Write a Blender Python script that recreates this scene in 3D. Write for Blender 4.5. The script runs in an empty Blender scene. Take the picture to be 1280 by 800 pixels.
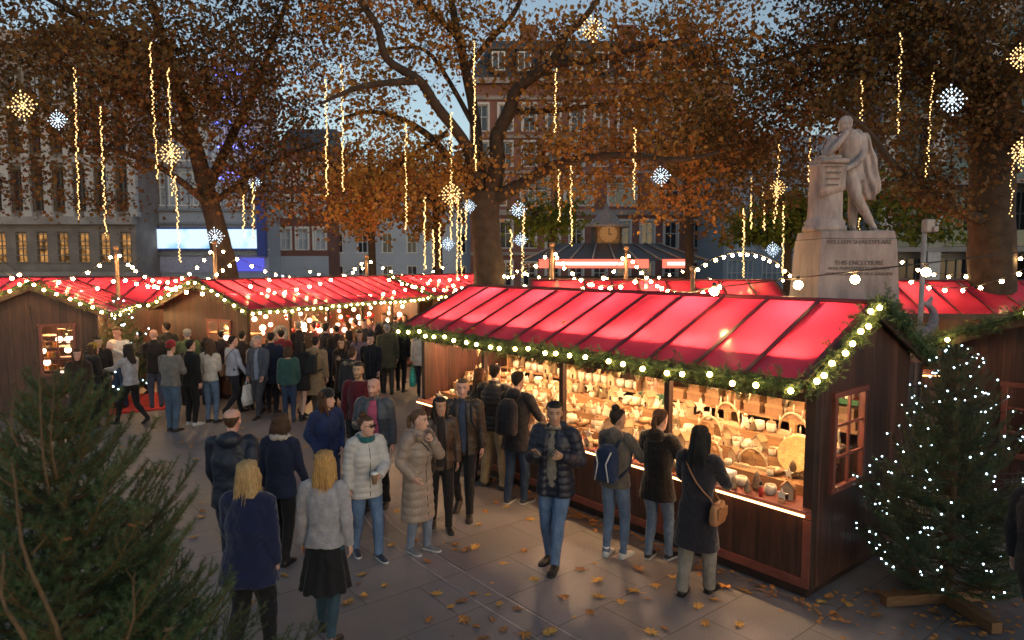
SKY_STRENGTH = .14
EXPOSURE = 0.45
FESTOON_E = 110
DROP_E = 3.4
COOL_E = 10
STALL_E = 270
STRIP_E = 225
ROOF_FILL_E = 270
GARLAND_E = 50
import bpy, math, random
import numpy as np
from mathutils import Vector, Matrix

random.seed(7)
RNG = np.random.default_rng(7)
SC = bpy.context.scene
COL = SC.collection
R = math.radians
CAM_H = 3.25
PITCH = R(4.7)
FPX = 853.0          # focal length in pixels of the 1280 wide photograph


def ray(px, py):
    x = (px - 640) / FPX
    yc = (400 - py) / FPX
    return Vector((x, math.cos(PITCH) + yc * math.sin(PITCH), -math.sin(PITCH) + yc * math.cos(PITCH)))


def G(px, py, z=0.0):
    """world point at height z seen in the survey direction"""
    d = ray(px, py)
    t = (z - CAM_H) / d.z
    return Vector((d.x * t, d.y * t, z))


def D(px, py, dist):
    d = ray(px, py)
    t = dist / d.y
    return Vector((d.x * t, dist, CAM_H + d.z * t))


# ------------------------------------------------------------------ materials
_MC = {}


def mat(name, col, rough=0.6, metal=0.0, var=0.25, scale=6.0, bump=0.0, bscale=None, spec=0.5, stretch=None,
        emit=None, strength=0.0, transl=0.0, attr=None, sheen=0.0, coat=0.0, hue=0.0):
    if name in _MC:
        return _MC[name]
    m = bpy.data.materials.new(name)
    m.use_nodes = True
    nt = m.node_tree
    N, L = nt.nodes, nt.links
    b = N['Principled BSDF']
    out = N['Material Output']
    b.inputs['Roughness'].default_value = rough
    b.inputs['Metallic'].default_value = metal
    b.inputs['Specular IOR Level'].default_value = spec
    b.inputs['Sheen Weight'].default_value = sheen
    b.inputs['Coat Weight'].default_value = coat
    tc = N.new('ShaderNodeTexCoord')
    mp = N.new('ShaderNodeMapping')
    L.new(tc.outputs['Object'], mp.inputs['Vector'])
    if stretch:
        mp.inputs['Scale'].default_value = stretch
    nz = N.new('ShaderNodeTexNoise')
    nz.inputs['Scale'].default_value = scale
    nz.inputs['Detail'].default_value = 5
    nz.inputs['Roughness'].default_value = 0.6
    L.new(mp.outputs['Vector'], nz.inputs['Vector'])
    rr = N.new('ShaderNodeMapRange')
    rr.inputs['From Min'].default_value = 0.3
    rr.inputs['From Max'].default_value = 0.7
    rr.inputs['To Min'].default_value = 1 - var
    rr.inputs['To Max'].default_value = 1 + var
    L.new(nz.outputs['Fac'], rr.inputs['Value'])
    mul = N.new('ShaderNodeMix')
    mul.data_type = 'RGBA'
    mul.blend_type = 'MULTIPLY'
    mul.inputs[0].default_value = 1.0
    if attr:
        at = N.new('ShaderNodeAttribute')
        at.attribute_name = attr
        L.new(at.outputs['Color'], mul.inputs[6])
    else:
        mul.inputs[6].default_value = (*col, 1)
    L.new(rr.outputs['Result'], mul.inputs[7])
    colout = mul.outputs[2]
    if hue:
        # a second, larger noise shifts the hue a little
        n2 = N.new('ShaderNodeTexNoise')
        n2.inputs['Scale'].default_value = scale * 0.37
        L.new(mp.outputs['Vector'], n2.inputs['Vector'])
        hs = N.new('ShaderNodeHueSaturation')
        r2 = N.new('ShaderNodeMapRange')
        r2.inputs['To Min'].default_value = 0.5 - hue
        r2.inputs['To Max'].default_value = 0.5 + hue
        L.new(n2.outputs['Fac'], r2.inputs['Value'])
        L.new(r2.outputs['Result'], hs.inputs['Hue'])
        L.new(colout, hs.inputs['Color'])
        colout = hs.outputs['Color']
    L.new(colout, b.inputs['Base Color'])
    if bump:
        nb = N.new('ShaderNodeTexNoise')
        nb.inputs['Scale'].default_value = bscale or scale * 4
        nb.inputs['Detail'].default_value = 4
        L.new(mp.outputs['Vector'], nb.inputs['Vector'])
        bp = N.new('ShaderNodeBump')
        bp.inputs['Strength'].default_value = bump
        bp.inputs['Distance'].default_value = 0.02
        L.new(nb.outputs['Fac'], bp.inputs['Height'])
        L.new(bp.outputs['Normal'], b.inputs['Normal'])
    if emit:
        b.inputs['Emission Color'].default_value = (*emit, 1)
        b.inputs['Emission Strength'].default_value = strength
    if transl:
        t = N.new('ShaderNodeBsdfTranslucent')
        L.new(colout, t.inputs['Color'])
        mx = N.new('ShaderNodeMixShader')
        mx.inputs[0].default_value = transl
        L.new(b.outputs[0], mx.inputs[1])
        L.new(t.outputs[0], mx.inputs[2])
        L.new(mx.outputs[0], out.inputs['Surface'])
    _MC[name] = m
    return m


def glass_mat(name, tint=(0.9, 0.95, 1.0), opac=0.25, dark=(0.02, 0.025, 0.03), rough=0.03):
    """window glass: partly see-through, partly mirror"""
    if name in _MC:
        return _MC[name]
    m = bpy.data.materials.new(name)
    m.use_nodes = True
    N, L = m.node_tree.nodes, m.node_tree.links
    b = N['Principled BSDF']
    b.inputs['Base Color'].default_value = (*dark, 1)
    b.inputs['Roughness'].default_value = rough
    b.inputs['Specular IOR Level'].default_value = 0.8
    t = N.new('ShaderNodeBsdfTransparent')
    t.inputs['Color'].default_value = (*tint, 1)
    mx = N.new('ShaderNodeMixShader')
    mx.inputs[0].default_value = opac
    L.new(t.outputs[0], mx.inputs[1])
    L.new(b.outputs[0], mx.inputs[2])
    L.new(mx.outputs[0], N['Material Output'].inputs['Surface'])
    _MC[name] = m
    return m


def lamp(name, col, strength):
    if name in _MC:
        return _MC[name]
    m = bpy.data.materials.new(name)
    m.use_nodes = True
    N, L = m.node_tree.nodes, m.node_tree.links
    N.remove(N['Principled BSDF'])
    e = N.new('ShaderNodeEmission')
    e.inputs['Color'].default_value = (*col, 1)
    e.inputs['Strength'].default_value = strength
    L.new(e.outputs[0], N['Material Output'].inputs['Surface'])
    _MC[name] = m
    return m


# ------------------------------------------------------------------ mesh tools
def link(o, parent=None):
    COL.objects.link(o)
    if parent is not None:
        o.parent = parent
    return o


def tag(o, label=None, cat=None, group=None, kind=None):
    if label:
        o['label'] = label
    if cat:
        o['category'] = cat
    if group:
        o['group'] = group
    if kind:
        o['kind'] = kind
    return o


def empty(name, loc=(0, 0, 0), rz=0.0, label=None, cat=None, group=None):
    o = bpy.data.objects.new(name, None)
    o.empty_display_size = 0.2
    o.location = loc
    o.rotation_euler = (0, 0, rz)
    COL.objects.link(o)
    return tag(o, label, cat, group)


def mesh_np(name, verts, faces, mats=(), parent=None, smooth=False, mi=None):
    """verts (n,3); faces (m,k) array of constant k"""
    verts = np.asarray(verts, np.float32)
    faces = np.asarray(faces, np.int32)
    me = bpy.data.meshes.new(name)
    nf, k = faces.shape
    me.vertices.add(len(verts))
    me.vertices.foreach_set('co', verts.ravel())
    me.loops.add(nf * k)
    me.loops.foreach_set('vertex_index', faces.ravel())
    me.polygons.add(nf)
    me.polygons.foreach_set('loop_start', np.arange(0, nf * k, k, dtype=np.int32))
    me.polygons.foreach_set('loop_total', np.full(nf, k, np.int32))
    if mi is not None:
        me.polygons.foreach_set('material_index', np.asarray(mi, np.int32))
    me.polygons.foreach_set('use_smooth', np.full(nf, smooth, bool))
    me.update(calc_edges=True)
    for m in mats:
        me.materials.append(m)
    o = bpy.data.objects.new(name, me)
    return link(o, parent)


class MB:
    def __init__(self):
        self.V, self.F, self.M, self.S = [], [], [], []

    def add(self, V, F, mi=0, smooth=False):
        n = len(self.V)
        self.V += [tuple(v) for v in V]
        for f in F:
            self.F.append(tuple(i + n for i in f))
            self.M.append(mi)
            self.S.append(smooth)
        return self

    def box(self, cx, cy, cz, sx, sy, sz, rz=0.0, mi=0, rx=0.0, ry=0.0):
        hx, hy, hz = sx / 2, sy / 2, sz / 2
        P = [Vector(p) for p in ((-hx, -hy, -hz), (hx, -hy, -hz), (hx, hy, -hz), (-hx, hy, -hz),
                                 (-hx, -hy, hz), (hx, -hy, hz), (hx, hy, hz), (-hx, hy, hz))]
        if rx or ry or rz:
            m = Matrix.Rotation(rz, 3, 'Z') @ Matrix.Rotation(ry, 3, 'Y') @ Matrix.Rotation(rx, 3, 'X')
            P = [m @ p for p in P]
        c = Vector((cx, cy, cz))
        return self.add([p + c for p in P],
                        [(0, 3, 2, 1), (4, 5, 6, 7), (0, 1, 5, 4), (1, 2, 6, 5), (2, 3, 7, 6), (3, 0, 4, 7)], mi)

    def tube(self, pts, rad, n=8, mi=0, caps=True, smooth=True):
        pts = [Vector(p) for p in pts]
        if not hasattr(rad, '__len__'):
            rad = [rad] * len(pts)
        V, F = [], []
        s = None
        for i, p in enumerate(pts):
            a = pts[max(i - 1, 0)]
            b = pts[min(i + 1, len(pts) - 1)]
            t = (b - a)
            if t.length < 1e-9:
                t = Vector((0, 0, 1))
            t.normalize()
            if s is None:
                s = t.cross(Vector((0, 0, 1)))
                if s.length < 0.3:
                    s = t.cross(Vector((0, 1, 0)))
            else:                                   # carry the frame along the path
                s2 = s - t * s.dot(t)
                s = s2 if s2.length > 1e-4 else t.orthogonal()
            s.normalize()
            u = s.cross(t)
            for k in range(n):
                q = 2 * math.pi * k / n
                V.append(p + (s * math.cos(q) + u * math.sin(q)) * rad[i])
        m = len(pts)
        for i in range(m - 1):
            for k in range(n):
                a, b = i * n + k, i * n + (k + 1) % n
                F.append((a, b, b + n, a + n))
        if caps:
            F.append(tuple(range(n - 1, -1, -1)))
            F.append(tuple((m - 1) * n + k for k in range(n)))
        return self.add(V, F, mi, smooth)

    def lathe(self, prof, n=12, c=(0, 0, 0), mi=0, smooth=True, caps=True):
        V, F = [], []
        for r, z in prof:
            for k in range(n):
                q = 2 * math.pi * k / n
                V.append((c[0] + r * math.cos(q), c[1] + r * math.sin(q), c[2] + z))
        for i in range(len(prof) - 1):
            for k in range(n):
                a, b = i * n + k, i * n + (k + 1) % n
                F.append((a, b, b + n, a + n))
        if caps:
            F.append(tuple(range(n - 1, -1, -1)))
            F.append(tuple((len(prof) - 1) * n + k for k in range(n)))
        return self.add(V, F, mi, smooth)

    def ball(self, c, r, n=8, m=5, mi=0, sc=(1, 1, 1)):
        prof = [(math.sin(math.pi * (i + 0.02) / (m + 0.04)) * r, -math.cos(math.pi * (i + 0.02) / (m + 0.04)) * r) for i in range(m + 1)]
        k = len(self.V)
        self.lathe(prof, n, (0, 0, 0), mi)
        for i in range(k, len(self.V)):
            v = self.V[i]
            self.V[i] = (v[0] * sc[0] + c[0], v[1] * sc[1] + c[1], v[2] * sc[2] + c[2])
        return self

    def prism(self, poly, y0, y1, mi=0):
        """polygon in (x,z) extruded along y"""
        n = len(poly)
        V = [(x, y0, z) for x, z in poly] + [(x, y1, z) for x, z in poly]
        F = [tuple(range(n)), tuple(range(2 * n - 1, n - 1, -1))]
        F += [(i, i + n, (i + 1) % n + n, (i + 1) % n) for i in range(n)]
        return self.add(V, F, mi)

    def xform(self, m, start=0):
        for i in range(start, len(self.V)):
            self.V[i] = tuple(m @ Vector(self.V[i]))
        return self

    def build(self, name, mats, parent=None, bevel=0.0, loc=None, rz=None):
        me = bpy.data.meshes.new(name)
        me.from_pydata(self.V, [], self.F)
        me.polygons.foreach_set('material_index', np.array(self.M, np.int32))
        me.polygons.foreach_set('use_smooth', np.array(self.S, bool))
        if not isinstance(mats, (list, tuple)):
            mats = [mats]
        for m in mats:
            me.materials.append(m)
        me.update()
        o = link(bpy.data.objects.new(name, me), parent)
        if bevel:
            b = o.modifiers.new('bevel', 'BEVEL')
            b.width = bevel
            b.segments = 2
            b.limit_method = 'ANGLE'
        if loc is not None:
            o.location = loc
        if rz is not None:
            o.rotation_euler = (0, 0, rz)
        return o


def copy_tree(o, parent=None):
    c = o.copy()
    COL.objects.link(c)
    if parent is not None:
        c.parent = parent
    for ch in list(o.children):
        copy_tree(ch, c)
    return c


def tris_from_dirs(P, Dv, Wv, length, width):
    """thin triangles: base at P, pointing along Dv, half width along Wv"""
    n = len(P)
    V = np.empty((n, 3, 3), np.float32)
    V[:, 0] = P - Wv * width[:, None]
    V[:, 1] = P + Wv * width[:, None]
    V[:, 2] = P + Dv * length[:, None]
    return V.reshape(-1, 3)


def unit(a):
    return a / np.maximum(np.linalg.norm(a, axis=-1, keepdims=True), 1e-9)
# ------------------------------------------------------------------ camera, sky, sun
cam_d = bpy.data.cameras.new('camera')
cam_d.sensor_width = 36
cam_d.lens = FPX / 1280 * 36
cam_d.clip_start = 0.05
cam_d.clip_end = 2000
cam_d.dof.use_dof = True
cam_d.dof.focus_distance = 7.8
cam_d.dof.aperture_fstop = 2.2
cam = link(bpy.data.objects.new('camera', cam_d))
cam.location = (0, 0, CAM_H)
cam.rotation_euler = (R(90) - PITCH, 0, 0)
SC.camera = cam

W = bpy.data.worlds.new('World')
SC.world = W
W.use_nodes = True
wn, wl = W.node_tree.nodes, W.node_tree.links
bg = wn['Background']
sky = wn.new('ShaderNodeTexSky')
sky.sky_type = 'NISHITA'
sky.sun_disc = False
SUN_EL, SUN_ROT = R(7), R(150)
sky.sun_elevation = SUN_EL
sky.sun_rotation = SUN_ROT
sky.air_density = 1.0
sky.dust_density = 0.6
sky.ozone_density = 1.5
hsv = wn.new('ShaderNodeHueSaturation')
hsv.inputs['Saturation'].default_value = .8
wl.new(sky.outputs[0], hsv.inputs['Color'])
wl.new(hsv.outputs[0], bg.inputs['Color'])
bg.inputs['Strength'].default_value = SKY_STRENGTH
sun_d = bpy.data.lights.new('sun', 'SUN')
sun_d.energy = 0.10
sun_d.angle = R(40)
sun_d.color = (0.75, 0.85, 1.0)
sun = link(bpy.data.objects.new('sun', sun_d))
sun.rotation_euler = (R(55), 0, R(25))

SC.view_settings.view_transform = 'Standard'
SC.view_settings.look = 'None'
SC.view_settings.gamma = 1
SC.view_settings.use_curve_mapping = False
SC.view_settings.exposure = EXPOSURE
SC.render.engine = 'CYCLES'
cy = SC.cycles
cy.use_denoising = True
try:
    cy.denoiser = 'OPENIMAGEDENOISE'
except Exception:
    pass
cy.max_bounces = 6
cy.diffuse_bounces = 3
cy.glossy_bounces = 3
cy.transmission_bounces = 4
cy.transparent_max_bounces = 8
cy.sample_clamp_indirect = 4
cy.sample_clamp_direct = 0
cy.caustics_reflective = False
cy.caustics_refractive = False
cy.use_light_tree = True

# ------------------------------------------------------------------ ground
def ground_material():
    m = bpy.data.materials.new('stone_paving')
    m.use_nodes = True
    N, L = m.node_tree.nodes, m.node_tree.links
    b = N['Principled BSDF']
    tc = N.new('ShaderNodeTexCoord')
    mp = N.new('ShaderNodeMapping')
    mp.inputs['Rotation'].default_value = (0, 0, R(-39))
    L.new(tc.outputs['Object'], mp.inputs['Vector'])
    # slight wander so that the joints are not ruler straight
    wob = N.new('ShaderNodeTexNoise'); wob.inputs['Scale'].default_value = 3.0
    L.new(mp.outputs[0], wob.inputs['Vector'])
    va = N.new('ShaderNodeMixRGB'); va.blend_type = 'LINEAR_LIGHT'; va.inputs[0].default_value = 0.006
    L.new(mp.outputs[0], va.inputs[1]); L.new(wob.outputs['Color'], va.inputs[2])
    br = N.new('ShaderNodeTexBrick')
    br.inputs['Scale'].default_value = 1.0
    br.inputs['Brick Width'].default_value = 1.15
    br.inputs['Row Height'].default_value = 0.72
    br.inputs['Mortar Size'].default_value = 0.007
    br.inputs['Mortar Smooth'].default_value = 0.3
    br.inputs['Color1'].default_value = (0.180, 0.165, 0.167, 1)
    br.inputs['Color2'].default_value = (0.212, 0.194, 0.196, 1)
    br.inputs['Mortar'].default_value = (0.085, 0.074, 0.07, 1)
    L.new(va.outputs[0], br.inputs['Vector'])
    n1 = N.new('ShaderNodeTexNoise'); n1.inputs['Scale'].default_value = 0.55; n1.inputs['Detail'].default_value = 8
    n1.inputs['Roughness'].default_value = 0.65
    n2 = N.new('ShaderNodeTexNoise'); n2.inputs['Scale'].default_value = 60; n2.inputs['Detail'].default_value = 3
    for n in (n1, n2):
        L.new(tc.outputs['Object'], n.inputs['Vector'])
    r1 = N.new('ShaderNodeMapRange'); r1.inputs['From Min'].default_value = .3; r1.inputs['From Max'].default_value = .7
    r1.inputs['To Min'].default_value = .62; r1.inputs['To Max'].default_value = 1.28
    L.new(n1.outputs['Fac'], r1.inputs['Value'])
    r2 = N.new('ShaderNodeMapRange'); r2.inputs['From Min'].default_value = .3; r2.inputs['From Max'].default_value = .7
    r2.inputs['To Min'].default_value = .85; r2.inputs['To Max'].default_value = 1.12
    L.new(n2.outputs['Fac'], r2.inputs['Value'])
    mm = N.new('ShaderNodeMath'); mm.operation = 'MULTIPLY'
    L.new(r1.outputs[0], mm.inputs[0]); L.new(r2.outputs[0], mm.inputs[1])
    mx = N.new('ShaderNodeMix'); mx.data_type = 'RGBA'; mx.blend_type = 'MULTIPLY'; mx.inputs[0].default_value = 1
    L.new(br.outputs['Color'], mx.inputs[6]); L.new(mm.outputs[0], mx.inputs[7])
    # dark gum spots
    vo = N.new('ShaderNodeTexVoronoi'); vo.inputs['Scale'].default_value = 2.6
    L.new(tc.outputs['Object'], vo.inputs['Vector'])
    rs = N.new('ShaderNodeMapRange'); rs.inputs['From Min'].default_value = .035; rs.inputs['From Max'].default_value = .06
    rs.inputs['To Min'].default_value = .55; rs.inputs['To Max'].default_value = 1
    L.new(vo.outputs['Distance'], rs.inputs['Value'])
    mx2 = N.new('ShaderNodeMix'); mx2.data_type = 'RGBA'; mx2.blend_type = 'MULTIPLY'; mx2.inputs[0].default_value = 1
    L.new(mx.outputs[2], mx2.inputs[6]); L.new(rs.outputs[0], mx2.inputs[7])
    L.new(mx2.outputs[2], b.inputs['Base Color'])
    rr = N.new('ShaderNodeMapRange'); rr.inputs['From Min'].default_value = .3; rr.inputs['From Max'].default_value = .7
    rr.inputs['To Min'].default_value = .38; rr.inputs['To Max'].default_value = .62
    L.new(n1.outputs['Fac'], rr.inputs['Value']); L.new(rr.outputs[0], b.inputs['Roughness'])
    bp = N.new('ShaderNodeBump'); bp.inputs['Strength'].default_value = .25; bp.inputs['Distance'].default_value = .01
    ad = N.new('ShaderNodeMath'); ad.operation = 'MULTIPLY_ADD'; ad.inputs[1].default_value = -1.2
    L.new(br.outputs['Fac'], ad.inputs[0]); L.new(n2.outputs['Fac'], ad.inputs[2])
    L.new(ad.outputs[0], bp.inputs['Height']); L.new(bp.outputs[0], b.inputs['Normal'])
    return m


def sheet(name, x0, y0, x1, y1, z, m):
    o = MB().add([(x0, y0, z), (x1, y0, z), (x1, y1, z), (x0, y1, z)], [(0, 1, 2, 3)]).build(name, m)
    return tag(o, kind='structure')


sheet('ground', -700, -60, 700, 900, 0, ground_material())
sheet('road', -90, 33, 120, 41, 0.004, mat('asphalt', (0.05, 0.05, 0.055), .8, var=.3, scale=3, bump=.3, bscale=80))

# curved metal edged channel crossing the paving
def channel():
    pts = [G(452, 640), G(466, 662), G(520, 702), G(600, 755), G(683, 806), G(760, 850)]
    fine = []
    for i in range(len(pts) - 1):
        for k in range(6):
            fine.append(pts[i].lerp(pts[i + 1], k / 6))
    off = 0.26
    for name, dx in (('channel_edge', 0.0), ('channel_edge', -off)):
        mb = MB()
        V, F = [], []
        for i, p in enumerate(fine):
            t = (fine[min(i + 1, len(fine) - 1)] - fine[max(i - 1, 0)]).normalized()
            s = Vector((t.y, -t.x, 0))
            c = p + s * dx
            V += [c - s * .006 + Vector((0, 0, .005)), c + s * .006 + Vector((0, 0, .005))]
        for i in range(len(fine) - 1):
            F.append((2 * i, 2 * i + 1, 2 * i + 3, 2 * i + 2))
        mb.add(V, F)
        tag(mb.build('path_edge_strip', mat('strip_metal', (.45, .42, .42), .45, .3)), kind='structure')


channel()

# ------------------------------------------------------------------ buildings
GL_DARK = glass_mat('window_glass', opac=.75, dark=(.03, .035, .045), rough=.06)
GL_PALE = mat('pale_window', (.38, .44, .52), .15, var=.3, scale=.6)
def lit_window():
    m = bpy.data.materials.new('lit_window')
    m.use_nodes = True
    N, L = m.node_tree.nodes, m.node_tree.links
    N.remove(N['Principled BSDF'])
    e = N.new('ShaderNodeEmission')
    oi = N.new('ShaderNodeObjectInfo'); tc = N.new('ShaderNodeTexCoord'); nz = N.new('ShaderNodeTexNoise')
    nz.inputs['Scale'].default_value = 2.2; nz.noise_dimensions = '4D'
    mw = N.new('ShaderNodeMath'); mw.operation = 'MULTIPLY'; mw.inputs[1].default_value = 50
    L.new(oi.outputs['Random'], mw.inputs[0]); L.new(mw.outputs[0], nz.inputs['W']); L.new(tc.outputs['Object'], nz.inputs['Vector'])
    r = N.new('ShaderNodeMapRange'); r.inputs['From Min'].default_value = .35; r.inputs['From Max'].default_value = .68
    r.inputs['To Min'].default_value = .04; r.inputs['To Max'].default_value = .6
    L.new(nz.outputs['Fac'], r.inputs['Value']); L.new(r.outputs[0], e.inputs['Strength'])
    e.inputs['Color'].default_value = (1, .48, .15, 1)
    L.new(e.outputs[0], N['Material Output'].inputs['Surface'])
    return m


LIT = lit_window()
WHITE = mat('white_paint', (.72, .72, .70), .5, var=.08)


def facade(name, label, cat, a, b, z_top, rows, wallm, framem, depth=9, ground_h=0, group=None, body=None):
    """rows: list of (z0, z1, [centres as metres along], width, glassmat, style)"""
    a, b = Vector((*a, 0)), Vector((*b, 0))
    ang = math.atan2(b.y - a.y, b.x - a.x)
    Ln = (b - a).length
    root = empty(name, a, ang, label, cat, group)
    w = MB()
    rec = .28
    cuts = sorted({0, z_top} | {r[0] for r in rows} | {r[1] for r in rows})
    for z0, z1 in zip(cuts[:-1], cuts[1:]):
        row = [r for r in rows if r[0] <= z0 + 1e-6 and r[1] >= z1 - 1e-6]
        if not row:
            w.add([(0, 0, z0), (Ln, 0, z0), (Ln, 0, z1), (0, 0, z1)], [(0, 1, 2, 3)])
            continue
        xs = [0]
        for c in row[0][2]:
            xs += [c - row[0][3] / 2, c + row[0][3] / 2]
        xs.append(Ln)
        for i in range(0, len(xs), 2):
            w.add([(xs[i], 0, z0), (xs[i + 1], 0, z0), (xs[i + 1], 0, z1), (xs[i], 0, z1)], [(0, 1, 2, 3)])
        for i in range(1, len(xs) - 1, 2):
            x0, x1 = xs[i], xs[i + 1]
            w.add([(x0, 0, z0), (x0, rec, z0), (x0, rec, z1), (x0, 0, z1), (x1, 0, z0), (x1, rec, z0), (x1, rec, z1), (x1, 0, z1)],
                  [(0, 1, 2, 3), (4, 7, 6, 5), (0, 4, 5, 1), (3, 2, 6, 7)])
    # body behind
    w.add([(0, 0, 0), (0, depth, 0), (0, depth, z_top), (0, 0, z_top)], [(0, 3, 2, 1)])
    w.add([(Ln, 0, 0), (Ln, depth, 0), (Ln, depth, z_top), (Ln, 0, z_top)], [(0, 1, 2, 3)])
    w.add([(0, 0, z_top), (Ln, 0, z_top), (Ln, depth, z_top), (0, depth, z_top)], [(0, 1, 2, 3)])
    w.add([(0, depth, 0), (Ln, depth, 0), (Ln, depth, z_top), (0, depth, z_top)], [(0, 3, 2, 1)])
    w.build('wall', wallm, root)
    for z0, z1, cs, wd, gm, style in rows:
        src = None
        for c in cs:
            if src is None:
                f = MB()
                h = z1 - z0
                t = .09 if style != 'wide' else .12
                zc = (z0 + z1) / 2
                f.box(0, .1, z0 + t / 2 - .02, wd + .2, .3, t).box(0, .12, z1 - t / 2, wd, .1, t)
                for s in (-1, 1):
                    f.box(s * (wd / 2 - t / 2), .12, zc, t, .1, h - 2 * t)
                f.box(0, .13, z0 + h * .55, wd - 2 * t, .06, t * .7)
                nb = {'sash': 1, 'wide': 3, 'strip': 4}.get(style, 1)
                for k in range(nb):
                    f.box(-wd / 2 + wd * (k + 1) / (nb + 1), .135, zc, t * .6, .05, h - 2 * t)
                if style in ('sash', 'wide'):
                    f.box(0, -.04, z1 + .1, wd + .35, .18, .2)
                    for s in (-1, 1):
                        f.box(s * (wd / 2 + .1), -.03, zc, .16, .1, h)
                src = f.build('window', framem, root)
                pn = MB()
                pn.add([(-wd / 2, .2, z0), (wd / 2, .2, z0), (wd / 2, .2, z1), (-wd / 2, .2, z1)], [(0, 1, 2, 3)])
                pn.build('pane', gm, src)
                src.location = (c, 0, 0)
            else:
                k = copy_tree(src, root)
                k.location = (c, 0, 0)
    return root, Ln


def even(n, Ln, m=.0):
    return [m + (Ln - 2 * m) * (i + .5) / n for i in range(n)]


def at(px, dist):
    return ((px - 640) / FPX * dist, dist)


BRICK = mat('red_brick', (.185, .085, .068), .85, var=.3, scale=.5, bump=.3, bscale=30)
STONE_PALE = mat('pale_stone', (.42, .40, .38), .8, var=.2, scale=.4, bump=.2, bscale=10)
SLATE = mat('slate', (.045, .052, .062), .6, var=.3, scale=2, bump=.3)
RENDER = mat('pale_render', (.40, .45, .52), .8, var=.14, scale=.3)
CONC = mat('concrete', (.20, .20, .205), .8, var=.2, scale=.6)
DARKM = mat('dark_metal', (.03, .03, .035), .45, .5)

# red brick mansion block behind the big tree
zt = 20.0
Ln = 24.0
a = at(588, 64)
b = (a[0] + 24.2, 64)
rows = []
for i, (z0, z1) in enumerate([(1.2, 3.4), (4.7, 7.2), (8.6, 11.2), (12.2, 14.4), (15.4, 17.8)]):
    if i == 2:
        rows.append((z0, z1, even(6, 24.2), 2.5, GL_DARK, 'wide'))
    else:
        rows.append((z0, z1, even(11, 24.2), 1.15, GL_DARK, 'sash'))
root, Ln = facade('apartment_building', 'tall red brick mansion block with white sash windows and dark mansard roof', 'building', a, b, zt, rows, BRICK, mat('old_white_paint', (.50, .48, .46), .6, var=.15), depth=12)
m = MB()
for z, h in ((4.2, .3), (8.0, .5), (11.7, .25), (14.9, .3), (18.4, .35)):
    m.box(Ln / 2, -.08, z, Ln + .02, .3, h)
m.box(Ln / 2, -.25, 19.85, Ln + .5, .7, .5)
m.build('cornice', mat('sooty_stone', (.26, .22, .20), .85, var=.3, scale=.8), root)
m = MB()
m.add([(-.1, -.1, 20.1), (Ln + .1, -.1, 20.1), (Ln + .1, 12, 20.1), (-.1, 12, 20.1), (2, 2.2, 24.2), (Ln - 2, 2.2, 24.2), (Ln - 2, 10, 24.2), (2, 10, 24.2)],
      [(0, 1, 5, 4), (1, 2, 6, 5), (2, 3, 7, 6), (3, 0, 4, 7), (4, 5, 6, 7)])
rf = m.build('roof', SLATE, root)
for c in (5.5, 15, 21):
    MB().box(0, 4, 24.6, 1.6, .9, 2.6).box(0, 4, 26, 1.8, 1.1, .2).build('chimney', BRICK, rf, loc=(c, 0, 0))
src = None
for c in even(9, Ln, 1.5):
    if src is None:
        src = MB().box(0, .7, 21.6, 1.5, 2.0, 2.0).box(0, .6, 22.7, 1.75, 2.3, .2).build('dormer', SLATE, root)
        MB().box(0, -.32, 21.6, 1.2, .06, 1.7).build('window_frame', WHITE, src)
        MB().box(-.27, -.36, 21.6, .45, .04, 1.5).box(.27, -.36, 21.6, .45, .04, 1.5).build('pane', GL_DARK, src)
        src.location = (c, 0, 0)
    else:
        copy_tree(src, root).location = (c, 0, 0)

# pale rendered row left of it
a, b = at(408, 66), at(592, 66)
Lr = b[0] - a[0]
rows = [(z, z + 1.9, even(6, Lr), 1.0, GL_DARK, 'plain') for z in (1.2, 4.3, 7.2)]
r2, _ = facade('terrace_building', 'pale rendered low terrace building with small dark windows behind the trees', 'building', a, b, 11.5, rows, RENDER, WHITE, depth=8)
MB().box(Lr / 2, -.1, 11.55, Lr - .1, .5, .35).build('parapet', STONE_PALE, r2)

a, b = at(347, 62), at(412, 62)
Lr = b[0] - a[0]
rows = [(z, z + 1.9, even(3, Lr), .95, GL_PALE, 'sash') for z in (4.5, 7.4, 10.2)]
r2, _ = facade('brick_house', 'narrow red brick house with white sash windows beside the screen building', 'building', a, b, 13.2, rows, BRICK, WHITE, depth=8)
MB().box(Lr / 2, -.1, 2.0, Lr - .02, .3, 3.9).build('shopfront', RENDER, r2)
m = MB().add([(0, -.05, 13.2), (Lr, -.05, 13.2), (Lr, 8, 13.2), (0, 8, 13.2), (0, 4, 16), (Lr, 4, 16)], [(0, 1, 5, 4), (2, 3, 4, 5), (0, 4, 3), (1, 2, 5)])
m.build('roof', SLATE, r2)
SHOPSIGN = lamp('shop_light', (.8, .9, 1.0), .9)
for px, w_ in ((346, 1.6),):
    p = D(px, 350, 58)
    t = empty('shop_sign', (p.x, 58, 0), 0, 'small square lit pale blue sign above the red roofs', 'sign')
    MB().box(0, .1, p.z, w_ * .8 + .1, .15, 1.0).box(-.2, .1, p.z / 2, .08, .08, p.z).build('casing', DARKM, t)
    MB().box(0, 0, p.z, w_ * .8, .04, .9).build('face', SHOPSIGN, t)
for px, lb in ((373, 'white lit shop fascia sign under the brick house'), (398, 'white lit shop fascia sign at the right corner of the brick house')):
    p = D(px, 349, 58)
    t = empty('shop_sign', (p.x, 58, 0), 0, lb, 'sign')
    MB().box(0, .1, p.z, 1.1, .12, .55).box(0, .12, p.z / 2, .06, .06, p.z).build('casing', DARKM, t)
    MB().box(0, .02, p.z, 1.0, .04, .42).build('face', SHOPSIGN, t)

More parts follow.
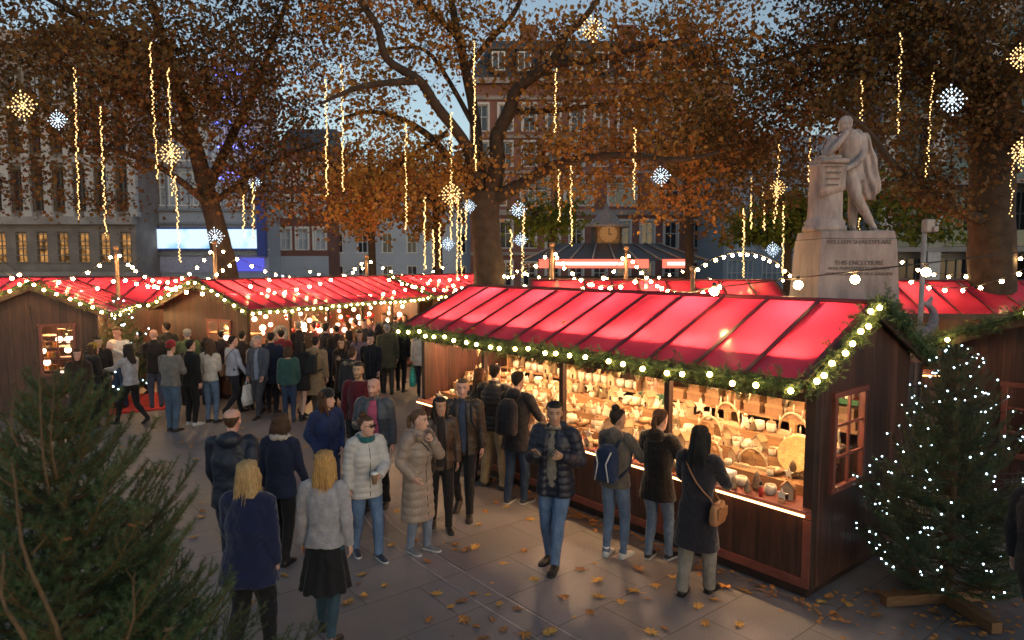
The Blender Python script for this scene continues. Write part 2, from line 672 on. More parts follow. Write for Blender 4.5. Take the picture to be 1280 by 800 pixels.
# glass fronted building with the long screens
a, b = at(172, 47), at(337, 47)
Lg = b[0] - a[0]
rows = [(4.2, 5.6, even(4, Lg), 2.1, GL_DARK, 'strip')]
rows += [(z, z + 2.3, even(4, Lg), 2.1, GL_PALE, 'strip') for z in (7.2, 10.2, 13.2)]
gl, _ = facade('screen_building', 'modern pale glass fronted building with a long bright screen band', 'building', a, b, 17, rows,
               mat('pale_panel', (.30, .33, .39), .5, var=.2, scale=.4), WHITE, depth=2.5)
m = MB()
for z in (3.9, 6.0, 6.9, 9.85, 12.85, 15.8):
    m.box(Lg / 2, -.09, z, Lg + .02, .22, .16)
m.build('floor_band', mat('steel_band', (.22, .24, .28), .4, .3), gl)
m = MB()
for i in range(13):
    m.box(Lg * i / 12, -.06, 11.3, .08, .14, 8.6)
m.build('mullions', mat('steel_band', (.22, .24, .28), .4), gl)
SCREEN = bpy.data.materials.new('screen_face')
SCREEN.use_nodes = True
_n, _l = SCREEN.node_tree.nodes, SCREEN.node_tree.links
_n.remove(_n['Principled BSDF'])
_e = _n.new('ShaderNodeEmission')
_tc = _n.new('ShaderNodeTexCoord'); _nz = _n.new('ShaderNodeTexNoise'); _nz.inputs['Scale'].default_value = .5
_cr = _n.new('ShaderNodeValToRGB')
_cr.color_ramp.elements[0].position = .36; _cr.color_ramp.elements[0].color = (.10, .42, .80, 1)
_cr.color_ramp.elements[1].position = .56; _cr.color_ramp.elements[1].color = (.62, .80, .92, 1)
_l.new(_tc.outputs['Object'], _nz.inputs['Vector']); _l.new(_nz.outputs['Fac'], _cr.inputs[0])
_l.new(_cr.outputs[0], _e.inputs['Color']); _e.inputs['Strength'].default_value = 1.0
_l.new(_e.outputs[0], _n['Material Output'].inputs['Surface'])
zs0, zs1 = D(250, 311, 46.6).z, D(250, 286, 46.6).z
for x0, x1 in ((.4, Lg * .60), (Lg * .68, Lg * .97)):
    fr = MB().box((x0 + x1) / 2, -.2, (zs0 + zs1) / 2, x1 - x0 + .2, .3, zs1 - zs0 + .2).build('screen', mat('blue_frame', (.02, .08, .35), .4), gl)
    MB().box((x0 + x1) / 2, -.37, (zs0 + zs1) / 2, x1 - x0, .03, zs1 - zs0 - .05).build('screen_face', SCREEN, fr)
BLUEL = lamp('blue_glow', (.16, .17, 1.0), .55)
MB().box(Lg * .83, -.15, 3.2, Lg * .28, .1, .9).build('light_band', BLUEL, gl)
MB().box(Lg * .42, -.1, 3.2, Lg * .5, .08, 1.1).build('soffit_panel', mat('lilac_panel', (.32, .33, .45), .5), gl)
MB().box(Lg - .3, -.3, 7, .55, .5, 6.5).build('blue_fin', mat('deep_blue', (.012, .04, .28), .3), gl)
m = MB()
for z in (9.2, 11.2, 12.6, 14.3, 16):
    for k in range(14):
        m.ball((Lg * .80 + random.uniform(-1.3, 1.2), -.5, z + random.uniform(-.25, .25)), .07, 5, 3)
m.build('led_cluster', lamp('violet_led', (.12, .14, 1), 6), gl)

# classical stone building at far left
a, b = at(-190, 44), at(173, 44)
Ls = b[0] - a[0]
STONE_D = mat('weathered_stone', (.20, .175, .16), .85, var=.3, scale=.7, bump=.4, bscale=6)
nb = 14
cs = even(nb, Ls)
rows = [(3.3, 5.3, cs, .72, LIT, 'plain'), (6.6, 9.2, cs, .75, GL_DARK, 'sash'), (10.2, 12.4, cs, .75, GL_DARK, 'sash'), (13.5, 15.2, cs, .7, GL_PALE, 'sash')]
st, _ = facade('stone_building', 'grand weathered stone building with pilasters and warm lit ground floor windows', 'building', a, b, 17.5, rows, STONE_D, mat('bronze_frame', (.10, .075, .05), .5), depth=9)
m = MB()
for z, h, d in ((6.0, .5, .5), (9.8, .35, .4), (13.0, .5, .6), (17.2, .8, .9), (2.6, .25, .3)):
    m.box(Ls / 2, -d / 2 + .1, z, Ls + .1, d, h)
m.build('cornice', mat('grey_stone', (.27, .245, .23), .85, var=.35, scale=.8), st)
pil = None
for i in range(nb + 1):
    x = Ls * i / nb
    if pil is None:
        pil = MB().box(0, -.1, 9.5, .5, .3, 6.5).box(0, -.12, 12.6, .7, .4, .3).box(0, -.12, 6.4, .7, .4, .3).build('pilaster', STONE_PALE, st)
        pil.location = (x, 0, 0)
    else:
        copy_tree(pil, st).location = (x, 0, 0)
m = MB()
for z in [2.9 + .45 * i for i in range(7)]:
    m.box(Ls / 2, -.02, z, Ls, .08, .06)
m.build('rustication', STONE_D, st)

# modern concrete and glass building at right
a, b = at(1098, 37), at(1420, 34)
rowsm = []
Lm = math.hypot(b[0] - a[0], b[1] - a[1])
csm = even(5, Lm)
for z in (1.0, 4.4, 7.8, 11.2):
    rowsm.append((z, z + 2.6, csm, 2.2, GL_DARK, 'strip'))
md, _ = facade('office_building', 'modern grey concrete office building with tall columns and glazed balconies', 'building', a, b, 16.5, rowsm, CONC, mat('grey_frame', (.12, .13, .14), .4), depth=10)
col0 = None
for i in range(6):
    if col0 is None:
        col0 = MB().box(0, -.7, 8.2, .6, .5, 16.3).build('column', mat('pale_concrete', (.36, .37, .39), .7, var=.15), md)
    else:
        copy_tree(col0, md).location = (Lm * i / 5.0, 0, 0)
b0 = None
for z in (4.0, 7.4, 10.8, 14.2):
    if b0 is None:
        b0 = MB().box(Lm / 2, -.5, 0, Lm - .1, 1.0, .25).build('balcony', CONC, md)
        MB().box(Lm / 2, -.95, .55, Lm - .2, .04, .8).build('balustrade', glass_mat('teal_glass', opac=.55, dark=(.03, .10, .11)), b0)
        b0.location = (0, 0, z)
    else:
        copy_tree(b0, md).location = (0, 0, z)
# pale glazed block glimpsed between the trees
a, b = at(903, 56), at(1120, 56)
Lq = b[0] - a[0]
rows = [(z, z + 2.4, even(5, Lq), 2.2, GL_PALE, 'strip') for z in (1.2, 4.4, 7.6, 10.8)]
q, _ = facade('glazed_building', 'pale glazed building glimpsed between the trees left of the statue', 'building', a, b, 13.6, rows, mat('blue_grey_panel', (.30, .36, .42), .5), WHITE, depth=8)

# ticket kiosk with clock lantern
kp = at(757, 29)
k = empty('ticket_kiosk', (kp[0], 29, 0), 0, 'low grey roofed ticket kiosk with red lit fascia sign and clock turret', 'kiosk')
MB().box(0, 0, 1.35, 6.4, 3.6, 2.7).build('wall', mat('kiosk_wall', (.09, .07, .055), .6), k)
z0 = D(757, 326, 29).z
z1 = D(757, 306, 29).z
m = MB()
hw, hd = 3.55, 2.6
z1 -= .22
m.add([(-hw, -hd, z0), (hw, -hd, z0), (hw, hd, z0), (-hw, hd, z0), (-2.0, -.7, z1 + .25), (2.0, -.7, z1 + .25), (2.0, .7, z1 + .25), (-2.0, .7, z1 + .25)],
      [(0, 1, 5, 4), (1, 2, 6, 5), (2, 3, 7, 6), (3, 0, 4, 7), (4, 5, 6, 7), (3, 2, 1, 0)])
rfk = m.build('roof', mat('lead_roof', (.075, .07, .068), .5, var=.2), k)
m = MB()
for i in range(9):
    t = (i - 4) / 4
    m.tube([(hw * t, -hd - .01, z0 + .02), (2.0 * t, -.72, z1 + .28)], .035, 6)
m.build('roof_rib', mat('lead_edge', (.26, .26, .27), .5), rfk)
SIGNR = lamp('sign_red', (1.0, .16, .10), 1.3)
SIGNW = lamp('sign_white', (1.0, .62, .5), 1.9)
for cx, w_ in ((-.85, 4.2), (2.35, 1.1)):
    s = MB().box(cx, -hd - .15, z0 - .12, w_, .12, .34).build('fascia_sign', SIGNR, k)
    MB().box(cx - w_ * .04, -hd - .23, z0 - .12, w_ * .62, .03, .13).build('sign_strip', SIGNW, s)
_zt = D(757, 282, 28.4).z
tur = MB().box(0, 0, (z1 + _zt) / 2, 1.15, 1.1, _zt - z1).build('turret', mat('turret_wood', (.055, .04, .032), .6), k)
zc = D(757, 292, 28.4).z
MB().box(0, -.58, zc, .92, .06, .86).build('clock_frame', mat('frame_gold', (.25, .15, .06), .5), tur)
m = MB()
m.lathe([(.36, 0), (.36, .04)], 24)
m.xform(Matrix.Translation((0, -.61, zc)) @ Matrix.Rotation(R(90), 4, 'X'))
m.build('clock_face', lamp('clock_glow', (.8, .36, .12), .28), tur)
m = MB()
m.box(0.02, -.68, zc + .1, .035, .02, .24, ry=0).box(.08, -.68, zc - .03, .16, .02, .035)
for q_ in range(12):
    m.box(.3 * math.sin(q_ * math.pi / 6), -.68, zc + .3 * math.cos(q_ * math.pi / 6), .03, .02, .03)
m.build('clock_hand', DARKM, tur)
zt_ = D(757, 282, 28.4).z
MB().lathe([(1.0, zt_ - .05), (.95, zt_ + .05), (.55, zt_ + .25), (.38, zt_ + .5), (.12, zt_ + .72), (.03, zt_ + 1.0)], 8).build('turret_roof', mat('turret_slate', (.26, .24, .235), .6), tur)
# ------------------------------------------------------------------ broadleaf trees
def leaf_mat(name, base, var):
    return mat(name, base, .6, var=var, scale=1.3, transl=.35, hue=.035, spec=.25)


BARK = mat('plane_bark', (.042, .028, .019), .9, var=.45, scale=5, bump=.8, bscale=14, hue=.02)
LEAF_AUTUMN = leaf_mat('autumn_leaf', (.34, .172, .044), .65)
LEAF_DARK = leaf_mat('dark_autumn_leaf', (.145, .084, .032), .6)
LEAF_GREEN = leaf_mat('green_leaf', (.10, .13, .02), .5)


def leaf_cloud(P, size, rng):
    """kite shaped folded leaves at points P"""
    n = len(P)
    d = unit(rng.normal(size=(n, 3)) + np.array([0, 0, -.5]))
    w = unit(np.cross(d, rng.normal(size=(n, 3))))
    nn = np.cross(d, w)
    s = size * rng.uniform(.5, 1.4, n)[:, None]
    V = np.empty((n, 5, 3), np.float32)
    V[:, 0] = P
    V[:, 1] = P + d * s * .45 - w * s * .48 + nn * s * .10
    V[:, 2] = P + d * s * 1.05
    V[:, 3] = P + d * s * .45 + w * s * .48 + nn * s * .10
    V[:, 4] = P + d * s * .5 - nn * s * .04
    base = np.arange(n)[:, None] * 5
    F = np.concatenate([base + np.array([[0, 1, 4]]), base + np.array([[1, 2, 4]]), base + np.array([[2, 3, 4]]), base + np.array([[3, 0, 4]])])
    return V.reshape(-1, 3), F


def tree(name, label, limbs, blobs, leafm, leaf_size, per_clump, seed, clump_sigma=.42, group='plane trees with autumn leaves', extra=None):
    """limbs: list of (points, radii); blobs: (centre, radii, n_clumps)"""
    rng = np.random.default_rng(seed)
    rnd = random.Random(seed)
    base = Vector(limbs[0][0][0])
    root = empty(name, (base.x, base.y, 0), 0, label, 'tree', group)
    off = Vector((base.x, base.y, 0))
    mb = MB()
    nodes = []
    for pts, rad in limbs:
        pts = [Vector(p) for p in pts]
        fine, fr = [], []
        for i in range(len(pts) - 1):
            st = 5
            for k in range(st):
                t = k / st
                # catmull-rom
                p0, p1, p2, p3 = pts[max(i - 1, 0)], pts[i], pts[i + 1], pts[min(i + 2, len(pts) - 1)]
                q = 0.5 * ((2 * p1) + (p2 - p0) * t + (2 * p0 - 5 * p1 + 4 * p2 - p3) * t * t + (3 * p1 - p0 - 3 * p2 + p3) * t ** 3)
                wob = rad[i] * .05
                fine.append(q + Vector((rnd.uniform(-wob, wob), rnd.uniform(-wob, wob), 0)))
                fr.append(rad[i] * (1 - t) + rad[i + 1] * t * 1.0)
        fine.append(pts[-1]); fr.append(rad[-1])
        fr = [r * rnd.uniform(.975, 1.03) for r in fr]
        mb.tube([p - off for p in fine], fr, 10)
        nodes += [(p, r) for p, r in zip(fine, fr)]
    NP = np.array([tuple(p) for p, _ in nodes])
    NR = np.array([r for _, r in nodes])
    C = []
    for c, rad, n in blobs:
        d = unit(rng.normal(size=(n, 3))) * (rng.uniform(0, 1, n) ** .42)[:, None]
        C.append(np.array(c) + d * np.array(rad))
    C = np.concatenate(C)
    allP = []
    trunk_top = limbs[0][0][-1][2] if hasattr(limbs[0][0][-1], '__getitem__') else 0
    d0 = np.array([np.min(np.linalg.norm(NP - c, axis=1)) for c in C])
    C = C[np.argsort(d0)]
    for c in C:
        # twig from nearest limb point (not the trunk foot)
        dist = np.linalg.norm(NP - c, axis=1) + (NP[:, 2] > c[2] + .5) * .8
        j = int(np.argmin(dist))
        p, r = Vector(NP[j]), NR[j]
        c = Vector(c)
        ln = (c - p).length
        midp = p.lerp(c, .55) + Vector((rnd.uniform(-.15, .15), rnd.uniform(-.15, .15), .12)) * ln
        r0 = min(r * .6, .014 + .012 * ln)
        mb.tube([p - off, midp - off, c - off], [r0, r0 * .55, .006], 5, caps=False)
        for _k in range(3):
            q0 = midp.lerp(c, rnd.uniform(.1, .9))
            q1 = q0 + Vector((rnd.gauss(0, .3), rnd.gauss(0, .3), rnd.gauss(.05, .22)))
            mb.tube([q0 - off, q0.lerp(q1, .5) + Vector((0, 0, .03)) - off, q1 - off], [.008, .006, .003], 4, caps=False)
        NP = np.concatenate([NP, [tuple(p.lerp(midp, .6)), tuple(midp), tuple(midp.lerp(c, .7))]])
        NR = np.concatenate([NR, [r0 * .8, r0 * .6, r0 * .35]])
        m = int(per_clump * rng.uniform(.5, 1.5))
        tt = rng.uniform(.45, 1.0, m)
        a = np.array(midp)[None] * (1 - tt[:, None]) + np.array(c)[None] * tt[:, None]
        s = clump_sigma * rng.uniform(.6, 1.3)
        allP.append(a + rng.normal(size=(m, 3)) * np.array([s, s, s * .7]))
    P = np.concatenate(allP)
    P = P[P[:, 2] > 3.9]
    if extra is not None:
        P = P[extra(P)]
    mb.build('trunk', BARK, root)
    V, F = leaf_cloud(P - np.array(off), leaf_size, rng)
    cr = mesh_np('crown', V, F, [leafm], root)
    return root, len(P)


def PL(lst, base_r, radii):
    """polyline given as (px, py, dist)"""
    return ([D(*p) for p in lst], radii)


# central plane tree
Y = 19.0
foot = G(612, 492)
foot = Vector((D(611, 345, Y).x, Y, 0))
T = [([foot, D(611, 345, Y), D(607, 290, Y), D(606, 238, Y)], [.56, .42, .385, .41]),
     PL([(600, 245, Y), (584, 185, Y - .4), (546, 133, Y - .9), (524, 101, Y - 1.3), (484, 74, Y - 1.6), (472, 34, Y - 1.9), (447, -4, Y - 2.1), (420, -60, Y - 2.3)], 0, [.21, .15, .135, .12, .10, .09, .08, .05]),
     PL([(603, 240, Y), (597, 195, Y + .3), (594, 150, Y + .5), (582, 88, Y + .4), (574, 50, Y + .3), (564, 0, Y + .2), (556, -60, Y)], 0, [.23, .17, .145, .135, .12, .09, .06]),
     PL([(615, 240, Y), (622, 200, Y - .3), (621, 172, Y - .5), (636, 140, Y - .8), (648, 110, Y - 1.1), (687, 80, Y - 1.6), (707, 46, Y - 2), (734, 18, Y - 2.3), (765, -30, Y - 2.5)], 0, [.27, .21, .19, .175, .15, .12, .09, .075, .05]),
     PL([(614, 252, Y), (663, 223, Y - .6), (707, 202, Y - 1.2), (774, 194, Y - 1.8), (845, 200, Y - 2.4), (900, 190, Y - 2.8)], 0, [.22, .15, .12, .09, .07, .04]),
     PL([(600, 250, Y), (575, 215, Y + .6), (530, 165, Y + 1.2), (470, 140, Y + 1.8), (420, 150, Y + 2.4)], 0, [.2, .13, .10, .07, .04]),
     PL([(525, 101, Y - 1.3), (480, 104, Y - 1.8), (440, 112, Y - 2.2), (400, 130, Y - 2.6)], 0, [.10, .08, .06, .03]),
     PL([(582, 88, Y + .4), (612, 50, Y), (640, 20, Y - .3), (665, -30, Y - .6)], 0, [.10, .09, .07, .05]),
     PL([(575, 50, Y + .3), (540, 15, Y), (510, -5, Y - .2), (480, -40, Y - .4)], 0, [.09, .08, .06, .04]),
     PL([(687, 80, Y - 1.6), (740, 76, Y - 2), (800, 60, Y - 2.4), (860, 48, Y - 2.8)], 0, [.09, .07, .06, .03]),
     PL([(636, 140, Y - .8), (690, 138, Y - .4), (740, 132, Y), (800, 120, Y + .4)], 0, [.09, .07, .05, .03]),
     PL([(594, 160, Y + .5), (540, 70, Y + 1), (500, 60, Y + 1.4), (470, 70, Y + 1.6)], 0, [.08, .06, .04, .03]),
     PL([(560, 165, Y + .8), (500, 205, Y + 1.2), (450, 230, Y + 1.6), (415, 250, Y + 2)], 0, [.08, .06, .04, .02]),
     ]


def bl(px, py, dist, rx, ry, rz, n):
    return (tuple(D(px, py, dist)), (rx, ry, rz), n)


B = [bl(500, 215, 19.3, 2.1, 1.8, 1.35, 85), bl(445, 262, 19.6, 1.3, 1.4, .8, 34), bl(575, 212, 18.2, .8, .8, .5, 16),
     bl(750, 180, 18.2, 2.5, 1.8, 1.3, 84), bl(845, 165, 18, 1.7, 1.6, 1.8, 70), bl(690, 232, 18.4, 1.2, 1.2, .35, 12), bl(845, 255, 18.0, 1.2, 1.2, .5, 18),
     bl(450, 120, 18.5, 1.6, 1.6, 1.4, 36), bl(520, 60, 18.8, 2.2, 1.8, 1.3, 40), bl(650, 50, 18.6, 1.8, 1.5, 1.0, 24),
     bl(760, 70, 17.2, 2.2, 1.8, 1.3, 62), bl(850, 30, 16.6, 1.4, 1.6, 1.0, 34), bl(600, -60, 18.5, 5.5, 2.5, 1.6, 80), bl(650, 200, 18.8, .9, 1.2, .5, 10), bl(470, -20, 17.5, 1.8, 1.5, 1.1, 26), bl(430, 40, 18.5, 1.3, 1.4, 1.1, 22), bl(540, 20, 18.5, 1.5, 1.4, 1.0, 22), bl(885, 50, 17, 1.2, 1.4, 1.1, 26), bl(690, 110, 18.6, 1.6, 1.4, .9, 20)]
tree('plane_tree', 'big forked plane tree with orange leaves standing in the middle of the market', T, B, LEAF_AUTUMN, .108, 33, 3, .40)

# left plane tree
Y = 22.0
foot = Vector((D(284, 345, Y).x, Y, 0))
T = [([foot, D(283, 345, Y), D(272, 290, Y), D(256, 228, Y)], [.50, .37, .31, .27]),
     PL([(258, 235, Y), (240, 170, Y - .6), (222, 110, Y - 1.2), (205, 50, Y - 1.8), (180, -20, Y - 2.4)], 0, [.26, .22, .18, .14, .08]),
     PL([(258, 240, Y), (290, 170, Y), (320, 110, Y + .3), (345, 40, Y + .5), (370, -30, Y + .7)], 0, [.17, .14, .11, .09, .05]),
     PL([(245, 190, Y - .5), (180, 130, Y - 1.8), (120, 100, Y - 3), (60, 70, Y - 4)], 0, [.14, .11, .08, .04]),
     PL([(265, 260, Y), (210, 215, Y - 1), (150, 190, Y - 2), (90, 180, Y - 3)], 0, [.12, .09, .07, .03]),
     PL([(265, 255, Y), (320, 215, Y + .5), (370, 190, Y + 1), (410, 175, Y + 1.5)], 0, [.12, .09, .06, .03]),
     PL([(222, 110, Y - 1.2), (150, 50, Y - 2.5), (80, 10, Y - 4), (10, -30, Y - 5)], 0, [.12, .10, .07, .04])]
B = [bl(80, 50, 18, 3.6, 2.5, 1.9, 150), bl(210, 60, 19.5, 3.2, 2.4, 2.2, 150), bl(320, 120, 21.5, 2.3, 2.0, 2.6, 130), bl(60, 150, 19, 2.2, 2, 1.2, 50),
     bl(160, 170, 20, 2.2, 2, 1.2, 50), bl(365, 215, 22, 1.8, 1.8, 1.6, 62), bl(300, 235, 21.5, 1.6, 1.5, .8, 30), bl(30, 230, 20, 1.4, 1.5, .9, 20), bl(390, 265, 22.5, 1.6, 1.4, .55, 20),
     bl(240, -60, 19, 5, 2.4, 1.6, 90), bl(120, 245, 21.5, 1.6, 1.4, .6, 12), bl(205, 120, 20, 2.0, 1.6, 1.5, 50), bl(375, 30, 21, 1.6, 1.5, 1.6, 44), bl(350, -10, 20, 1.6, 1.5, 1.2, 26)]
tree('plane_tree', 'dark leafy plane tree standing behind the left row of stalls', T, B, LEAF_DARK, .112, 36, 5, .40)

# right plane tree, nearer
Y = 15.5
foot = Vector((D(1240, 345, Y).x, Y, 0))
T = [([foot, D(1240, 345, Y), D(1240, 230, Y), D(1248, 110, Y)], [.62, .47, .44, .42]),
     PL([(1240, 280, Y), (1190, 262, Y - .5), (1150, 240, Y - .9), (1112, 200, Y - 1.3), (1080, 160, Y - 1.6), (1040, 130, Y - 2)], 0, [.17, .12, .10, .08, .06, .03]),
     PL([(1248, 120, Y), (1210, 50, Y - .6), (1150, -10, Y - 1.2), (1090, -60, Y - 1.6)], 0, [.28, .22, .16, .10]),
     PL([(1248, 120, Y), (1290, 40, Y), (1340, -40, Y)], 0, [.28, .22, .14]),
     PL([(1244, 170, Y), (1190, 110, Y + .8), (1110, 70, Y + 1.5), (1030, 60, Y + 2.2), (950, 80, Y + 3)], 0, [.17, .14, .11, .08, .04])]
B = [bl(1150, 50, 15.5, 2.4, 2.0, 1.5, 150), bl(1040, 70, 16.3, 2.0, 1.8, 1.7, 120), bl(1260, 70, 14.6, 1.5, 1.5, 1.6, 90), bl(960, 120, 17.5, 1.9, 1.8, 1.7, 95),
     bl(1060, 150, 15.0, 1.2, 1.0, .7, 30), bl(1150, 220, 14.6, .9, .6, .5, 22), bl(1185, 250, 14.6, .7, .6, .4, 14), bl(1130, -50, 15, 4, 2.2, 1.2, 70), bl(920, 215, 19, 1.5, 1.6, 1.3, 44), bl(1010, 215, 18, 1.4, 1.5, .9, 34),
     bl(1180, 150, 16, 1.5, 1.3, .8, 34), bl(1270, 180, 15, .8, 1, .8, 22)]
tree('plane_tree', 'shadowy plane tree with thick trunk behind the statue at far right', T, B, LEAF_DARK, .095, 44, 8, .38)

# slim tree right of the kiosk, green lower tree behind the statue, row behind
Y = 26.0
foot = Vector((D(862, 345, Y).x, Y, 0))
T = [([foot, D(862, 300, Y), D(860, 230, Y), D(858, 160, Y)], [.2, .16, .14, .12]), PL([(860, 230, Y), (890, 180, Y), (930, 140, Y)], 0, [.1, .07, .04]), PL([(860, 220, Y), (820, 170, Y), (790, 130, Y)], 0, [.1, .07, .04])]
tree('plane_tree', 'slim plane tree with a straight trunk right of the kiosk clock', T, [bl(865, 150, 26, 3, 2, 2.2, 60), bl(905, 200, 26, 2, 1.6, 1.4, 36), bl(900, 270, 27, 1.5, 1.4, 1.2, 14)], LEAF_AUTUMN, .17, 36, 11)
Y = 23.0
foot = Vector((D(985, 345, Y).x, Y, 0))
T = [([foot, D(985, 320, Y), D(988, 270, Y)], [.16, .12, .10]), PL([(987, 280, Y), (960, 250, Y), (940, 230, Y)], 0, [.07, .05, .03]), PL([(987, 280, Y), (1020, 240, Y), (1050, 220, Y)], 0, [.07, .05, .03])]
tree('green_tree', 'small tree still in green leaf just left of the statue plinth', T, [bl(985, 285, 23, 1.6, 1.3, 1.2, 60), bl(1080, 250, 22, 2.2, 1.3, 1.1, 44), bl(940, 290, 24, 1.0, 1.0, .8, 20), bl(1150, 290, 21, 1.2, 1.0, .7, 20)], LEAF_GREEN, .15, 40, 13)
Y = 30.0
for px, sd, lb in ((465, 21, 'thin plane tree in orange leaf before the pale terrace'), (548, 22, 'slender plane tree close to the left of the big forked tree')):
    foot = Vector((D(px, 345, Y).x, Y, 0))
    T = [([foot, D(px, 310, Y), D(px - 4, 250, Y), D(px - 2, 190, Y)], [.2, .16, .14, .12]), PL([(px - 3, 255, Y), (px - 40, 220, Y), (px - 60, 190, Y)], 0, [.09, .06, .03]), PL([(px - 3, 250, Y), (px + 30, 210, Y), (px + 50, 180, Y)], 0, [.09, .06, .03])]
    tree('plane_tree', lb, T, [bl(px, 225, Y, 2.4, 1.8, 1.7, 62), bl(px - 20, 275, Y, 1.6, 1.4, .7, 16)], LEAF_AUTUMN, .18, 36, sd)
# green side shoot area right of the big trunk
Y = 24.0
foot = Vector((D(690, 345, Y).x, Y, 0))
T = [([foot, D(690, 320, Y), D(692, 280, Y)], [.14, .11, .09]), PL([(692, 285, Y), (665, 262, Y), (655, 240, Y)], 0, [.06, .04, .02])]
tree('green_tree', 'small greenish tree behind the big trunk to the left of the kiosk', T, [bl(685, 275, 24, 1.2, 1.0, .7, 34)], LEAF_GREEN, .15, 36, 29)


# ------------------------------------------------------------------ firs
NEEDLE = mat('fir_needle', (.065, .115, .042), .55, var=.5, scale=4, hue=.03, transl=.12)
NEEDLE_DK = mat('dark_fir_needle', (.048, .088, .038), .55, var=.5, scale=5, hue=.02, transl=.1)
TWIG = mat('fir_twig', (.11, .068, .028), .8, var=.3, scale=12, bump=.5, bscale=60)


def needles_on(segs, per_m, ln, wd, rng, spread=.9):
    """segs: (n,2,3) twig segments"""
    segs = np.asarray(segs)
    L_ = np.linalg.norm(segs[:, 1] - segs[:, 0], axis=1)
    cnt = np.maximum(1, (L_ * per_m)).astype(int)
    idx = np.repeat(np.arange(len(segs)), cnt)
    t = rng.uniform(0, 1, len(idx))
    P = segs[idx, 0] * (1 - t[:, None]) + segs[idx, 1] * t[:, None]
    ax = unit(segs[idx, 1] - segs[idx, 0])
    r = rng.normal(size=(len(idx), 3))
    r[:, 2] += .35
    r = unit(r - ax * np.sum(r * ax, axis=1, keepdims=True))
    d = unit(ax * rng.uniform(.35, .8, len(idx))[:, None] + r * spread)
    w = unit(np.cross(d, rng.normal(size=(len(idx), 3))))
    le = ln * rng.uniform(.7, 1.2, len(idx))
    V = tris_from_dirs(P, d, w, le, np.full(len(idx), wd))
    return V, np.arange(len(V)).reshape(-1, 3)


def fir(root, H, Rb, whorls, per, side, per_m, nl, nw, seed, needle, droop=.1, z0=.25, twist=0.0, tipvis=True):
    rng = np.random.default_rng(seed)
    rnd = random.Random(seed)
    mb = MB()
    mb.tube([(0, 0, 0), (0.01, 0, H * .5), (0, .01, H)], [.05 * H / 2.2, .03 * H / 2.2, .008], 8)
    segs = []
    br = MB()
    for wi in range(whorls):
        f = (wi + rnd.uniform(-.25, .25)) / whorls
        f = max(0, f)
        z = z0 + (H - z0) * f ** .9
        Lb = Rb * (1 - f) ** .85 + .06
        for k in range(per):
            az = 2 * math.pi * (k + rnd.uniform(-.3, .3)) / per + wi * 2.4
            ln = Lb * rnd.uniform(.75, 1.15)
            el = R(18 + 38 * f + rnd.uniform(-8, 8))
            d = Vector((math.cos(az), math.sin(az), 0))
            pts = []
            ns = 6
            for i in range(ns + 1):
                t = i / ns
                pts.append(Vector((0, 0, z)) + d * ln * t * math.cos(el * .6) + Vector((0, 0, ln * (math.sin(el) * t * t - droop * math.sin(t * math.pi) ))))
            r0 = .006 + .008 * ln
            br.tube(pts, [r0 * (1 - .8 * i / ns) for i in range(ns + 1)], 5, caps=False)
            for i in range(1, ns):
                segs.append((pts[i], pts[i + 1]))
            nsd = max(3, int(side * ln / Rb) + 2)
            for j in range(nsd):
                t = .18 + .8 * (j + rnd.random() * .7) / nsd
                i = min(int(t * ns), ns - 1)
                p = pts[i].lerp(pts[i + 1], t * ns - i)
                tang = (pts[i + 1] - pts[i]).normalized()
                for s in (-1, 1):
                    if rnd.random() < .12:
                        continue
                    sd = tang.cross(Vector((0, 0, 1))) * s
                    sl = ln * (.42 * (1 - t) + .12) * rnd.uniform(.7, 1.2)
                    dd = (tang * .75 + sd * .75 + Vector((0, 0, rnd.uniform(.0, .3)))).normalized()
                    q = p + dd * sl * .55
                    q2 = q + (dd + Vector((0, 0, .22)) + tang * .25).normalized() * sl * .5
                    br.tube([p, q, q2], [.0035, .0025, .0012], 4, caps=False)
                    segs += [(p, q), (q, q2)]
                    if sl > .16:
                        for s2 in (-1, 1):
                            d3 = (dd * .7 + dd.cross(Vector((0, 0, 1))) * s2 * .7 + Vector((0, 0, .12))).normalized()
                            m0 = p.lerp(q, rnd.uniform(.4, .9))
                            segs.append((m0, m0 + d3 * sl * .4))
    for k in range(5):
        segs.append((Vector((0, 0, H * (.8 + .04 * k))), Vector((0, 0, H * (.84 + .04 * k)))))
    mb.build('trunk', TWIG, root)
    br.build('branches', TWIG, root)
    S = np.array([[tuple(a), tuple(b)] for a, b in segs])
    V, F = needles_on(S, per_m, nl, nw, rng)
    mesh_np('foliage', V, F, [needle], root)
    return S


p = Vector((-1.86, 2.75, 0))
ft = empty('fir_tree', p, 0, 'large unlit fir tree filling the lower left corner of the photo', 'fir tree')
fir(ft, 2.80, 1.0, 22, 9, 10, 620, .023, .0014, 31, NEEDLE, droop=.02, z0=.7)
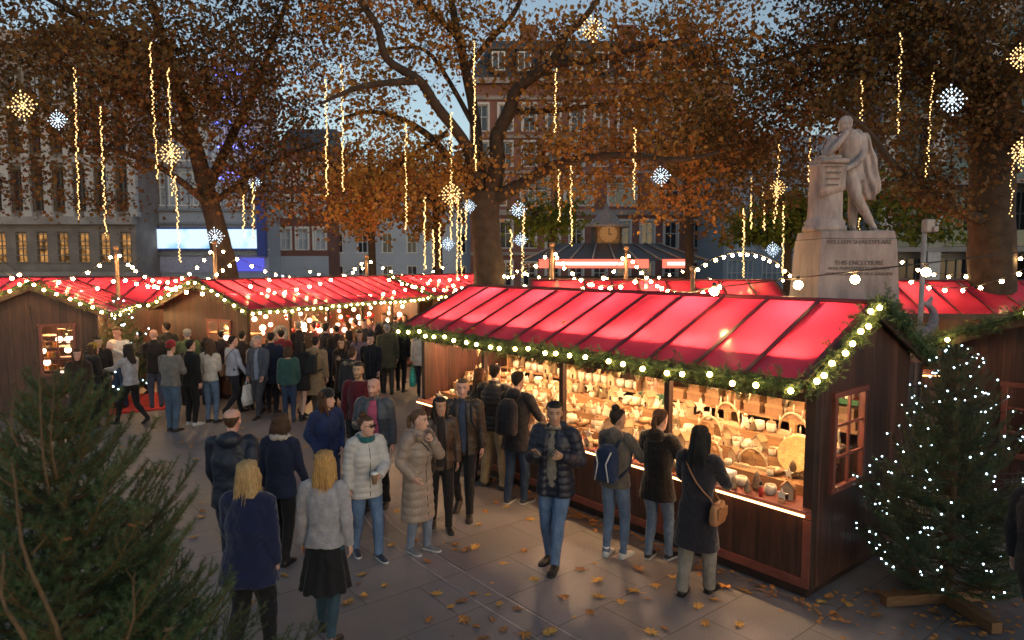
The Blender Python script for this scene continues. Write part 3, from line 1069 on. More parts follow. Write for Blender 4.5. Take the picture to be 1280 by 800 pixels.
# bare brown shoots rising from the near side
m = MB()
for (a, b, r) in ((D(72, 815, 2.05), D(6, 572, 2.1), .008), (D(28, 815, 1.95), D(-4, 690, 2.0), .008), (D(160, 812, 2.1), D(171, 715, 2.15), .005),
                  (D(62, 620, 2.3), D(38, 380, 2.4), .004), (D(70, 600, 2.4), D(62, 430, 2.45), .0035), (D(20, 560, 2.3), D(12, 470, 2.4), .0035)):
    n = 7
    a, b = a - p, b - p
    m.tube([a.lerp(b, t) + Vector((.012 * math.sin(t * 7 + r * 900), .01 * math.cos(t * 6), 0)) for t in [i / n for i in range(n + 1)]],
           [r * (1 - .6 * i / n) for i in range(n + 1)], 7)
    for t in (.3, .5, .68, .85):
        q = a.lerp(b, t)
        m.tube([q, q + Vector((random.uniform(-.05, .05), random.uniform(-.03, .03), .05))], [r * .5, .001], 5)
m.build('shoots', mat('bare_shoot', (.11, .066, .028), .75, var=.35, scale=20, bump=.5, bscale=80), ft)

pr = G(1182, 752)
fr_ = empty('christmas_tree', pr, 0, 'cut Christmas tree wound with white fairy lights between two stalls', 'Christmas tree')
SEG_R = fir(fr_, 2.50, .90, 18, 9, 9, 330, .028, .0019, 37, NEEDLE_DK, droop=.10, z0=.22)
m = MB()
m.box(0, 0, .06, 1.3, .10, .10, rz=.12).box(0, 0, .06, .10, 1.2, .10, rz=.12)
m.build('stand', mat('stand_wood', (.16, .08, .035), .7, var=.3, stretch=(1, 8, 8)), fr_)

pl = G(148, 500)
fl = empty('christmas_tree', D(148, 440, 16.0) * 1, 0, 'lit Christmas tree standing in the gap between the two left gables', 'Christmas tree')
fl.location.z = 0
SEG_L = fir(fl, 2.55, .95, 12, 7, 6, 110, .05, .004, 41, NEEDLE, droop=.06)
fm = empty('christmas_tree', (*(D(560, 450, 13.4).xy), 0), 0, 'little lit Christmas tree beside the far end of the big red roofed stall', 'Christmas tree')
SEG_M = fir(fm, 1.75, .5, 10, 6, 5, 110, .04, .0035, 43, NEEDLE, droop=.06)
# ------------------------------------------------------------------ light strings
WARM = (1.0, .62, .26)
BULB = lamp('warm_bulb', (1.0, .60, .24), FESTOON_E)
LEDW = lamp('warm_led', (1.0, .58, .20), DROP_E)
LEDC = lamp('cool_led', (.62, .86, 1.0), COOL_E)
SNOWC = lamp('snow_led', (.62, .82, 1.0), 3.2)
SNOWG = lamp('gold_led', (1.0, .58, .20), 3.4)
CABLE = mat('black_cable', (.02, .02, .02), .5)
SOCK = mat('bulb_socket', (.035, .03, .025), .4)

_bulb_mesh = {}


def bulb(parent, loc, r=.032, m=None, socket=True):
    m = m or BULB
    key = (m.name, round(r, 4), socket)
    if key not in _bulb_mesh:
        b = MB()
        b.ball((0, 0, -r * 1.15), r, 10, 7)
        o = b.build('bulb', m, None)
        _bulb_mesh[key] = o.data
        bpy.data.objects.remove(o)
        if socket:
            s = MB()
            s.lathe([(.3 * r, .9 * r), (.48 * r, .7 * r), (.5 * r, -.28 * r)], 8)
            o = s.build('socket', SOCK, None)
            _bulb_mesh[key + ('s',)] = o.data
            bpy.data.objects.remove(o)
    o = link(bpy.data.objects.new('bulb', _bulb_mesh[key]), parent)
    o.location = loc
    if socket and r > .03:
        s = link(bpy.data.objects.new('socket', _bulb_mesh[key + ('s',)]), o)
    return o


def festoon(a, b, n, sag, label, r=.032, group='festoon strings of warm bulbs over the market'):
    a, b = Vector(a), Vector(b)
    root = empty('festoon_string', a, 0, label, 'string lights', group)
    pts = []
    for i in range(25):
        t = i / 24
        pts.append((b - a) * t + Vector((0, 0, -4 * sag * t * (1 - t))))
    MB().tube(pts, .008, 5).build('cable', CABLE, root)
    for i in range(n):
        t = (i + .5 + random.uniform(-.12, .12)) / n
        p = (b - a) * t + Vector((0, 0, -4 * sag * t * (1 - t)))
        bulb(root, p - Vector((0, 0, .02)), r)
    return root


def light_drop(px, y0, y1, dist, label):
    a, b = D(px[0], y0, dist), D(px[1], y1, dist)
    ln = (b - a).length
    root = empty('light_drop', a, 0, label, 'hanging lights', 'vertical drops of warm fairy lights hung in the trees')
    MB().tube([(0, 0, 0), (b - a) * .5, b - a], .006, 5).build('cable', CABLE, root)
    m = MB()
    n = int(ln / .05)
    for i in range(n):
        p = (b - a) * ((i + .5) / n)
        rr = dist * .00102 * random.choice((.75, 1, 1.15, 1.25)) * random.uniform(.8, 1.1)
        q = p + Vector((random.uniform(-.028, .028), random.uniform(-.028, .028), 0))
        m.add([q + Vector(v) * rr for v in ((1, 0, 0), (0, 1, 0), (-1, 0, 0), (0, -1, 0), (0, 0, 1.3), (0, 0, -1.3))],
              [(0, 1, 4), (1, 2, 4), (2, 3, 4), (3, 0, 4), (1, 0, 5), (2, 1, 5), (3, 2, 5), (0, 3, 5)])
    m.build('bulbs', LEDW, root)['kind'] = 'stuff'
    return root


POS = [('left of the stone building windows', 'leftmost tall')]
DROPS = [  # x0, x1, y0, y1, dist, where it hangs
    (93, 99, 84, 275, 17, 'the long one left of its pair at the stone building'),
    (125, 133, 133, 298, 17, 'the lower one right of its pair at the stone building'),
    (187, 197, 52, 224, 17, 'high in the dark left tree, the upper one of its pair'),
    (210, 216, 84, 245, 17, 'in the dark left tree, running down through the gold snowflake'),
    (219, 225, 220, 328, 19, 'across the bright screen left of the left tree trunk'),
    (304, 305, 243, 296, 20, 'short one before the right screen, left of its pair'),
    (316, 317, 228, 300, 20, 'short one before the right screen, right of its pair'),
    (407, 409, 98, 246, 18, 'in the gap between left and central trees, left of its pair'),
    (427, 429, 80, 240, 18, 'in the gap between left and central trees, right of its pair'),
    (507, 508, 152, 287, 18, 'left half of the central tree, ending in orange leaves'),
    (531, 531, 246, 338, 21, 'low one furthest left of those by the big trunk'),
    (542, 542, 287, 335, 22, 'short low one second of those left of the big trunk'),
    (550, 550, 278, 335, 22, 'short low one third of those left of the big trunk'),
    (564, 564, 140, 300, 18, 'crossing the gold snowflake left of the big trunk'),
    (572, 572, 240, 350, 19, 'long low one close left of the big trunk'),
    (576, 577, 262, 345, 18, 'low one nearest the left edge of the big trunk'),
    (583, 582, 250, 300, 20, 'short one against the left bark of the big trunk'),
    (592, 594, 50, 214, 17.4, 'down the middle limb of the big forked tree'),
    (639, 639, 287, 345, 20, 'short low one right of the big trunk'),
    (655, 653, 262, 347, 20, 'low one hanging through the two white snowflakes'),
    (695, 694, 85, 166, 17, 'upper one in the right limbs of the central tree'),
    (699, 699, 209, 278, 18, 'before the brick block, left of its pair'),
    (714, 714, 207, 308, 18, 'before the brick block, right of its pair ending by the clock'),
    (794, 792, 159, 250, 17, 'alone before the brick block left of the white snowflake'),
    (930, 929, 260, 347, 22, 'low leftmost of the cluster left of the statue'),
    (939, 939, 220, 287, 22, 'second of the cluster left of the statue'),
    (954, 955, 233, 288, 22, 'third of the cluster left of the statue'),
    (968, 968, 236, 285, 22, 'short fourth of the cluster left of the statue'),
    (975, 970, 163, 268, 18, 'tall bright one of the cluster left of the statue'),
    (980, 978, 250, 345, 22, 'low rightmost of the cluster left of the statue'),
    (1012, 1012, 172, 243, 17, 'just left of the statue head'),
    (1077, 1076, 100, 158, 15, 'just behind and above the statue shoulder'),
    (1073, 1073, 272, 288, 15, 'tiny end showing under the statue'),
    (1127, 1122, 40, 168, 14, 'tall one high right of the statue'),
    (1167, 1158, 90, 222, 14, 'left of the white snowflake at the right tree'),
    (1268, 1263, 185, 272, 13, 'at the far right beside the thick trunk'),
    (1276, 1275, 175, 215, 13, 'short one at the right edge of the photo'),
]
for x0, x1, y0, y1, d, lb in DROPS:
    light_drop((x0, x1), y0, y1, d, 'warm hanging light drop, ' + lb)


def snowflake(px, py, dist, size, m, label):
    size *= .84
    c = D(px, py, dist)
    root = empty('snowflake_light', c, 0, label, 'snowflake light', 'lit snowflakes hung in the trees')
    MB().tube([(0, 0, size), (0, 0, size + .8)], .006, 5).build('hanger', CABLE, root)
    w = MB()
    g = MB()
    r = size * .052
    for k in range(8):
        a = k * math.pi / 4 + .1
        L_ = size * (1 if k % 2 == 0 else .78)
        d = Vector((math.cos(a), 0, math.sin(a)))
        g.tube([(0, 0, 0), d * L_], size * .02, 4)
        for t in (.25, .5, .72, 1):
            w.ball(d * L_ * t, r * random.uniform(.8, 1.25), 6, 4)
        for s in (-1, 1):
            a2 = a + s * .42
            w.ball(Vector((math.cos(a2), 0, math.sin(a2))) * L_ * .8, r * .9, 6, 4)
            g.tube([d * L_ * .5, Vector((math.cos(a2), 0, math.sin(a2))) * L_ * .8], size * .015, 4)
    w.ball((0, 0, 0), r * 1.7, 6, 4)
    g.build('frame', mat('snow_frame', (.5, .5, .5), .4), root)
    w.build('leds', m, root)['kind'] = 'stuff'


for a in [(28, 132, 17, .42, SNOWG, 'gold snowflake light at the far left edge'), (72, 150, 17, .28, SNOWC, 'small white snowflake beside the far left gold one'),
          (213, 192, 16.8, .36, SNOWG, 'gold snowflake on a light drop in the left tree'), (740, 36, 16, .34, SNOWG, 'gold snowflake high above the mansard roof'),
          (826, 220, 17, .28, SNOWC, 'white snowflake before the brick block windows'), (648, 262, 18, .26, SNOWC, 'white snowflake just right of the big trunk'),
          (651, 300, 18.5, .22, SNOWC, 'small white snowflake low beside the big trunk'), (1190, 125, 13.5, .34, SNOWC, 'large white snowflake beside the right tree'),
          (1276, 72, 13, .30, SNOWG, 'gold snowflake cut by the right edge'), (564, 243, 17.5, .36, SNOWG, 'gold snowflake left of the big trunk fork'),
          (560, 305, 19, .22, SNOWC, 'small white snowflake low left of the big trunk'), (587, 258, 18, .2, SNOWC, 'faint white snowflake against the bark of the big trunk'),
          (966, 312, 20, .25, SNOWC, 'white snowflake before the green tree by the plinth'), (269, 296, 20, .32, SNOWC, 'white snowflake in front of the left tree trunk'),
          (972, 235, 17.5, .28, SNOWG, 'gold snowflake left of the statue'), (318, 229, 21, .26, SNOWC, 'white snowflake under the violet light clusters'),
          (1278, 190, 12.5, .3, SNOWG, 'low gold snowflake at the right edge beside the trunk')]:
    snowflake(*a)


def tree_lights(root, segs, n, r, label, loc, seed, step=.53):
    rnd = random.Random(seed)
    t = empty('fairy_lights', loc, 0, label, 'fairy lights')
    L_ = [tuple(s[1]) for s in segs]
    # outer points only, in winding order
    pick = []
    zmax = max(p[2] for p in L_)
    cand = sorted(L_, key=lambda p: p[2])
    for i in range(n):
        z = cand[0][2] + (zmax - cand[0][2]) * ((i + .5) / n) ** 1.15
        az = i * step
        best = max((p for p in rnd.sample(L_, min(len(L_), 260)) if abs(p[2] - z) < .16),
                   key=lambda p: (p[0] * math.cos(az) + p[1] * math.sin(az)), default=None)
        if best:
            pick.append(Vector(best) * 1.0 + Vector((rnd.uniform(-.02, .02), rnd.uniform(-.02, .02), .012)))
    w = MB()
    w.tube([p - Vector((0, 0, .012)) for p in pick], .0022, 4)
    w.build('wire', CABLE, t)
    for p in pick:
        bulb(t, p + Vector((0, 0, r)), r, LEDC, socket=False)
    return t


tree_lights(fr_, SEG_R, 99, .0075, 'cool white fairy lights wound round the tree between the right stalls', fr_.location, 3)
tree_lights(fr_, SEG_R, 98, .0062, 'second thinner string of white fairy lights woven deeper into that right tree', fr_.location, 9, 2.4)
tree_lights(fl, SEG_L, 60, .017, 'white fairy lights on the tree between the left gables', fl.location, 4)
tree_lights(fm, SEG_M, 34, .014, 'white fairy lights on the little tree at the stall end', fm.location, 5)

# poles and festoon strings
POLEM = mat('pole_paint', (.25, .15, .09), .5)


def pole(px, ytop, dist, label, lampTop=True):
    t = D(px, ytop, dist)
    root = empty('light_pole', (t.x, t.y, 0), 0, label, 'pole', 'slim poles carrying the festoon strings')
    MB().tube([(0, 0, 0), (0, 0, t.z)], .05, 8).build('shaft', POLEM, root)
    MB().lathe([(.07, 0), (.07, .08), (.03, .1)], 8, (0, 0, t.z)).build('cap', POLEM, root)
    return t


pA = pole(690, 308, 17, 'slim festoon pole standing before the red kiosk sign')
pB = pole(783, 312, 18, 'slim festoon pole right of the kiosk clock')
pC = pole(268, 305, 19, 'slim festoon pole beside the left tree trunk')
pD = pole(145, 312, 18, 'slim festoon pole above the gap of the left gables')
pE = pole(458, 322, 23, 'slim festoon pole at the far end of the left row')
pF = pole(866, 338, 15, 'slim festoon pole behind the ridge of the big stall')
FES = [
    (D(-20, 330, 14), pD, 9, .55, 'string from the far left edge to the pole over the gables'),
    (D(-20, 305, 15), D(175, 322, 17), 8, .9, 'low sagging string over the far left roof'),
    (pD, pC, 13, .9, 'string between the two left poles'),
    (D(150, 345, 15), D(300, 318, 20), 14, .5, 'string rising over the left red roof'),
    (pC, D(460, 330, 24), 13, .7, 'string from the left trunk towards the far row'),
    (D(180, 352, 14.5), D(420, 345, 19), 14, .35, 'string running low along the left ridge'),
    (D(300, 352, 16.5), D(540, 350, 22), 14, .4, 'string running low along the far roofs'),
    (D(330, 345, 18), pE, 10, .5, 'string ending at the far pole'),
    (pE, D(600, 338, 25), 12, .5, 'string from the far pole to the big trunk'),
    (D(480, 345, 20), D(640, 342, 21), 12, .4, 'low string passing before the big trunk'),
    (D(600, 322, 20), pA, 7, .6, 'string from the big trunk to the pole at the kiosk sign'),
    (pA, D(800, 345, 13), 9, .5, 'string falling from the kiosk pole to the big roof'),
    (pA, pB, 9, .9, 'string between the two kiosk poles'),
    (pB, D(905, 352, 12), 16, .55, 'close set string falling right from the clock pole'),
    (pF, D(1000, 355, 18), 14, -.6, 'string over the yellow lit back roof'),
    (D(650, 352, 15), D(760, 340, 14), 9, .3, 'string low behind the big stall ridge'),
    (D(560, 352, 19), D(700, 350, 19), 12, .3, 'string behind the left end of the big roof'),
    (D(880, 345, 18), D(1010, 335, 19), 10, .3, 'string low behind the left side of the plinth'),
    (D(640, 335, 24), D(860, 335, 23), 16, .5, 'fine string along the front of the ticket kiosk'),
    (D(380, 335, 27), D(560, 330, 28), 14, .6, 'distant string before the pale terrace'),
    (D(1120, 320, 17), D(1290, 312, 15), 8, .5, 'string behind the statue towards the right trunk'),
    (D(1130, 345, 15), D(1290, 330, 13), 7, .35, 'string above the right back roof'),
]
for a, b, n, s, lb in FES:
    festoon(a, b, n, s, 'festoon ' + lb, r=.036)
# the near string with large bulbs in front of the statue
na, nb_ = D(862, 363, 8.0), D(1330, 309, 7.6)
festoon(na, nb_, 0, .0, 'bare cable of the near festoon passing before the plinth')
root = bpy.data.objects['festoon_string.%03d' % (len([o for o in bpy.data.objects if o.name.startswith('festoon_string')]) - 1)]
root['label'] = 'nearest festoon string with big round bulbs passing before the plinth'
for px, py in ((893, 358), (998, 350), (1069, 343), (1158, 334)):
    p = D(px, py, 7.85)
    bulb(root, p - root.location, .05)
# ------------------------------------------------------------------ stalls
def plank_mat(name, col, pitch=.14, axis='xy', rough=.55, dark_line=.35, coat=0.0):
    m = bpy.data.materials.new(name)
    m.use_nodes = True
    N, L = m.node_tree.nodes, m.node_tree.links
    b = N['Principled BSDF']
    b.inputs['Roughness'].default_value = rough
    b.inputs['Coat Weight'].default_value = coat
    b.inputs['Coat Roughness'].default_value = .25
    tc = N.new('ShaderNodeTexCoord')
    sx = N.new('ShaderNodeSeparateXYZ')
    L.new(tc.outputs['Object'], sx.inputs[0])
    if axis == 'xy':
        ad = N.new('ShaderNodeMath'); ad.operation = 'ADD'
        L.new(sx.outputs[0], ad.inputs[0]); L.new(sx.outputs[1], ad.inputs[1]); s = ad.outputs[0]
        st = (9, 9, .9)
    else:
        s = sx.outputs[2]
        st = (.9, .9, 9)
    dv = N.new('ShaderNodeMath'); dv.operation = 'DIVIDE'; dv.inputs[1].default_value = pitch
    L.new(s, dv.inputs[0])
    fr = N.new('ShaderNodeMath'); fr.operation = 'FRACT'; L.new(dv.outputs[0], fr.inputs[0])
    fl_ = N.new('ShaderNodeMath'); fl_.operation = 'FLOOR'; L.new(dv.outputs[0], fl_.inputs[0])
    wn_ = N.new('ShaderNodeTexWhiteNoise'); wn_.noise_dimensions = '1D'; L.new(fl_.outputs[0], wn_.inputs['W'])
    mp = N.new('ShaderNodeMapping'); mp.inputs['Scale'].default_value = st
    L.new(tc.outputs['Object'], mp.inputs[0])
    nz = N.new('ShaderNodeTexNoise'); nz.inputs['Scale'].default_value = 2.2; nz.inputs['Detail'].default_value = 6
    L.new(mp.outputs[0], nz.inputs['Vector'])
    r1 = N.new('ShaderNodeMapRange'); r1.inputs['From Min'].default_value = .3; r1.inputs['From Max'].default_value = .7
    r1.inputs['To Min'].default_value = .55; r1.inputs['To Max'].default_value = 1.4
    L.new(nz.outputs['Fac'], r1.inputs['Value'])
    r2 = N.new('ShaderNodeMapRange'); r2.inputs['To Min'].default_value = .7; r2.inputs['To Max'].default_value = 1.3
    L.new(wn_.outputs[0], r2.inputs['Value'])
    pp = N.new('ShaderNodeMath'); pp.operation = 'PINGPONG'; pp.inputs[1].default_value = .5; L.new(fr.outputs[0], pp.inputs[0])
    r3 = N.new('ShaderNodeMapRange'); r3.inputs['From Max'].default_value = .045; r3.inputs['To Min'].default_value = dark_line; r3.inputs['To Max'].default_value = 1
    L.new(pp.outputs[0], r3.inputs['Value'])
    m1 = N.new('ShaderNodeMath'); m1.operation = 'MULTIPLY'; L.new(r1.outputs[0], m1.inputs[0]); L.new(r2.outputs[0], m1.inputs[1])
    m2 = N.new('ShaderNodeMath'); m2.operation = 'MULTIPLY'; L.new(m1.outputs[0], m2.inputs[0]); L.new(r3.outputs[0], m2.inputs[1])
    mx = N.new('ShaderNodeMix'); mx.data_type = 'RGBA'; mx.blend_type = 'MULTIPLY'; mx.inputs[0].default_value = 1
    mx.inputs[6].default_value = (*col, 1); L.new(m2.outputs[0], mx.inputs[7])
    L.new(mx.outputs[2], b.inputs['Base Color'])
    bp = N.new('ShaderNodeBump'); bp.inputs['Strength'].default_value = .5; bp.inputs['Distance'].default_value = .01
    L.new(m2.outputs[0], bp.inputs['Height']); L.new(bp.outputs[0], b.inputs['Normal'])
    return m


PLANK = plank_mat('dark_plank', (.062, .024, .016), coat=.15)
PLANK_IN = plank_mat('pale_plank', (.34, .19, .09), pitch=.16)
TRIM = mat('red_brown_trim', (.19, .055, .038), .5, var=.3, scale=3, stretch=(1, 1, 1), bump=.15, bscale=20)
DARKWOOD = mat('dark_wood', (.036, .017, .012), .55, var=.4, scale=4, bump=.2)
SHELFW = mat('shelf_wood', (.36, .20, .095), .55, var=.3, scale=3, stretch=(1, 8, 8))


def roof_mat():
    m = bpy.data.materials.new('red_roof_sheet')
    m.use_nodes = True
    N, L = m.node_tree.nodes, m.node_tree.links
    b = N['Principled BSDF']
    b.inputs['Base Color'].default_value = (.60, .014, .045, 1)
    tc = N.new('ShaderNodeTexCoord')
    nz = N.new('ShaderNodeTexNoise'); nz.inputs['Scale'].default_value = 1.4; nz.inputs['Detail'].default_value = 5
    L.new(tc.outputs['Object'], nz.inputs['Vector'])
    cr = N.new('ShaderNodeValToRGB')
    cr.color_ramp.elements[0].position = .3; cr.color_ramp.elements[0].color = (.60, .035, .085, 1)
    cr.color_ramp.elements[1].position = .7; cr.color_ramp.elements[1].color = (.78, .060, .130, 1)
    L.new(nz.outputs['Fac'], cr.inputs[0]); L.new(cr.outputs[0], b.inputs['Base Color'])
    b.inputs['Roughness'].default_value = .19
    b.inputs['Specular IOR Level'].default_value = .5
    # wrinkles of the stretched sheet
    mp = N.new('ShaderNodeMapping'); mp.inputs['Scale'].default_value = (1.6, 2.2, 2.2)
    L.new(tc.outputs['Object'], mp.inputs[0])
    n2 = N.new('ShaderNodeTexNoise'); n2.inputs['Scale'].default_value = 2.0; n2.inputs['Detail'].default_value = 4
    L.new(mp.outputs[0], n2.inputs['Vector'])
    bp = N.new('ShaderNodeBump'); bp.inputs['Strength'].default_value = .28; bp.inputs['Distance'].default_value = .02
    L.new(n2.outputs['Fac'], bp.inputs['Height']); L.new(bp.outputs[0], b.inputs['Normal'])
    t = N.new('ShaderNodeBsdfTranslucent'); L.new(cr.outputs[0], t.inputs['Color'])
    mx = N.new('ShaderNodeMixShader'); mx.inputs[0].default_value = .5
    L.new(b.outputs[0], mx.inputs[1]); L.new(t.outputs[0], mx.inputs[2])
    L.new(mx.outputs[0], N['Material Output'].inputs['Surface'])
    return m


ROOFM = roof_mat()
SHADECAPM = mat('shade_and_cap_red', (.13, .010, .018), .5, var=.2)  # dark red of the painted rafter shade strips and of the ridge cap
STRIPM = lamp('strip_lamp', (1.0, .62, .28), STRIP_E)
ROOFFILLM = lamp('roof_fill_lamp', (1.0, .66, .40), ROOF_FILL_E)  # added lamps under the ridge, put in so the roof sheet glows
LAMPM = lamp('stall_lamp', (1.0, .60, .24), STALL_E)
ROPE = lamp('rope_light', (1.0, .52, .20), 7)
PANE = glass_mat('stall_pane', opac=.12, rough=.02)


def garland(path, rad, nb, label, seed, br=.026, bm=None, loc=None, group='fir garlands on the stall roof edges', ln=.046, wd=.0036, dens=200, npm=190):
    rng = np.random.default_rng(seed)
    rnd = random.Random(seed)
    path = [Vector(p) for p in path]
    o = path[0].copy()
    root = empty('fir_garland', o, 0, label, 'garland', group)
    segs = []
    cum = [0]
    for a, b in zip(path[:-1], path[1:]):
        cum.append(cum[-1] + (b - a).length)

    def pos(s):
        for i in range(len(path) - 1):
            if s <= cum[i + 1] or i == len(path) - 2:
                t = (s - cum[i]) / max(cum[i + 1] - cum[i], 1e-6)
                return path[i].lerp(path[i + 1], t)
    total = cum[-1]
    n = int(total * dens)
    for i in range(n):
        s = rnd.uniform(0, total)
        p = pos(s) - o + Vector((rnd.gauss(0, .25), rnd.gauss(0, .25), rnd.gauss(0, .3))) * rad
        d = Vector((rnd.gauss(0, 1), rnd.gauss(0, 1), rnd.gauss(-.3, 1))).normalized()
        segs.append((p, p + d * rad * rnd.uniform(.45, 1.05) * (1.2 if math.sin(s * 21) > 0 else .9)))
    mb = MB()
    mb.tube([pos(total * i / 30) - o for i in range(31)], rad * .2, 6)
    mb.build('core', NEEDLE_DK, root)
    S = np.array([[tuple(a), tuple(b)] for a, b in segs])
    V, F = needles_on(S, npm, ln, wd, rng)
    mesh_np('foliage', V, F, [NEEDLE], root)
    for i in range(nb):
        s = total * (i + .5) / nb
        p = pos(s) - o
        bulb(root, p + Vector((rnd.uniform(-.3, .3) * rad, -rad * .55, rnd.uniform(-.15, .35) * rad)) + (camdir(pos(s)) * rad * .62), br, bm or GBULB, socket=False)
    return root


def camdir(p):
    # outward from the roof edge towards the open market square
    v = Vector((-p.x * .15 - .6, -1.0, .25))
    return v.normalized()


GBULB = lamp('garland_bulb', (1.0, .60, .18), GARLAND_E)


def stall(name, label, loc, rz, L, W, eave=2.17, ridge=2.82, wins=(), posts=3, lamps=4, rafter_n=11, front=True, over=.28, endo=.2, back_open=False, lamp_scale=1.0, strip=0, lamp_z=2.12):
    """local frame: x along, front wall at y=0 facing -y; wins: (end, y0, y1, z0, z1)"""
    root = empty(name, loc, rz, label, 'market stall', 'red roofed wooden market stalls')
    MB().box(L / 2, W / 2, .06, L - .12, W - .12, .12).build('plinth', DARKWOOD, root)
    # floor and back
    MB().box(L / 2, W / 2, .135, L - .1, W - .1, .03).build('floor', DARKWOOD, root)
    MB().box(L / 2, W - .02, (.12 + eave) / 2, L - .16, .04, eave - .12).build('back_wall', PLANK, root)
    # end walls with gables
    sl = (ridge - eave) / (W / 2 + over)
    e_w = eave + sl * over
    for end, x in ((0, .02), (1, L - .02)):
        m = MB()
        ws = [w for w in wins if w[0] == end]
        y0, y1 = .08, W - .08
        if ws:
            _, a, b, z0, z1 = ws[0]
            m.box(x, (y0 + a) / 2, (.12 + e_w) / 2, .04, a - y0, e_w - .12)
            m.box(x, (b + y1) / 2, (.12 + e_w) / 2, .04, y1 - b, e_w - .12)
            m.box(x, (a + b) / 2, (.12 + z0) / 2, .04, b - a, z0 - .12)
            m.box(x, (a + b) / 2, (z1 + e_w) / 2, .04, b - a, e_w - z1)
        else:
            m.box(x, W / 2, (.12 + e_w) / 2, .04, y1 - y0, e_w - .12)
        k = len(m.V)
        m.prism([(0.0, e_w), (W, e_w), (W / 2, e_w + sl * W / 2 - .03)], -.02, .02)
        m.xform(Matrix.Translation((x, 0, 0)) @ Matrix.Rotation(R(90), 4, 'Z'), k)
        wall = m.build('gable_wall', PLANK, root)
        if ws:
            sg = -1 if end == 0 else 1
            f = MB()
            t = .055
            xf = x + sg * .03
            f.box(xf, (a + b) / 2, z0, .06, b - a + .1, t).box(xf, (a + b) / 2, z1, .06, b - a + .1, t)
            f.box(xf, a, (z0 + z1) / 2, .058, t, z1 - z0).box(xf, b, (z0 + z1) / 2, .058, t, z1 - z0)
            f.box(xf, (a + b) / 2, (z0 + z1) / 2, .03, .025, z1 - z0)
            for q in (1, 2):
                f.box(xf, (a + b) / 2, z0 + (z1 - z0) * q / 3, .028, b - a, .025)
            wf = f.build('window', TRIM, root, bevel=.004)
            MB().box(xf - sg * .012, (a + b) / 2, (z0 + z1) / 2, .004, b - a, z1 - z0).build('pane', PANE, wf)
    # corner posts
    for x in (.05, L - .05):
        for y in (.05, W - .05):
            MB().box(x, y, (.1 + e_w) / 2, .1, .1, e_w - .1).build('post', DARKWOOD, root, bevel=.006)
    for i in range(posts):
        MB().box(L * (i + 1) / (posts + 1), .05, (.9 + e_w) / 2, .075, .075, e_w - .9).build('post', DARKWOOD, root, bevel=.006)
    MB().box(L / 2, .05, e_w - (.19 if strip else .05), L - .2, .07, .12).build('front_beam', DARKWOOD, root)
    if front:
        nP = max(2, round(L / 1.75))
        for i in range(nP):
            w = L / nP
            xc = w * (i + .5)
            p = MB().box(xc, .035, .5, w - .16, .03, .76).build('front_panel', PLANK, root)
            f = MB()
            f.box(xc, .02, .16, w - .02, .05, .09).box(xc, .02, .84, w - .02, .05, .07)
            for s in (-1, 1):
                f.box(xc + s * (w / 2 - .05), .0215, .5, .085, .053, .59)
            f.build('panel_trim', TRIM, p, bevel=.006)
        c = MB().box(L / 2, .2, .895, L - .02, .62, .035).build('counter', TRIM, root, bevel=.006)
        m = MB()
        m.tube([(.02, -.115, .87), (L - .02, -.115, .87)], .011, 6)
        m.build('rope_light', ROPE, c)
    # rafters and roof
    m = MB()
    hw = W / 2 + over
    ang = math.atan2(ridge - eave, hw)
    sl_len = math.hypot(hw, ridge - eave)
    for side, s in ((0, 1), (1, -1)):
        r = MB()
        nx, ny = 24, 6
        V, F = [], []
        for i in range(nx + 1):
            for j in range(ny + 1):
                u, v = i / nx, j / ny
                x = -endo + (L + 2 * endo) * u
                y = -over + hw * v
                z = eave + (ridge - eave) * v
                z -= .006 * abs(math.sin(u * rafter_n * math.pi)) * math.sin(v * math.pi)   # sheet sags between rafters
                if side:
                    y = W - y
                V.append((x, y, z + .03))
        for i in range(nx):
            for j in range(ny):
                a = i * (ny + 1) + j
                q = (a, a + ny + 1, a + ny + 2, a + 1)
                F.append(q if side == 0 else q[::-1])
        r.add(V, F, smooth=True)
        ro = r.build('roof_slope', ROOFM, root)
        m = MB()
        for i in range(rafter_n + 1):
            x = -endo + (L + 2 * endo) * i / rafter_n
            x = min(max(x, -endo + .035), L + endo - .035)
            yc, zc = -over + hw / 2, (eave + ridge) / 2
            if side:
                yc = W - yc
            m.box(x, yc, zc + .047, .05, sl_len, .012, rx=ang * s)  # dark strip above each rafter, its shade painted onto the sheet
        m.build('dark_line', SHADECAPM, ro)
        m = MB()
        for i in range(rafter_n + 1):
            x = -endo + (L + 2 * endo) * i / rafter_n
            x = min(max(x, -endo + .04), L + endo - .04)
            yc, zc = -over + hw / 2, (eave + ridge) / 2
            if side:
                yc = W - yc
            m.box(x, yc, zc - .03, .06, sl_len - .1, .07, rx=ang * s)
        m.build('rafters', DARKWOOD, root)
        for x in (-endo - .015, L + endo + .015):
            yc, zc = -over + hw / 2, (eave + ridge) / 2
            if side:
                yc = W - yc
            MB().box(x, yc, zc - .03, .03, sl_len + .02, .16, rx=ang * s).build('bargeboard', DARKWOOD, root)
    for yy in (-over - .015, W + over + .015):
        MB().box(L / 2, yy, eave - .02, L + 2 * endo, .03, .12).build('fascia', DARKWOOD, root)
    MB().tube([(-endo, W / 2, ridge + .035), (L + endo, W / 2, ridge + .035)], .03, 8).build('ridge_cap', SHADECAPM, root)
    if strip:
        MB().box(L / 2, .0, e_w - .29, L - .22, .025, .20).build('light_shield', DARKWOOD, root)  # added board, unseen behind the garland, holds strip light off the paving
        for i in range(strip):
            x = L * (i + .5) / strip
            lp = MB().tube([(-.36, 0, 0), (.36, 0, 0)], .016, 8).build('strip_lamp', STRIPM, root)
            lp.location = (x, .15, e_w - .24)
            MB().box(0, -.028, .01, .8, .012, .05).build('reflector', WHITE, lp)
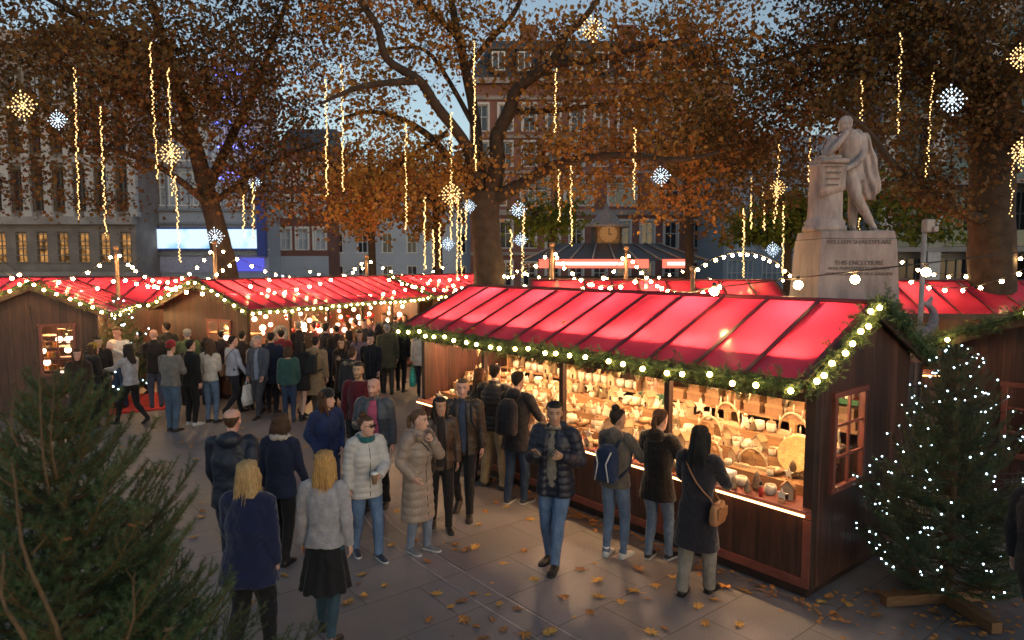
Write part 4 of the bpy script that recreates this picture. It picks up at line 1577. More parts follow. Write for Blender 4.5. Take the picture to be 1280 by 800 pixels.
    for i in range(lamps):
        x = L * (i + .5) / lamps
        lp = MB().ball((0, 0, 0), .085 * lamp_scale, 12, 8).build('pendant_and_fill_lamp', LAMPM if not strip else ROOFFILLM, root)  # in the stall with strips these are added fill for the roof glow
        lp.location = (x, W * (.42 if lamp_z < 2.2 else .5), lamp_z)
        MB().tube([(0, 0, .06), (0, 0, .35)], .006, 5).build('cord', CABLE, lp)
    return root


def SL(root, x, y, z):
    return Matrix.Translation(root.location) @ Matrix.Rotation(root.rotation_euler.z, 4, 'Z') @ Vector((x, y, z))


# --- the main stall
ML, MW = 7.0, 2.15
MR = R(-50.7)
mainO = Vector((2.86 - .633 * ML, 6.33 + .774 * ML, 0))
MS = stall('market_stall', 'big red roofed wooden stall with a long lit counter full of pale wooden gifts', mainO, MR, ML, MW,
           wins=[(1, .34, .98, 1.03, 1.98)], posts=3, lamps=5, strip=7, lamp_scale=.8, lamp_z=2.42, rafter_n=12, over=.34, endo=.06)


def stall_garland(st, L, W, nb_eave, nb_g, lab, seed, ends=(1,), eave=2.17, ridge=2.82, over=.28, endo=.2, rad=.12, eaveon=True, **kw):
    if eaveon:
        garland([SL(st, -endo, -over - .06, eave - .02), SL(st, L * .33, -over - .06, eave - .05), SL(st, L * .66, -over - .06, eave - .03), SL(st, L + endo, -over - .06, eave - .02)], rad, nb_eave,
                'lit fir garland along the front eave of ' + lab, seed, **kw)
    for e in ends:
        x = -endo - .06 if e == 0 else L + endo + .06
        garland([SL(st, x, -over - .02, eave), SL(st, x, W / 2, ridge + .06)], rad, nb_g, 'fir garland on the near gable slope of ' + lab, seed + 1 + e, **kw)
        garland([SL(st, x, W / 2, ridge + .06), SL(st, x, W + over, eave)], rad, kw.get('nb_back', 0) if False else (nb_g if e == 0 else 0), 'fir garland on the far gable slope of ' + lab, seed + 3 + e, **kw)


stall_garland(MS, ML, MW, 26, 9, 'the big stall', 101, ends=(1,), rad=.135, over=.34, endo=.06)

# --- left row
X2 = (.469, .883)
LR = R(62)
o2 = Vector((-6.16, 15.8, 0))
S2 = stall('market_stall', 'left row red roofed stall with round wreath and lit gable window', o2, LR, 6.8, 3.0, wins=[(0, .55, 1.35, .95, 1.9)], posts=4, lamps=6, rafter_n=14, lamp_scale=1.2)
stall_garland(S2, 6.8, 3.0, 30, 7, 'the left row stall with the wreath', 131, ends=(0,), rad=.12, br=.03, ln=.06, wd=.008, dens=45, npm=80)
o3 = Vector((-6.16 + .469 * 7.5, 15.8 + .883 * 7.5, 0))
S3 = stall('market_stall', 'farthest red roofed stall at the far end of the left row', o3, LR, 5.0, 3.0, posts=3, lamps=4, rafter_n=10, lamp_scale=1.2)
stall_garland(S3, 5.0, 3.0, 22, 6, 'the farthest left row stall', 141, ends=(0,), rad=.12, br=.03, ln=.06, wd=.008, dens=40, npm=80)
o1 = Vector((-9.03, 14.8, 0))
S1 = stall('market_stall', 'leftmost red roofed stall with colourful goods behind its gable window', o1, math.atan2(.94, -.35), 3.4, 2.3, wins=[(0, .44, 1.06, .87, 1.95)], posts=2, lamps=3, rafter_n=6)
stall_garland(S1, 3.4, 2.3, 12, 7, 'the leftmost stall', 151, ends=(0,), rad=.12, br=.03, ln=.06, wd=.008, dens=45, npm=80)
S0 = stall('market_stall', 'red roofed stall behind the leftmost gable at the photo edge', Vector((-16.4, 18.6, 0)), R(1), 7.0, 2.6, posts=2, lamps=4, rafter_n=10)

# --- right stall and the back row
oR = Vector((7.275, 6.794, 0))
S4 = stall('market_stall', 'dark right hand stall whose gable faces the lit Christmas tree', oR, R(42), 5.0, 2.6, wins=[(0, 1.2, 1.9, .93, 1.80)], posts=2, lamps=1, rafter_n=8)
garland([SL(S4, -.26, 2.6 + .28, 2.17), SL(S4, -.26, 1.3, 2.88)], .13, 2, 'dark fir garland rising along the gable of the right hand stall', 161)
S5 = stall('market_stall', 'red roofed back stall seen over the ridge of the big stall', Vector((.6, 15.2, 0)), R(-2), 5.4, 2.6, posts=2, lamps=3, rafter_n=9)
S6 = stall('market_stall', 'red roofed back stall to the right of the statue plinth', Vector((8.2, 14.6, 0)), R(-4), 7.4, 2.6, posts=2, lamps=4, rafter_n=11)

# ------------------------------------------------------------------ goods
PALE = mat('pale_wood', (.62, .46, .28), .6, var=.25, scale=8)
CREAM = mat('cream_ceramic', (.74, .66, .52), .35, var=.12, scale=6)
TANW = mat('tan_wood', (.42, .25, .12), .6, var=.3, scale=8)
REDP = mat('red_paint', (.45, .03, .025), .4)
GREENP = mat('green_paint', (.03, .12, .04), .5)
BROWNB = mat('brown_card', (.30, .17, .085), .7, var=.2)
WAX = lamp('candle_glow', (1.0, .62, .25), 5)
STRAW = mat('straw', (.58, .40, .17), .8, var=.3, scale=20, bump=.4)
DARKP = mat('dark_paint', (.03, .02, .02), .5)


def item(name, label, cat, group):
    return empty(name, (0, 0, -50), 0, label, cat, group)


def make_items():
    P = {}
    t = item('wooden_house', 'little pale wooden house with a pitched roof on the lit counter', 'ornament', 'little wooden houses on the big stall counter')
    MB().box(0, 0, .05, .1, .08, .1).prism([(-.05, .1), (.05, .1), (0, .15)], -.04, .04).build('body', PALE, t)
    MB().box(-.03, 0, .132, .085, .1, .01, ry=R(-45)).box(.03, 0, .132, .085, .1, .01, ry=R(45)).build('roof', TANW, t)
    MB().box(0, -.041, .03, .025, .006, .05).build('door', DARKP, t)
    P['house'] = t
    t = item('tealight_holder', 'cream pierced tealight holder glowing on the lit counter', 'candle holder', 'cream tealight holders on the big stall counter')
    MB().lathe([(.035, 0), (.05, .02), (.055, .06), (.045, .09), (.04, .09), (.046, .06), (.03, .02)], 12).build('cup', CREAM, t)
    MB().lathe([(.02, .02), (.02, .05), (.004, .07)], 8).build('candle', WAX, t)
    P['tea'] = t
    t = item('candle_arch', 'pale wooden candle arch with turned candles on the lit counter', 'candle arch', 'wooden candle arches on the big stall counter')
    m = MB()
    arc = [(.15 * math.cos(a), 0, .03 + .17 * math.sin(a)) for a in [math.pi * i / 14 for i in range(15)]]
    m.tube(arc, .012, 6).box(0, 0, .015, .36, .06, .03).build('arch', PALE, t)
    m = MB()
    for i in range(5):
        a = math.pi * (i + .5) / 5
        m.lathe([(.008, 0), (.008, .05), (.002, .07)], 6, (.15 * math.cos(a), 0, .04 + .17 * math.sin(a)))
    m.build('candles', CREAM, t)
    MB().box(0, 0, .07, .06, .03, .08).prism([(-.04, .11), (.04, .11), (0, .15)], -.02, .02).build('scene', TANW, t)
    P['arch'] = t
    t = item('star_ornament', 'upright pale wooden star on a small foot on the lit counter', 'ornament', 'wooden stars on the big stall counter')
    pts = []
    for i in range(10):
        r = .075 if i % 2 == 0 else .032
        pts.append((r * math.sin(i * math.pi / 5), .1 + r * math.cos(i * math.pi / 5)))
    MB().prism(pts, -.01, .01).build('star', CREAM, t)
    MB().box(0, 0, .012, .06, .05, .024).box(0, 0, .03, .01, .01, .03).build('foot', TANW, t)
    P['star'] = t
    t = item('angel_figure', 'small white angel figure with wings on the lit counter', 'figurine', 'angel figures on the big stall counter')
    MB().lathe([(.05, 0), (.045, .02), (.02, .1), (.012, .11)], 10).build('robe', CREAM, t)
    MB().ball((0, 0, .125), .02, 8, 6).build('head', PALE, t)
    for s in (-1, 1):
        MB().prism([(s * .01, .07), (s * .065, .12), (s * .05, .06)][::s], .012, .02).build('wing', CREAM, t)
    P['angel'] = t
    t = item('gift_box', 'brown card gift box with its lid on the lit stall', 'box', 'brown gift boxes on the big stall')
    MB().box(0, 0, .05, .2, .15, .1).build('box', BROWNB, t)
    MB().box(0, 0, .105, .21, .16, .03).build('lid', TANW, t)
    P['box'] = t
    t = item('wooden_tree', 'turned pale wooden fir tree ornament on the lit counter', 'ornament', 'wooden fir tree ornaments on the big stall counter')
    MB().lathe([(.055, .03), (.03, .08), (.042, .08), (.022, .125), (.03, .125), (.002, .19)], 10).build('tiers', PALE, t)
    MB().lathe([(.03, 0), (.03, .01), (.01, .012), (.01, .035)], 8).build('foot', TANW, t)
    P['tree'] = t
    t = item('wooden_bowl', 'turned tan wooden bowl filled with nuts on the lit counter', 'bowl', 'wooden bowls on the big stall counter')
    MB().lathe([(.04, 0), (.075, .03), (.085, .06), (.078, .06), (.06, .03)], 14).build('bowl', TANW, t)
    m = MB()
    for i in range(12):
        m.ball((random.uniform(-.045, .045), random.uniform(-.045, .045), .055), .018, 6, 4)
    m.build('filling', PALE, t)
    P['bowl'] = t
    t = item('ceramic_jar', 'cream lidded ceramic jar on the lit counter', 'jar', 'cream jars on the big stall counter')
    MB().lathe([(.04, 0), (.05, .03), (.05, .09), (.04, .1)], 12).build('jar', CREAM, t)
    MB().lathe([(.044, .1), (.044, .112), (.012, .12), (.012, .14)], 10).build('lid', TANW, t)
    P['jar'] = t
    t = item('toy_figure', 'painted wooden toy soldier with a red coat on the lit counter', 'figurine', 'painted toy soldiers on the big stall counter')
    MB().lathe([(.025, 0), (.028, .06), (.024, .12)], 10).build('coat', REDP, t)
    MB().ball((0, 0, .14), .022, 8, 6).build('head', PALE, t)
    MB().lathe([(.023, .15), (.02, .2)], 8).build('hat', DARKP, t)
    P['toy'] = t
    t = item('hanging_star', 'pale wooden star hanging on a thread under the garland', 'ornament', 'hanging stars under the big stall garland')
    MB().prism([(x * .9, z - .22) for x, z in pts], -.006, .006).build('star', CREAM, t)
    MB().tube([(0, 0, 0), (0, 0, -.06)], .002, 4).build('thread', DARKP, t)
    P['hstar'] = t
    t = item('hanging_drop', 'turned pale wooden drop hanging on a thread under the garland', 'ornament', 'hanging drops under the big stall garland')
    MB().lathe([(.002, -.08), (.022, -.12), (.03, -.16), (.015, -.2), (.002, -.24)], 8).build('drop', PALE, t)
    MB().tube([(0, 0, 0), (0, 0, -.08)], .002, 4).build('thread', DARKP, t)
    P['hdrop'] = t
    t = item('hanging_heart', 'cream heart ornament hanging on a thread under the garland', 'ornament', 'hanging hearts under the big stall garland')
    hp = []
    for i in range(16):
        a = 2 * math.pi * i / 16
        hp.append((.0035 * 16 * math.sin(a) ** 3, -.12 + .0035 * (13 * math.cos(a) - 5 * math.cos(2 * a) - 2 * math.cos(3 * a) - math.cos(4 * a))))
    MB().prism(hp, -.008, .008).build('heart', CREAM, t)
    MB().tube([(0, 0, 0), (0, 0, -.09)], .002, 4).build('thread', DARKP, t)
    P['hheart'] = t
    t = item('bubble_lantern', 'round glowing lantern hanging inside the left row stall', 'lantern', 'round glowing lanterns in the left row stalls')
    MB().ball((0, 0, -.1), .075, 10, 7).build('globe', lamp('lantern_glow', (1.0, .50, .30), 9), t)
    MB().tube([(0, 0, -.03), (0, 0, .15)], .004, 4).lathe([(.03, -.03), (.02, -.01)], 8).build('hanger', CABLE, t)
    P['lantern'] = t
    t = item('tree_bauble', 'shiny red bauble hanging in the left row stall', 'bauble', 'red baubles in the left row stalls')
    MB().ball((0, 0, -.06), .06, 10, 7).build('ball', mat('bauble_red', (.5, .02, .03), .15, .4), t)
    MB().tube([(0, 0, 0), (0, 0, .1)], .003, 4).build('thread', CABLE, t)
    P['bauble'] = t
    t = item('toy_parcel', 'colourful wrapped parcel on the shelves of the leftmost stall', 'parcel', 'wrapped parcels in the left stalls')
    MB().box(0, 0, .07, .2, .14, .14).build('paper', mat('yellow_paper', (.55, .33, .04), .5), t)
    MB().box(0, 0, .0715, .03, .144, .147).box(0, 0, .0715, .204, .03, .1465).build('ribbon', REDP, t)
    P['parcel'] = t
    return P


IT = make_items()
_used = set()


def put(kind, st, x, y, z, rz=0, sc=1.0):
    src = IT[kind]
    if kind in _used:
        o = copy_tree(src)
    else:
        o = src
        _used.add(kind)
    o.location = SL(st, x, y, z)
    o.rotation_euler = (0, 0, st.rotation_euler.z + rz)
    o.scale = (sc, sc, sc)
    return o


# display tiers inside the main stall
TIERS = [(.10, .912, .30), (.42, 1.02, .24), (.68, 1.16, .24), (.94, 1.32, .24)]
for i, (y, z, w_) in enumerate(TIERS[1:]):
    MB().box(ML / 2, y, z - .012, ML - .3, w_, .024).box(ML / 2, y - w_ / 2 + .01, z - .085, ML - .3, .02, .12).build('display_step', SHELFW, MS)
rnd = random.Random(77)
lowk = ['tea', 'house', 'bowl', 'tree', 'jar', 'star', 'angel', 'tea', 'house', 'tree', 'angel', 'star', 'tea']
for ti, (y, z, w_) in enumerate(TIERS):
    x = .35
    while x < ML - .25:
        k = rnd.choice(lowk if ti else ['tea', 'bowl', 'jar', 'house', 'star', 'tea', 'angel', 'tree'])
        if x > 5.0 and ti > 0 and rnd.random() < .28:
            k = 'arch'
        s = rnd.uniform(.9, 1.25)
        wk = {'arch': .34, 'bowl': .19, 'box': .24}.get(k, .125) * s
        put(k, MS, x + wk / 2, y + rnd.uniform(-.02, .05), z, rnd.uniform(-.4, .4), s * (1.0 if ti == 0 else 1.15))
        if k != 'arch' and rnd.random() < .8:
            k2 = rnd.choice(['tea', 'star', 'jar', 'house', 'angel', 'tree', 'toy' if rnd.random() < .25 else 'bowl'])
            put(k2, MS, x + wk / 2 + rnd.uniform(-.03, .03), y - (.13 if ti == 0 else .075), z, rnd.uniform(-.4, .4), .8)
        x += wk + rnd.uniform(.0, .035)
# back shelves with boxes at the near end, jars at the far end
bs = MB()
for z in (1.32, 1.66):
    bs.box(ML / 2, 1.8, z, ML - .3, .3, .025)
for x in (.3, 1.8, 3.4, 5.0, 6.7):
    bs.box(x, 1.81, 1.1, .03, .28, 1.9)
bs.build('back_shelves', SHELFW, MS)
MB().box(ML / 2, 1.64, 1.675, ML - .3, .03, .06).build('shelf_edge', GREENP, MS)
x = .45
while x < ML - .4:
    if x > 3.6:
        put('box', MS, x + .12, 1.8, 1.333, rnd.uniform(-.1, .1), 1.15)
        put(rnd.choice(['box', 'jar', 'box']), MS, x + .12, 1.8, 1.673, rnd.uniform(-.1, .1), 1.1)
        if rnd.random() < .6:
            put('box', MS, x + .12, 1.8, 1.333 + .138, rnd.uniform(-.15, .15), 1.0)
        x += .3
    else:
        put(rnd.choice(['jar', 'tea', 'jar', 'house', 'tree']), MS, x, 1.78, 1.333, 0, 1.4)
        put(rnd.choice(['jar', 'tea', 'star']), MS, x, 1.78, 1.673, 0, 1.3)
        x += .17
for i in range(30):
    x = .35 + (ML - .6) * (i + rnd.uniform(.1, .9)) / 30
    put(rnd.choice(['hstar', 'hdrop', 'hheart']), MS, x, .1 + rnd.uniform(-.02, .14), 2.08, rnd.uniform(-.6, .6), rnd.uniform(.8, 1.2))
# cloth covered tray near the right end of the counter
c = MB().box(0, 0, .06, .62, .2, .12).build('cloth_tray', mat('white_cloth', (.72, .68, .6), .8, var=.1, bump=.3), None, bevel=.02)
tag(c, 'long white cloth covered tray on the counter before the boxes', 'tray')
c.location = SL(MS, 5.75, .12, .913); c.rotation_euler = (0, 0, MR)
bo = bpy.data.objects['counter']
# basket standing against the near side of the counter end
t = empty('wicker_basket', SL(MS, 6.55, .45, 1.03), MR, 'shallow round straw basket leaning up near the window end of the big stall', 'basket')
m = MB().lathe([(.02, 0), (.15, .02), (.2, .06), (.19, .06), (.14, .03), (.02, .015)], 16)
m.xform(Matrix.Translation((0, .1, .22)) @ Matrix.Rotation(R(70), 4, 'X'))
m.build('weave', STRAW, t)

# goods of the left row
for st, Ls_, n in ((S2, 6.8, 46), (S3, 5.0, 26)):
    for i in range(n):
        x = .6 + (Ls_ - .9) * (i + .5) / n
        zz = 2.0 - .19 * (i % 5) - rnd.uniform(0, .05)
        put('lantern', st, x, .45 + rnd.uniform(-.1, .5), zz, 0, rnd.uniform(.6, 1.1))
    for i in range(int(n * .6)):
        x = .5 + (Ls_ - .8) * (i + .5) / (n * .6)
        put(rnd.choice(['bauble', 'bauble', 'lantern']), st, x, .2 + rnd.uniform(0, .3), rnd.uniform(1.35, 2.0), 0, rnd.uniform(.7, 1.2))
    for i in range(int(n * .7)):
        x = .5 + (Ls_ - .8) * (i + .5) / (n * .7)
        put(rnd.choice(['parcel', 'parcel', 'jar', 'tree']), st, x, .25 + rnd.uniform(-.1, .2), .915, rnd.uniform(-.3, .3), rnd.uniform(.8, 1.3))
for i in range(26):
    put(rnd.choice(['parcel', 'bauble', 'lantern', 'parcel']), S1, .25 + .35 * rnd.random(), .35 + 1.0 * (i + .5) / 26, rnd.choice([.95, 1.2, 1.45, 1.7]), rnd.uniform(-.5, .5), rnd.uniform(.7, 1.2))
m = MB()
for z in (.94, 1.19, 1.44, 1.69):
    m.box(.42, 1.15, z, .5, 1.9, .02)
m.build('display_shelves', SHELFW, S1)
m = MB()
for z in (.94, 1.25, 1.56):
    m.box(.45, 1.0, z, .5, 1.6, .02)
m.build('display_shelves', SHELFW, S2)
for i in range(14):
    put(rnd.choice(['parcel', 'lantern', 'tree', 'jar']), S2, .3 + .3 * rnd.random(), .5 + .9 * (i + .5) / 14, rnd.choice([.95, 1.26, 1.57]), 0, rnd.uniform(.8, 1.2))
# wreath and chain on the left stall
w = empty('wreath', SL(S2, .95, -.06, 1.55), LR, 'grey round wreath hung by the front post of the left row stall', 'wreath')
m = MB()
m.tube([(.17 * math.cos(a), 0, .17 * math.sin(a)) for a in [2 * math.pi * i / 20 for i in range(21)]], .055, 8, caps=False)
m.build('ring', mat('grey_twig', (.25, .25, .26), .8, var=.5, scale=20, bump=1, bscale=40), w)
ch = MB()
ch.tube([(.13 * math.cos(a), 0, .17 * math.sin(a)) for a in [math.pi + math.pi * i / 14 for i in range(15)]], .012, 6)
cho = ch.build('bead_chain', CREAM)
tag(cho, 'pale bead chain hung in a loop under the eave beside the wreath', 'chain')
cho.location = SL(S2, 1.55, -.2, 2.0); cho.rotation_euler = (0, 0, LR)

# red mat the helpers stand on
pts = [G(128, 520), G(208, 512), G(212, 490), G(150, 496)]
o = MB().add([(p.x, p.y, .03) for p in pts] + [(p.x, p.y, .002) for p in pts], [(0, 1, 2, 3), (0, 4, 5, 1), (1, 5, 6, 2), (2, 6, 7, 3), (3, 7, 4, 0)]).build('floor_mat', mat('red_carpet', (.42, .03, .03), .95, var=.3, scale=4, bump=.5))
tag(o, 'red mat spread on the paving under the man in the white shirt', 'mat')
# ------------------------------------------------------------------ people
TMP = bpy.data.scenes.new('workbench')


def fuse(mb, voxel, smooth=4, keep=None):
    """join overlapping tapered forms into one continuous skin; returns verts, quads"""
    me = bpy.data.meshes.new('tmp')
    me.from_pydata(mb.V, [], mb.F)
    o = bpy.data.objects.new('tmp', me)
    TMP.collection.objects.link(o)
    r = o.modifiers.new('r', 'REMESH')
    r.mode = 'VOXEL'
    r.voxel_size = voxel
    if smooth:
        s = o.modifiers.new('s', 'SMOOTH')
        s.factor = .5
        s.iterations = smooth
    vl = TMP.view_layers[0]
    vl.update()
    dg = vl.depsgraph
    ev = o.evaluated_get(dg)
    m2 = ev.to_mesh()
    n = len(m2.vertices)
    V = np.empty(n * 3, np.float32)
    m2.vertices.foreach_get('co', V)
    Fs = np.empty(len(m2.loops), np.int32)
    m2.loops.foreach_get('vertex_index', Fs)
    N = np.empty(n * 3, np.float32)
    m2.vertices.foreach_get('normal', N)
    ev.to_mesh_clear()
    bpy.data.objects.remove(o)
    bpy.data.meshes.remove(me)
    return V.reshape(-1, 3), Fs.reshape(-1, 4), N.reshape(-1, 3)


def snoise(P, f, seed=0):
    """cheap smooth noise in -1..1"""
    r = np.random.default_rng(seed)
    out = np.zeros(len(P))
    for k in range(5):
        w = r.normal(size=3) * f * (1 + .5 * k)
        out += np.sin(P @ w + r.uniform(0, 6.28)) / (1 + .5 * k)
    return out / 2.6


class Form(MB):
    """tapered elliptical limbs and trunks"""

    def limb(self, pts, rads, n=12, sq=None, quilt=0, pitch=.07, sub=3, yscale=1.0):
        pts = [Vector(p) for p in pts]
        P, Rr = [], []
        for i in range(len(pts) - 1):
            for k in range(sub):
                t = k / sub
                p0, p1, p2, p3 = pts[max(i - 1, 0)], pts[i], pts[i + 1], pts[min(i + 2, len(pts) - 1)]
                q = .5 * ((2 * p1) + (p2 - p0) * t + (2 * p0 - 5 * p1 + 4 * p2 - p3) * t * t + (3 * p1 - p0 - 3 * p2 + p3) * t ** 3)
                P.append(q)
                Rr.append(rads[i] * (1 - t) + rads[i + 1] * t)
        P.append(pts[-1]); Rr.append(rads[-1])
        if quilt:
            P2, R2 = [], []
            s = 0
            for i in range(len(P) - 1):
                ln = (P[i + 1] - P[i]).length
                k = max(1, int(ln / .014))
                for j in range(k):
                    t = j / k
                    P2.append(P[i].lerp(P[i + 1], t))
                    R2.append((Rr[i] * (1 - t) + Rr[i + 1] * t) + quilt * (abs(math.sin(math.pi * (s + ln * t) / pitch)) ** .6 - .55))
                s += ln
            P2.append(P[-1]); R2.append(Rr[-1])
            P, Rr = P2, R2
        self.tube(P, Rr, n)
        return self

    def trunk(self, rings, n=22, lean=0.0, zlean=.95, quilt=0, pitch=.07, expo=2.3):
        """rings: (z, rx, ry, yc)"""
        zs = [r[0] for r in rings]
        z0, z1 = zs[0], zs[-1]
        m = max(8, int(abs(z1 - z0) / .014)) if quilt else 26
        V, F = [], []
        arr = np.array(rings)
        order = np.argsort(arr[:, 0])
        arr = arr[order]
        for i in range(m + 1):
            z = arr[0, 0] + (arr[-1, 0] - arr[0, 0]) * i / m
            rx, ry, yc = (np.interp(z, arr[:, 0], arr[:, k]) for k in (1, 2, 3))
            if quilt:
                q = quilt * (abs(math.sin(math.pi * z / pitch)) ** .6 - .55)
                rx += q; ry += q
            yc += lean * max(0, z - zlean)
            for k in range(n):
                a = 2 * math.pi * k / n
                c, s = math.cos(a), math.sin(a)
                V.append((rx * math.copysign(abs(c) ** (2 / expo), c), yc + ry * math.copysign(abs(s) ** (2 / expo), s), z))
        for i in range(m):
            for k in range(n):
                a, b = i * n + k, i * n + (k + 1) % n
                F.append((a, b, b + n, a + n))
        F.append(tuple(range(n - 1, -1, -1)))
        F.append(tuple(m * n + k for k in range(n)))
        return self.add(V, F, 0, True)


# --- head template
def head_template():
    tab = np.array([  # z, y front, y back, half width
        (-.118, .050, .010, .014), (-.112, .076, -.004, .032), (-.100, .088, -.018, .042), (-.075, .091, -.040, .052), (-.045, .091, -.060, .059),
        (-.015, .090, -.078, .066), (.012, .088, -.090, .071), (.040, .091, -.097, .074), (.070, .083, -.096, .073), (.092, .062, -.082, .062), (.108, .034, -.056, .042), (.117, .004, -.022, .015)])
    na, nz = 48, 40
    zs = np.linspace(-.118, .117, nz)
    V = []
    for z in zs:
        yf, yb, w = (np.interp(z, tab[:, 0], tab[:, k]) for k in (1, 2, 3))
        yc, ry = (yf + yb) / 2, (yf - yb) / 2
        for k in range(na):
            # denser at the face
            a = 2 * math.pi * k / na
            a = a - .25 * math.sin(2 * (a - math.pi / 2)) if False else a
            c, s = math.cos(a), math.sin(a)
            e = 2.25
            V.append((w * math.copysign(abs(c) ** (2 / e), c), yc + ry * math.copysign(abs(s) ** (2 / e), s), z))
    V = np.array(V)
    x, y, z = V[:, 0].copy(), V[:, 1].copy(), V[:, 2].copy()
    front = np.clip((y - .03) / .04, 0, 1)

    def g(a, s):
        return np.exp(-(a / s) ** 2)
    dy = np.zeros(len(V))
    nose_len = np.clip((.028 - z) / .062, 0, 1) * (z > -.040) + np.where(z <= -.040, np.clip((z + .054) / .014, 0, 1), 0)
    dy += .028 * nose_len * g(x, .009 + .006 * np.clip((.01 - z) / .04, 0, 1))
    for s in (-1, 1):
        dy -= .012 * g(x - s * .031, .016) * g(z - .012, .012)
        dy += .007 * g(x - s * .031, .009) * g(z - .011, .008)
        dy += .005 * g(x - s * .03, .02) * g(z - .036, .008)
        dy += .004 * g(x - s * .042, .016) * g(z + .02, .015)
    dy += .007 * g(x, .020) * (g(z + .064, .006) + g(z + .077, .006)) - .004 * g(x, .022) * g(z + .0705, .003)
    dy += .006 * g(x, .018) * g(z + .100, .012)
    V[:, 1] += dy * front
    role = np.zeros(len(V), int)
    f = front > .5
    role[f & (np.abs(x) < .022) & (np.abs(z + .0705) < .011)] = 1
    for s in (-1, 1):
        role[f & (((x - s * .031) / .0115) ** 2 + ((z - .011) / .0052) ** 2 < 1)] = 2
        role[f & (np.abs(x - s * .032) < .020) & (np.abs(z - .036 + .12 * np.abs(np.abs(x) - .03)) < .0045)] = 3
    # beard zone
    beard = (z < -.045) & (y > -.03) & (role == 0)
    beard &= ~((np.abs(x) < .028) & (np.abs(z + .07) < .012))
    role[beard] = 4
    F = []
    for i in range(nz - 1):
        for k in range(na):
            a, b = i * na + k, i * na + (k + 1) % na
            F.append((a, b, b + na, a + na))
    # caps as quads fans
    n = len(V)
    V = np.concatenate([V, [[0, .03, -.121], [0, -.008, .120]]])
    role = np.concatenate([role, [0, 0]])
    for k in range(0, na, 2):
        F.append((n, (k + 2) % na, k + 1, k))
        t = (nz - 1) * na
        F.append((n + 1, t + k, t + k + 1, t + (k + 2) % na))
    # ears
    e = MB()
    for s in (-1, 1):
        e.ball((s * .074, -.008, -.004), .03, 10, 8, sc=(.36, .62, 1.05))
    n0 = len(V)
    EV = np.array(e.V)
    V = np.concatenate([V, EV])
    role = np.concatenate([role, np.zeros(len(EV), int)])
    for fc in e.F:
        if len(fc) == 4:
            F.append(tuple(i + n0 for i in fc))
    return V, np.array(F), role, na, nz


HV, HF, HROLE, HNA, HNZ = head_template()


def hand_template(curl):
    f = Form()
    rings = [(0, .024, .017), (.03, .032, .016), (.06, .039, .015), (.088, .038, .012)]
    V, F = [], []
    n = 12
    for y, rx, rz in rings:
        for k in range(n):
            a = 2 * math.pi * k / n
            V.append((rx * math.cos(a), y, rz * math.sin(a)))
    for i in range(len(rings) - 1):
        for k in range(n):
            a, b = i * n + k, i * n + (k + 1) % n
            F.append((a, b, b + n, a + n)[::-1])
    F.append(tuple(range(n))); F.append(tuple((len(rings) - 1) * n + k for k in range(n))[::-1])
    f.add(V, F)
    for x, ln, sp in ((-.031, .064, -.10), (-.011, .078, -.03), (.010, .073, .04), (.030, .056, .13)):
        p = Vector((x, .078, 0))
        ang = .1
        pts = [p]
        for j, fr in enumerate((.45, .32, .26)):
            ang += curl * (.8, 1.0, .8)[j]
            p = p + Vector((math.sin(sp), math.cos(ang), -math.sin(ang))) * ln * fr * 1.05
            pts.append(p)
        f.tube(pts, [.0092, .0085, .0078, .0062], 8)
    t = [Vector((-.02, .02, -.004)), Vector((-.045, .045, -.014)), Vector((-.056, .073, -.024)), Vector((-.054, .095, -.034 - curl * .01))]
    f.tube(t, [.013, .011, .0095, .007], 8)
    return fuse(f, .0045, 2)[:2]


HAND = {'relaxed': hand_template(.32), 'grip': hand_template(.95), 'open': hand_template(.08)}


def two_bone(a, c, l1, l2, pole):
    d = c - a
    L_ = min(d.length, (l1 + l2) * .995)
    d.normalize()
    c2 = a + d * L_
    x = (l1 * l1 - l2 * l2 + L_ * L_) / (2 * L_)
    h = math.sqrt(max(l1 * l1 - x * x, 0))
    p = pole - d * pole.dot(d)
    p.normalize()
    return a + d * x + p * h, c2


ARM = {  # wrist target (outwards, forward, up), hand template, pole (out, fwd, up), palm direction (out, fwd, up)
    'down': ((.245, .03, .87), 'relaxed', (.4, -1, 0), (-1, .1, 0)),
    'fwd': ((.23, .20, .93), 'relaxed', (.3, -1, -.3), (-1, .1, 0)),
    'back': ((.25, -.17, .92), 'relaxed', (.3, -1, -.2), (-1, .1, 0)),
    'pocket': ((.175, .095, .965), 'relaxed', (.6, -1, 0), (-1, .1, 0)),
    'cup': ((.10, .29, 1.17), 'grip', (.5, -.4, -1), (-1, .2, 0)),
    'cup_low': ((.06, .30, 1.08), 'grip', (.8, -.4, -.6), (-1, .2, 0)),
    'chin': ((.04, .19, 1.41), 'grip', (.6, .1, -1), (-.2, -1, 0)),
    'chest': ((.10, .27, 1.26), 'open', (.45, -.3, -1), (-.2, 1, .1)),
    'strap': ((.15, .20, 1.24), 'grip', (.45, -.4, -1), (-.5, -1, 0)),
    'counter': ((.17, .36, 1.10), 'relaxed', (.7, -.6, -.5), (0, 0, -1)),
    'reach': ((.16, .48, 1.22), 'relaxed', (.6, -.3, -.8), (-.3, 0, -1)),
    'phone': ((.07, .28, 1.30), 'grip', (.8, -.2, -.8), (-.4, -.4, .2)),
    'hug': ((-.03, .24, 1.12), 'grip', (.6, -.3, -1), (-.2, -1, 0)),
    'hip': ((.24, .02, 1.02), 'grip', (1, -.6, .1), (-1, 0, 0)),
    'carry': ((.25, .06, .86), 'grip', (.4, -1, 0), (-1, .1, 0)),
}

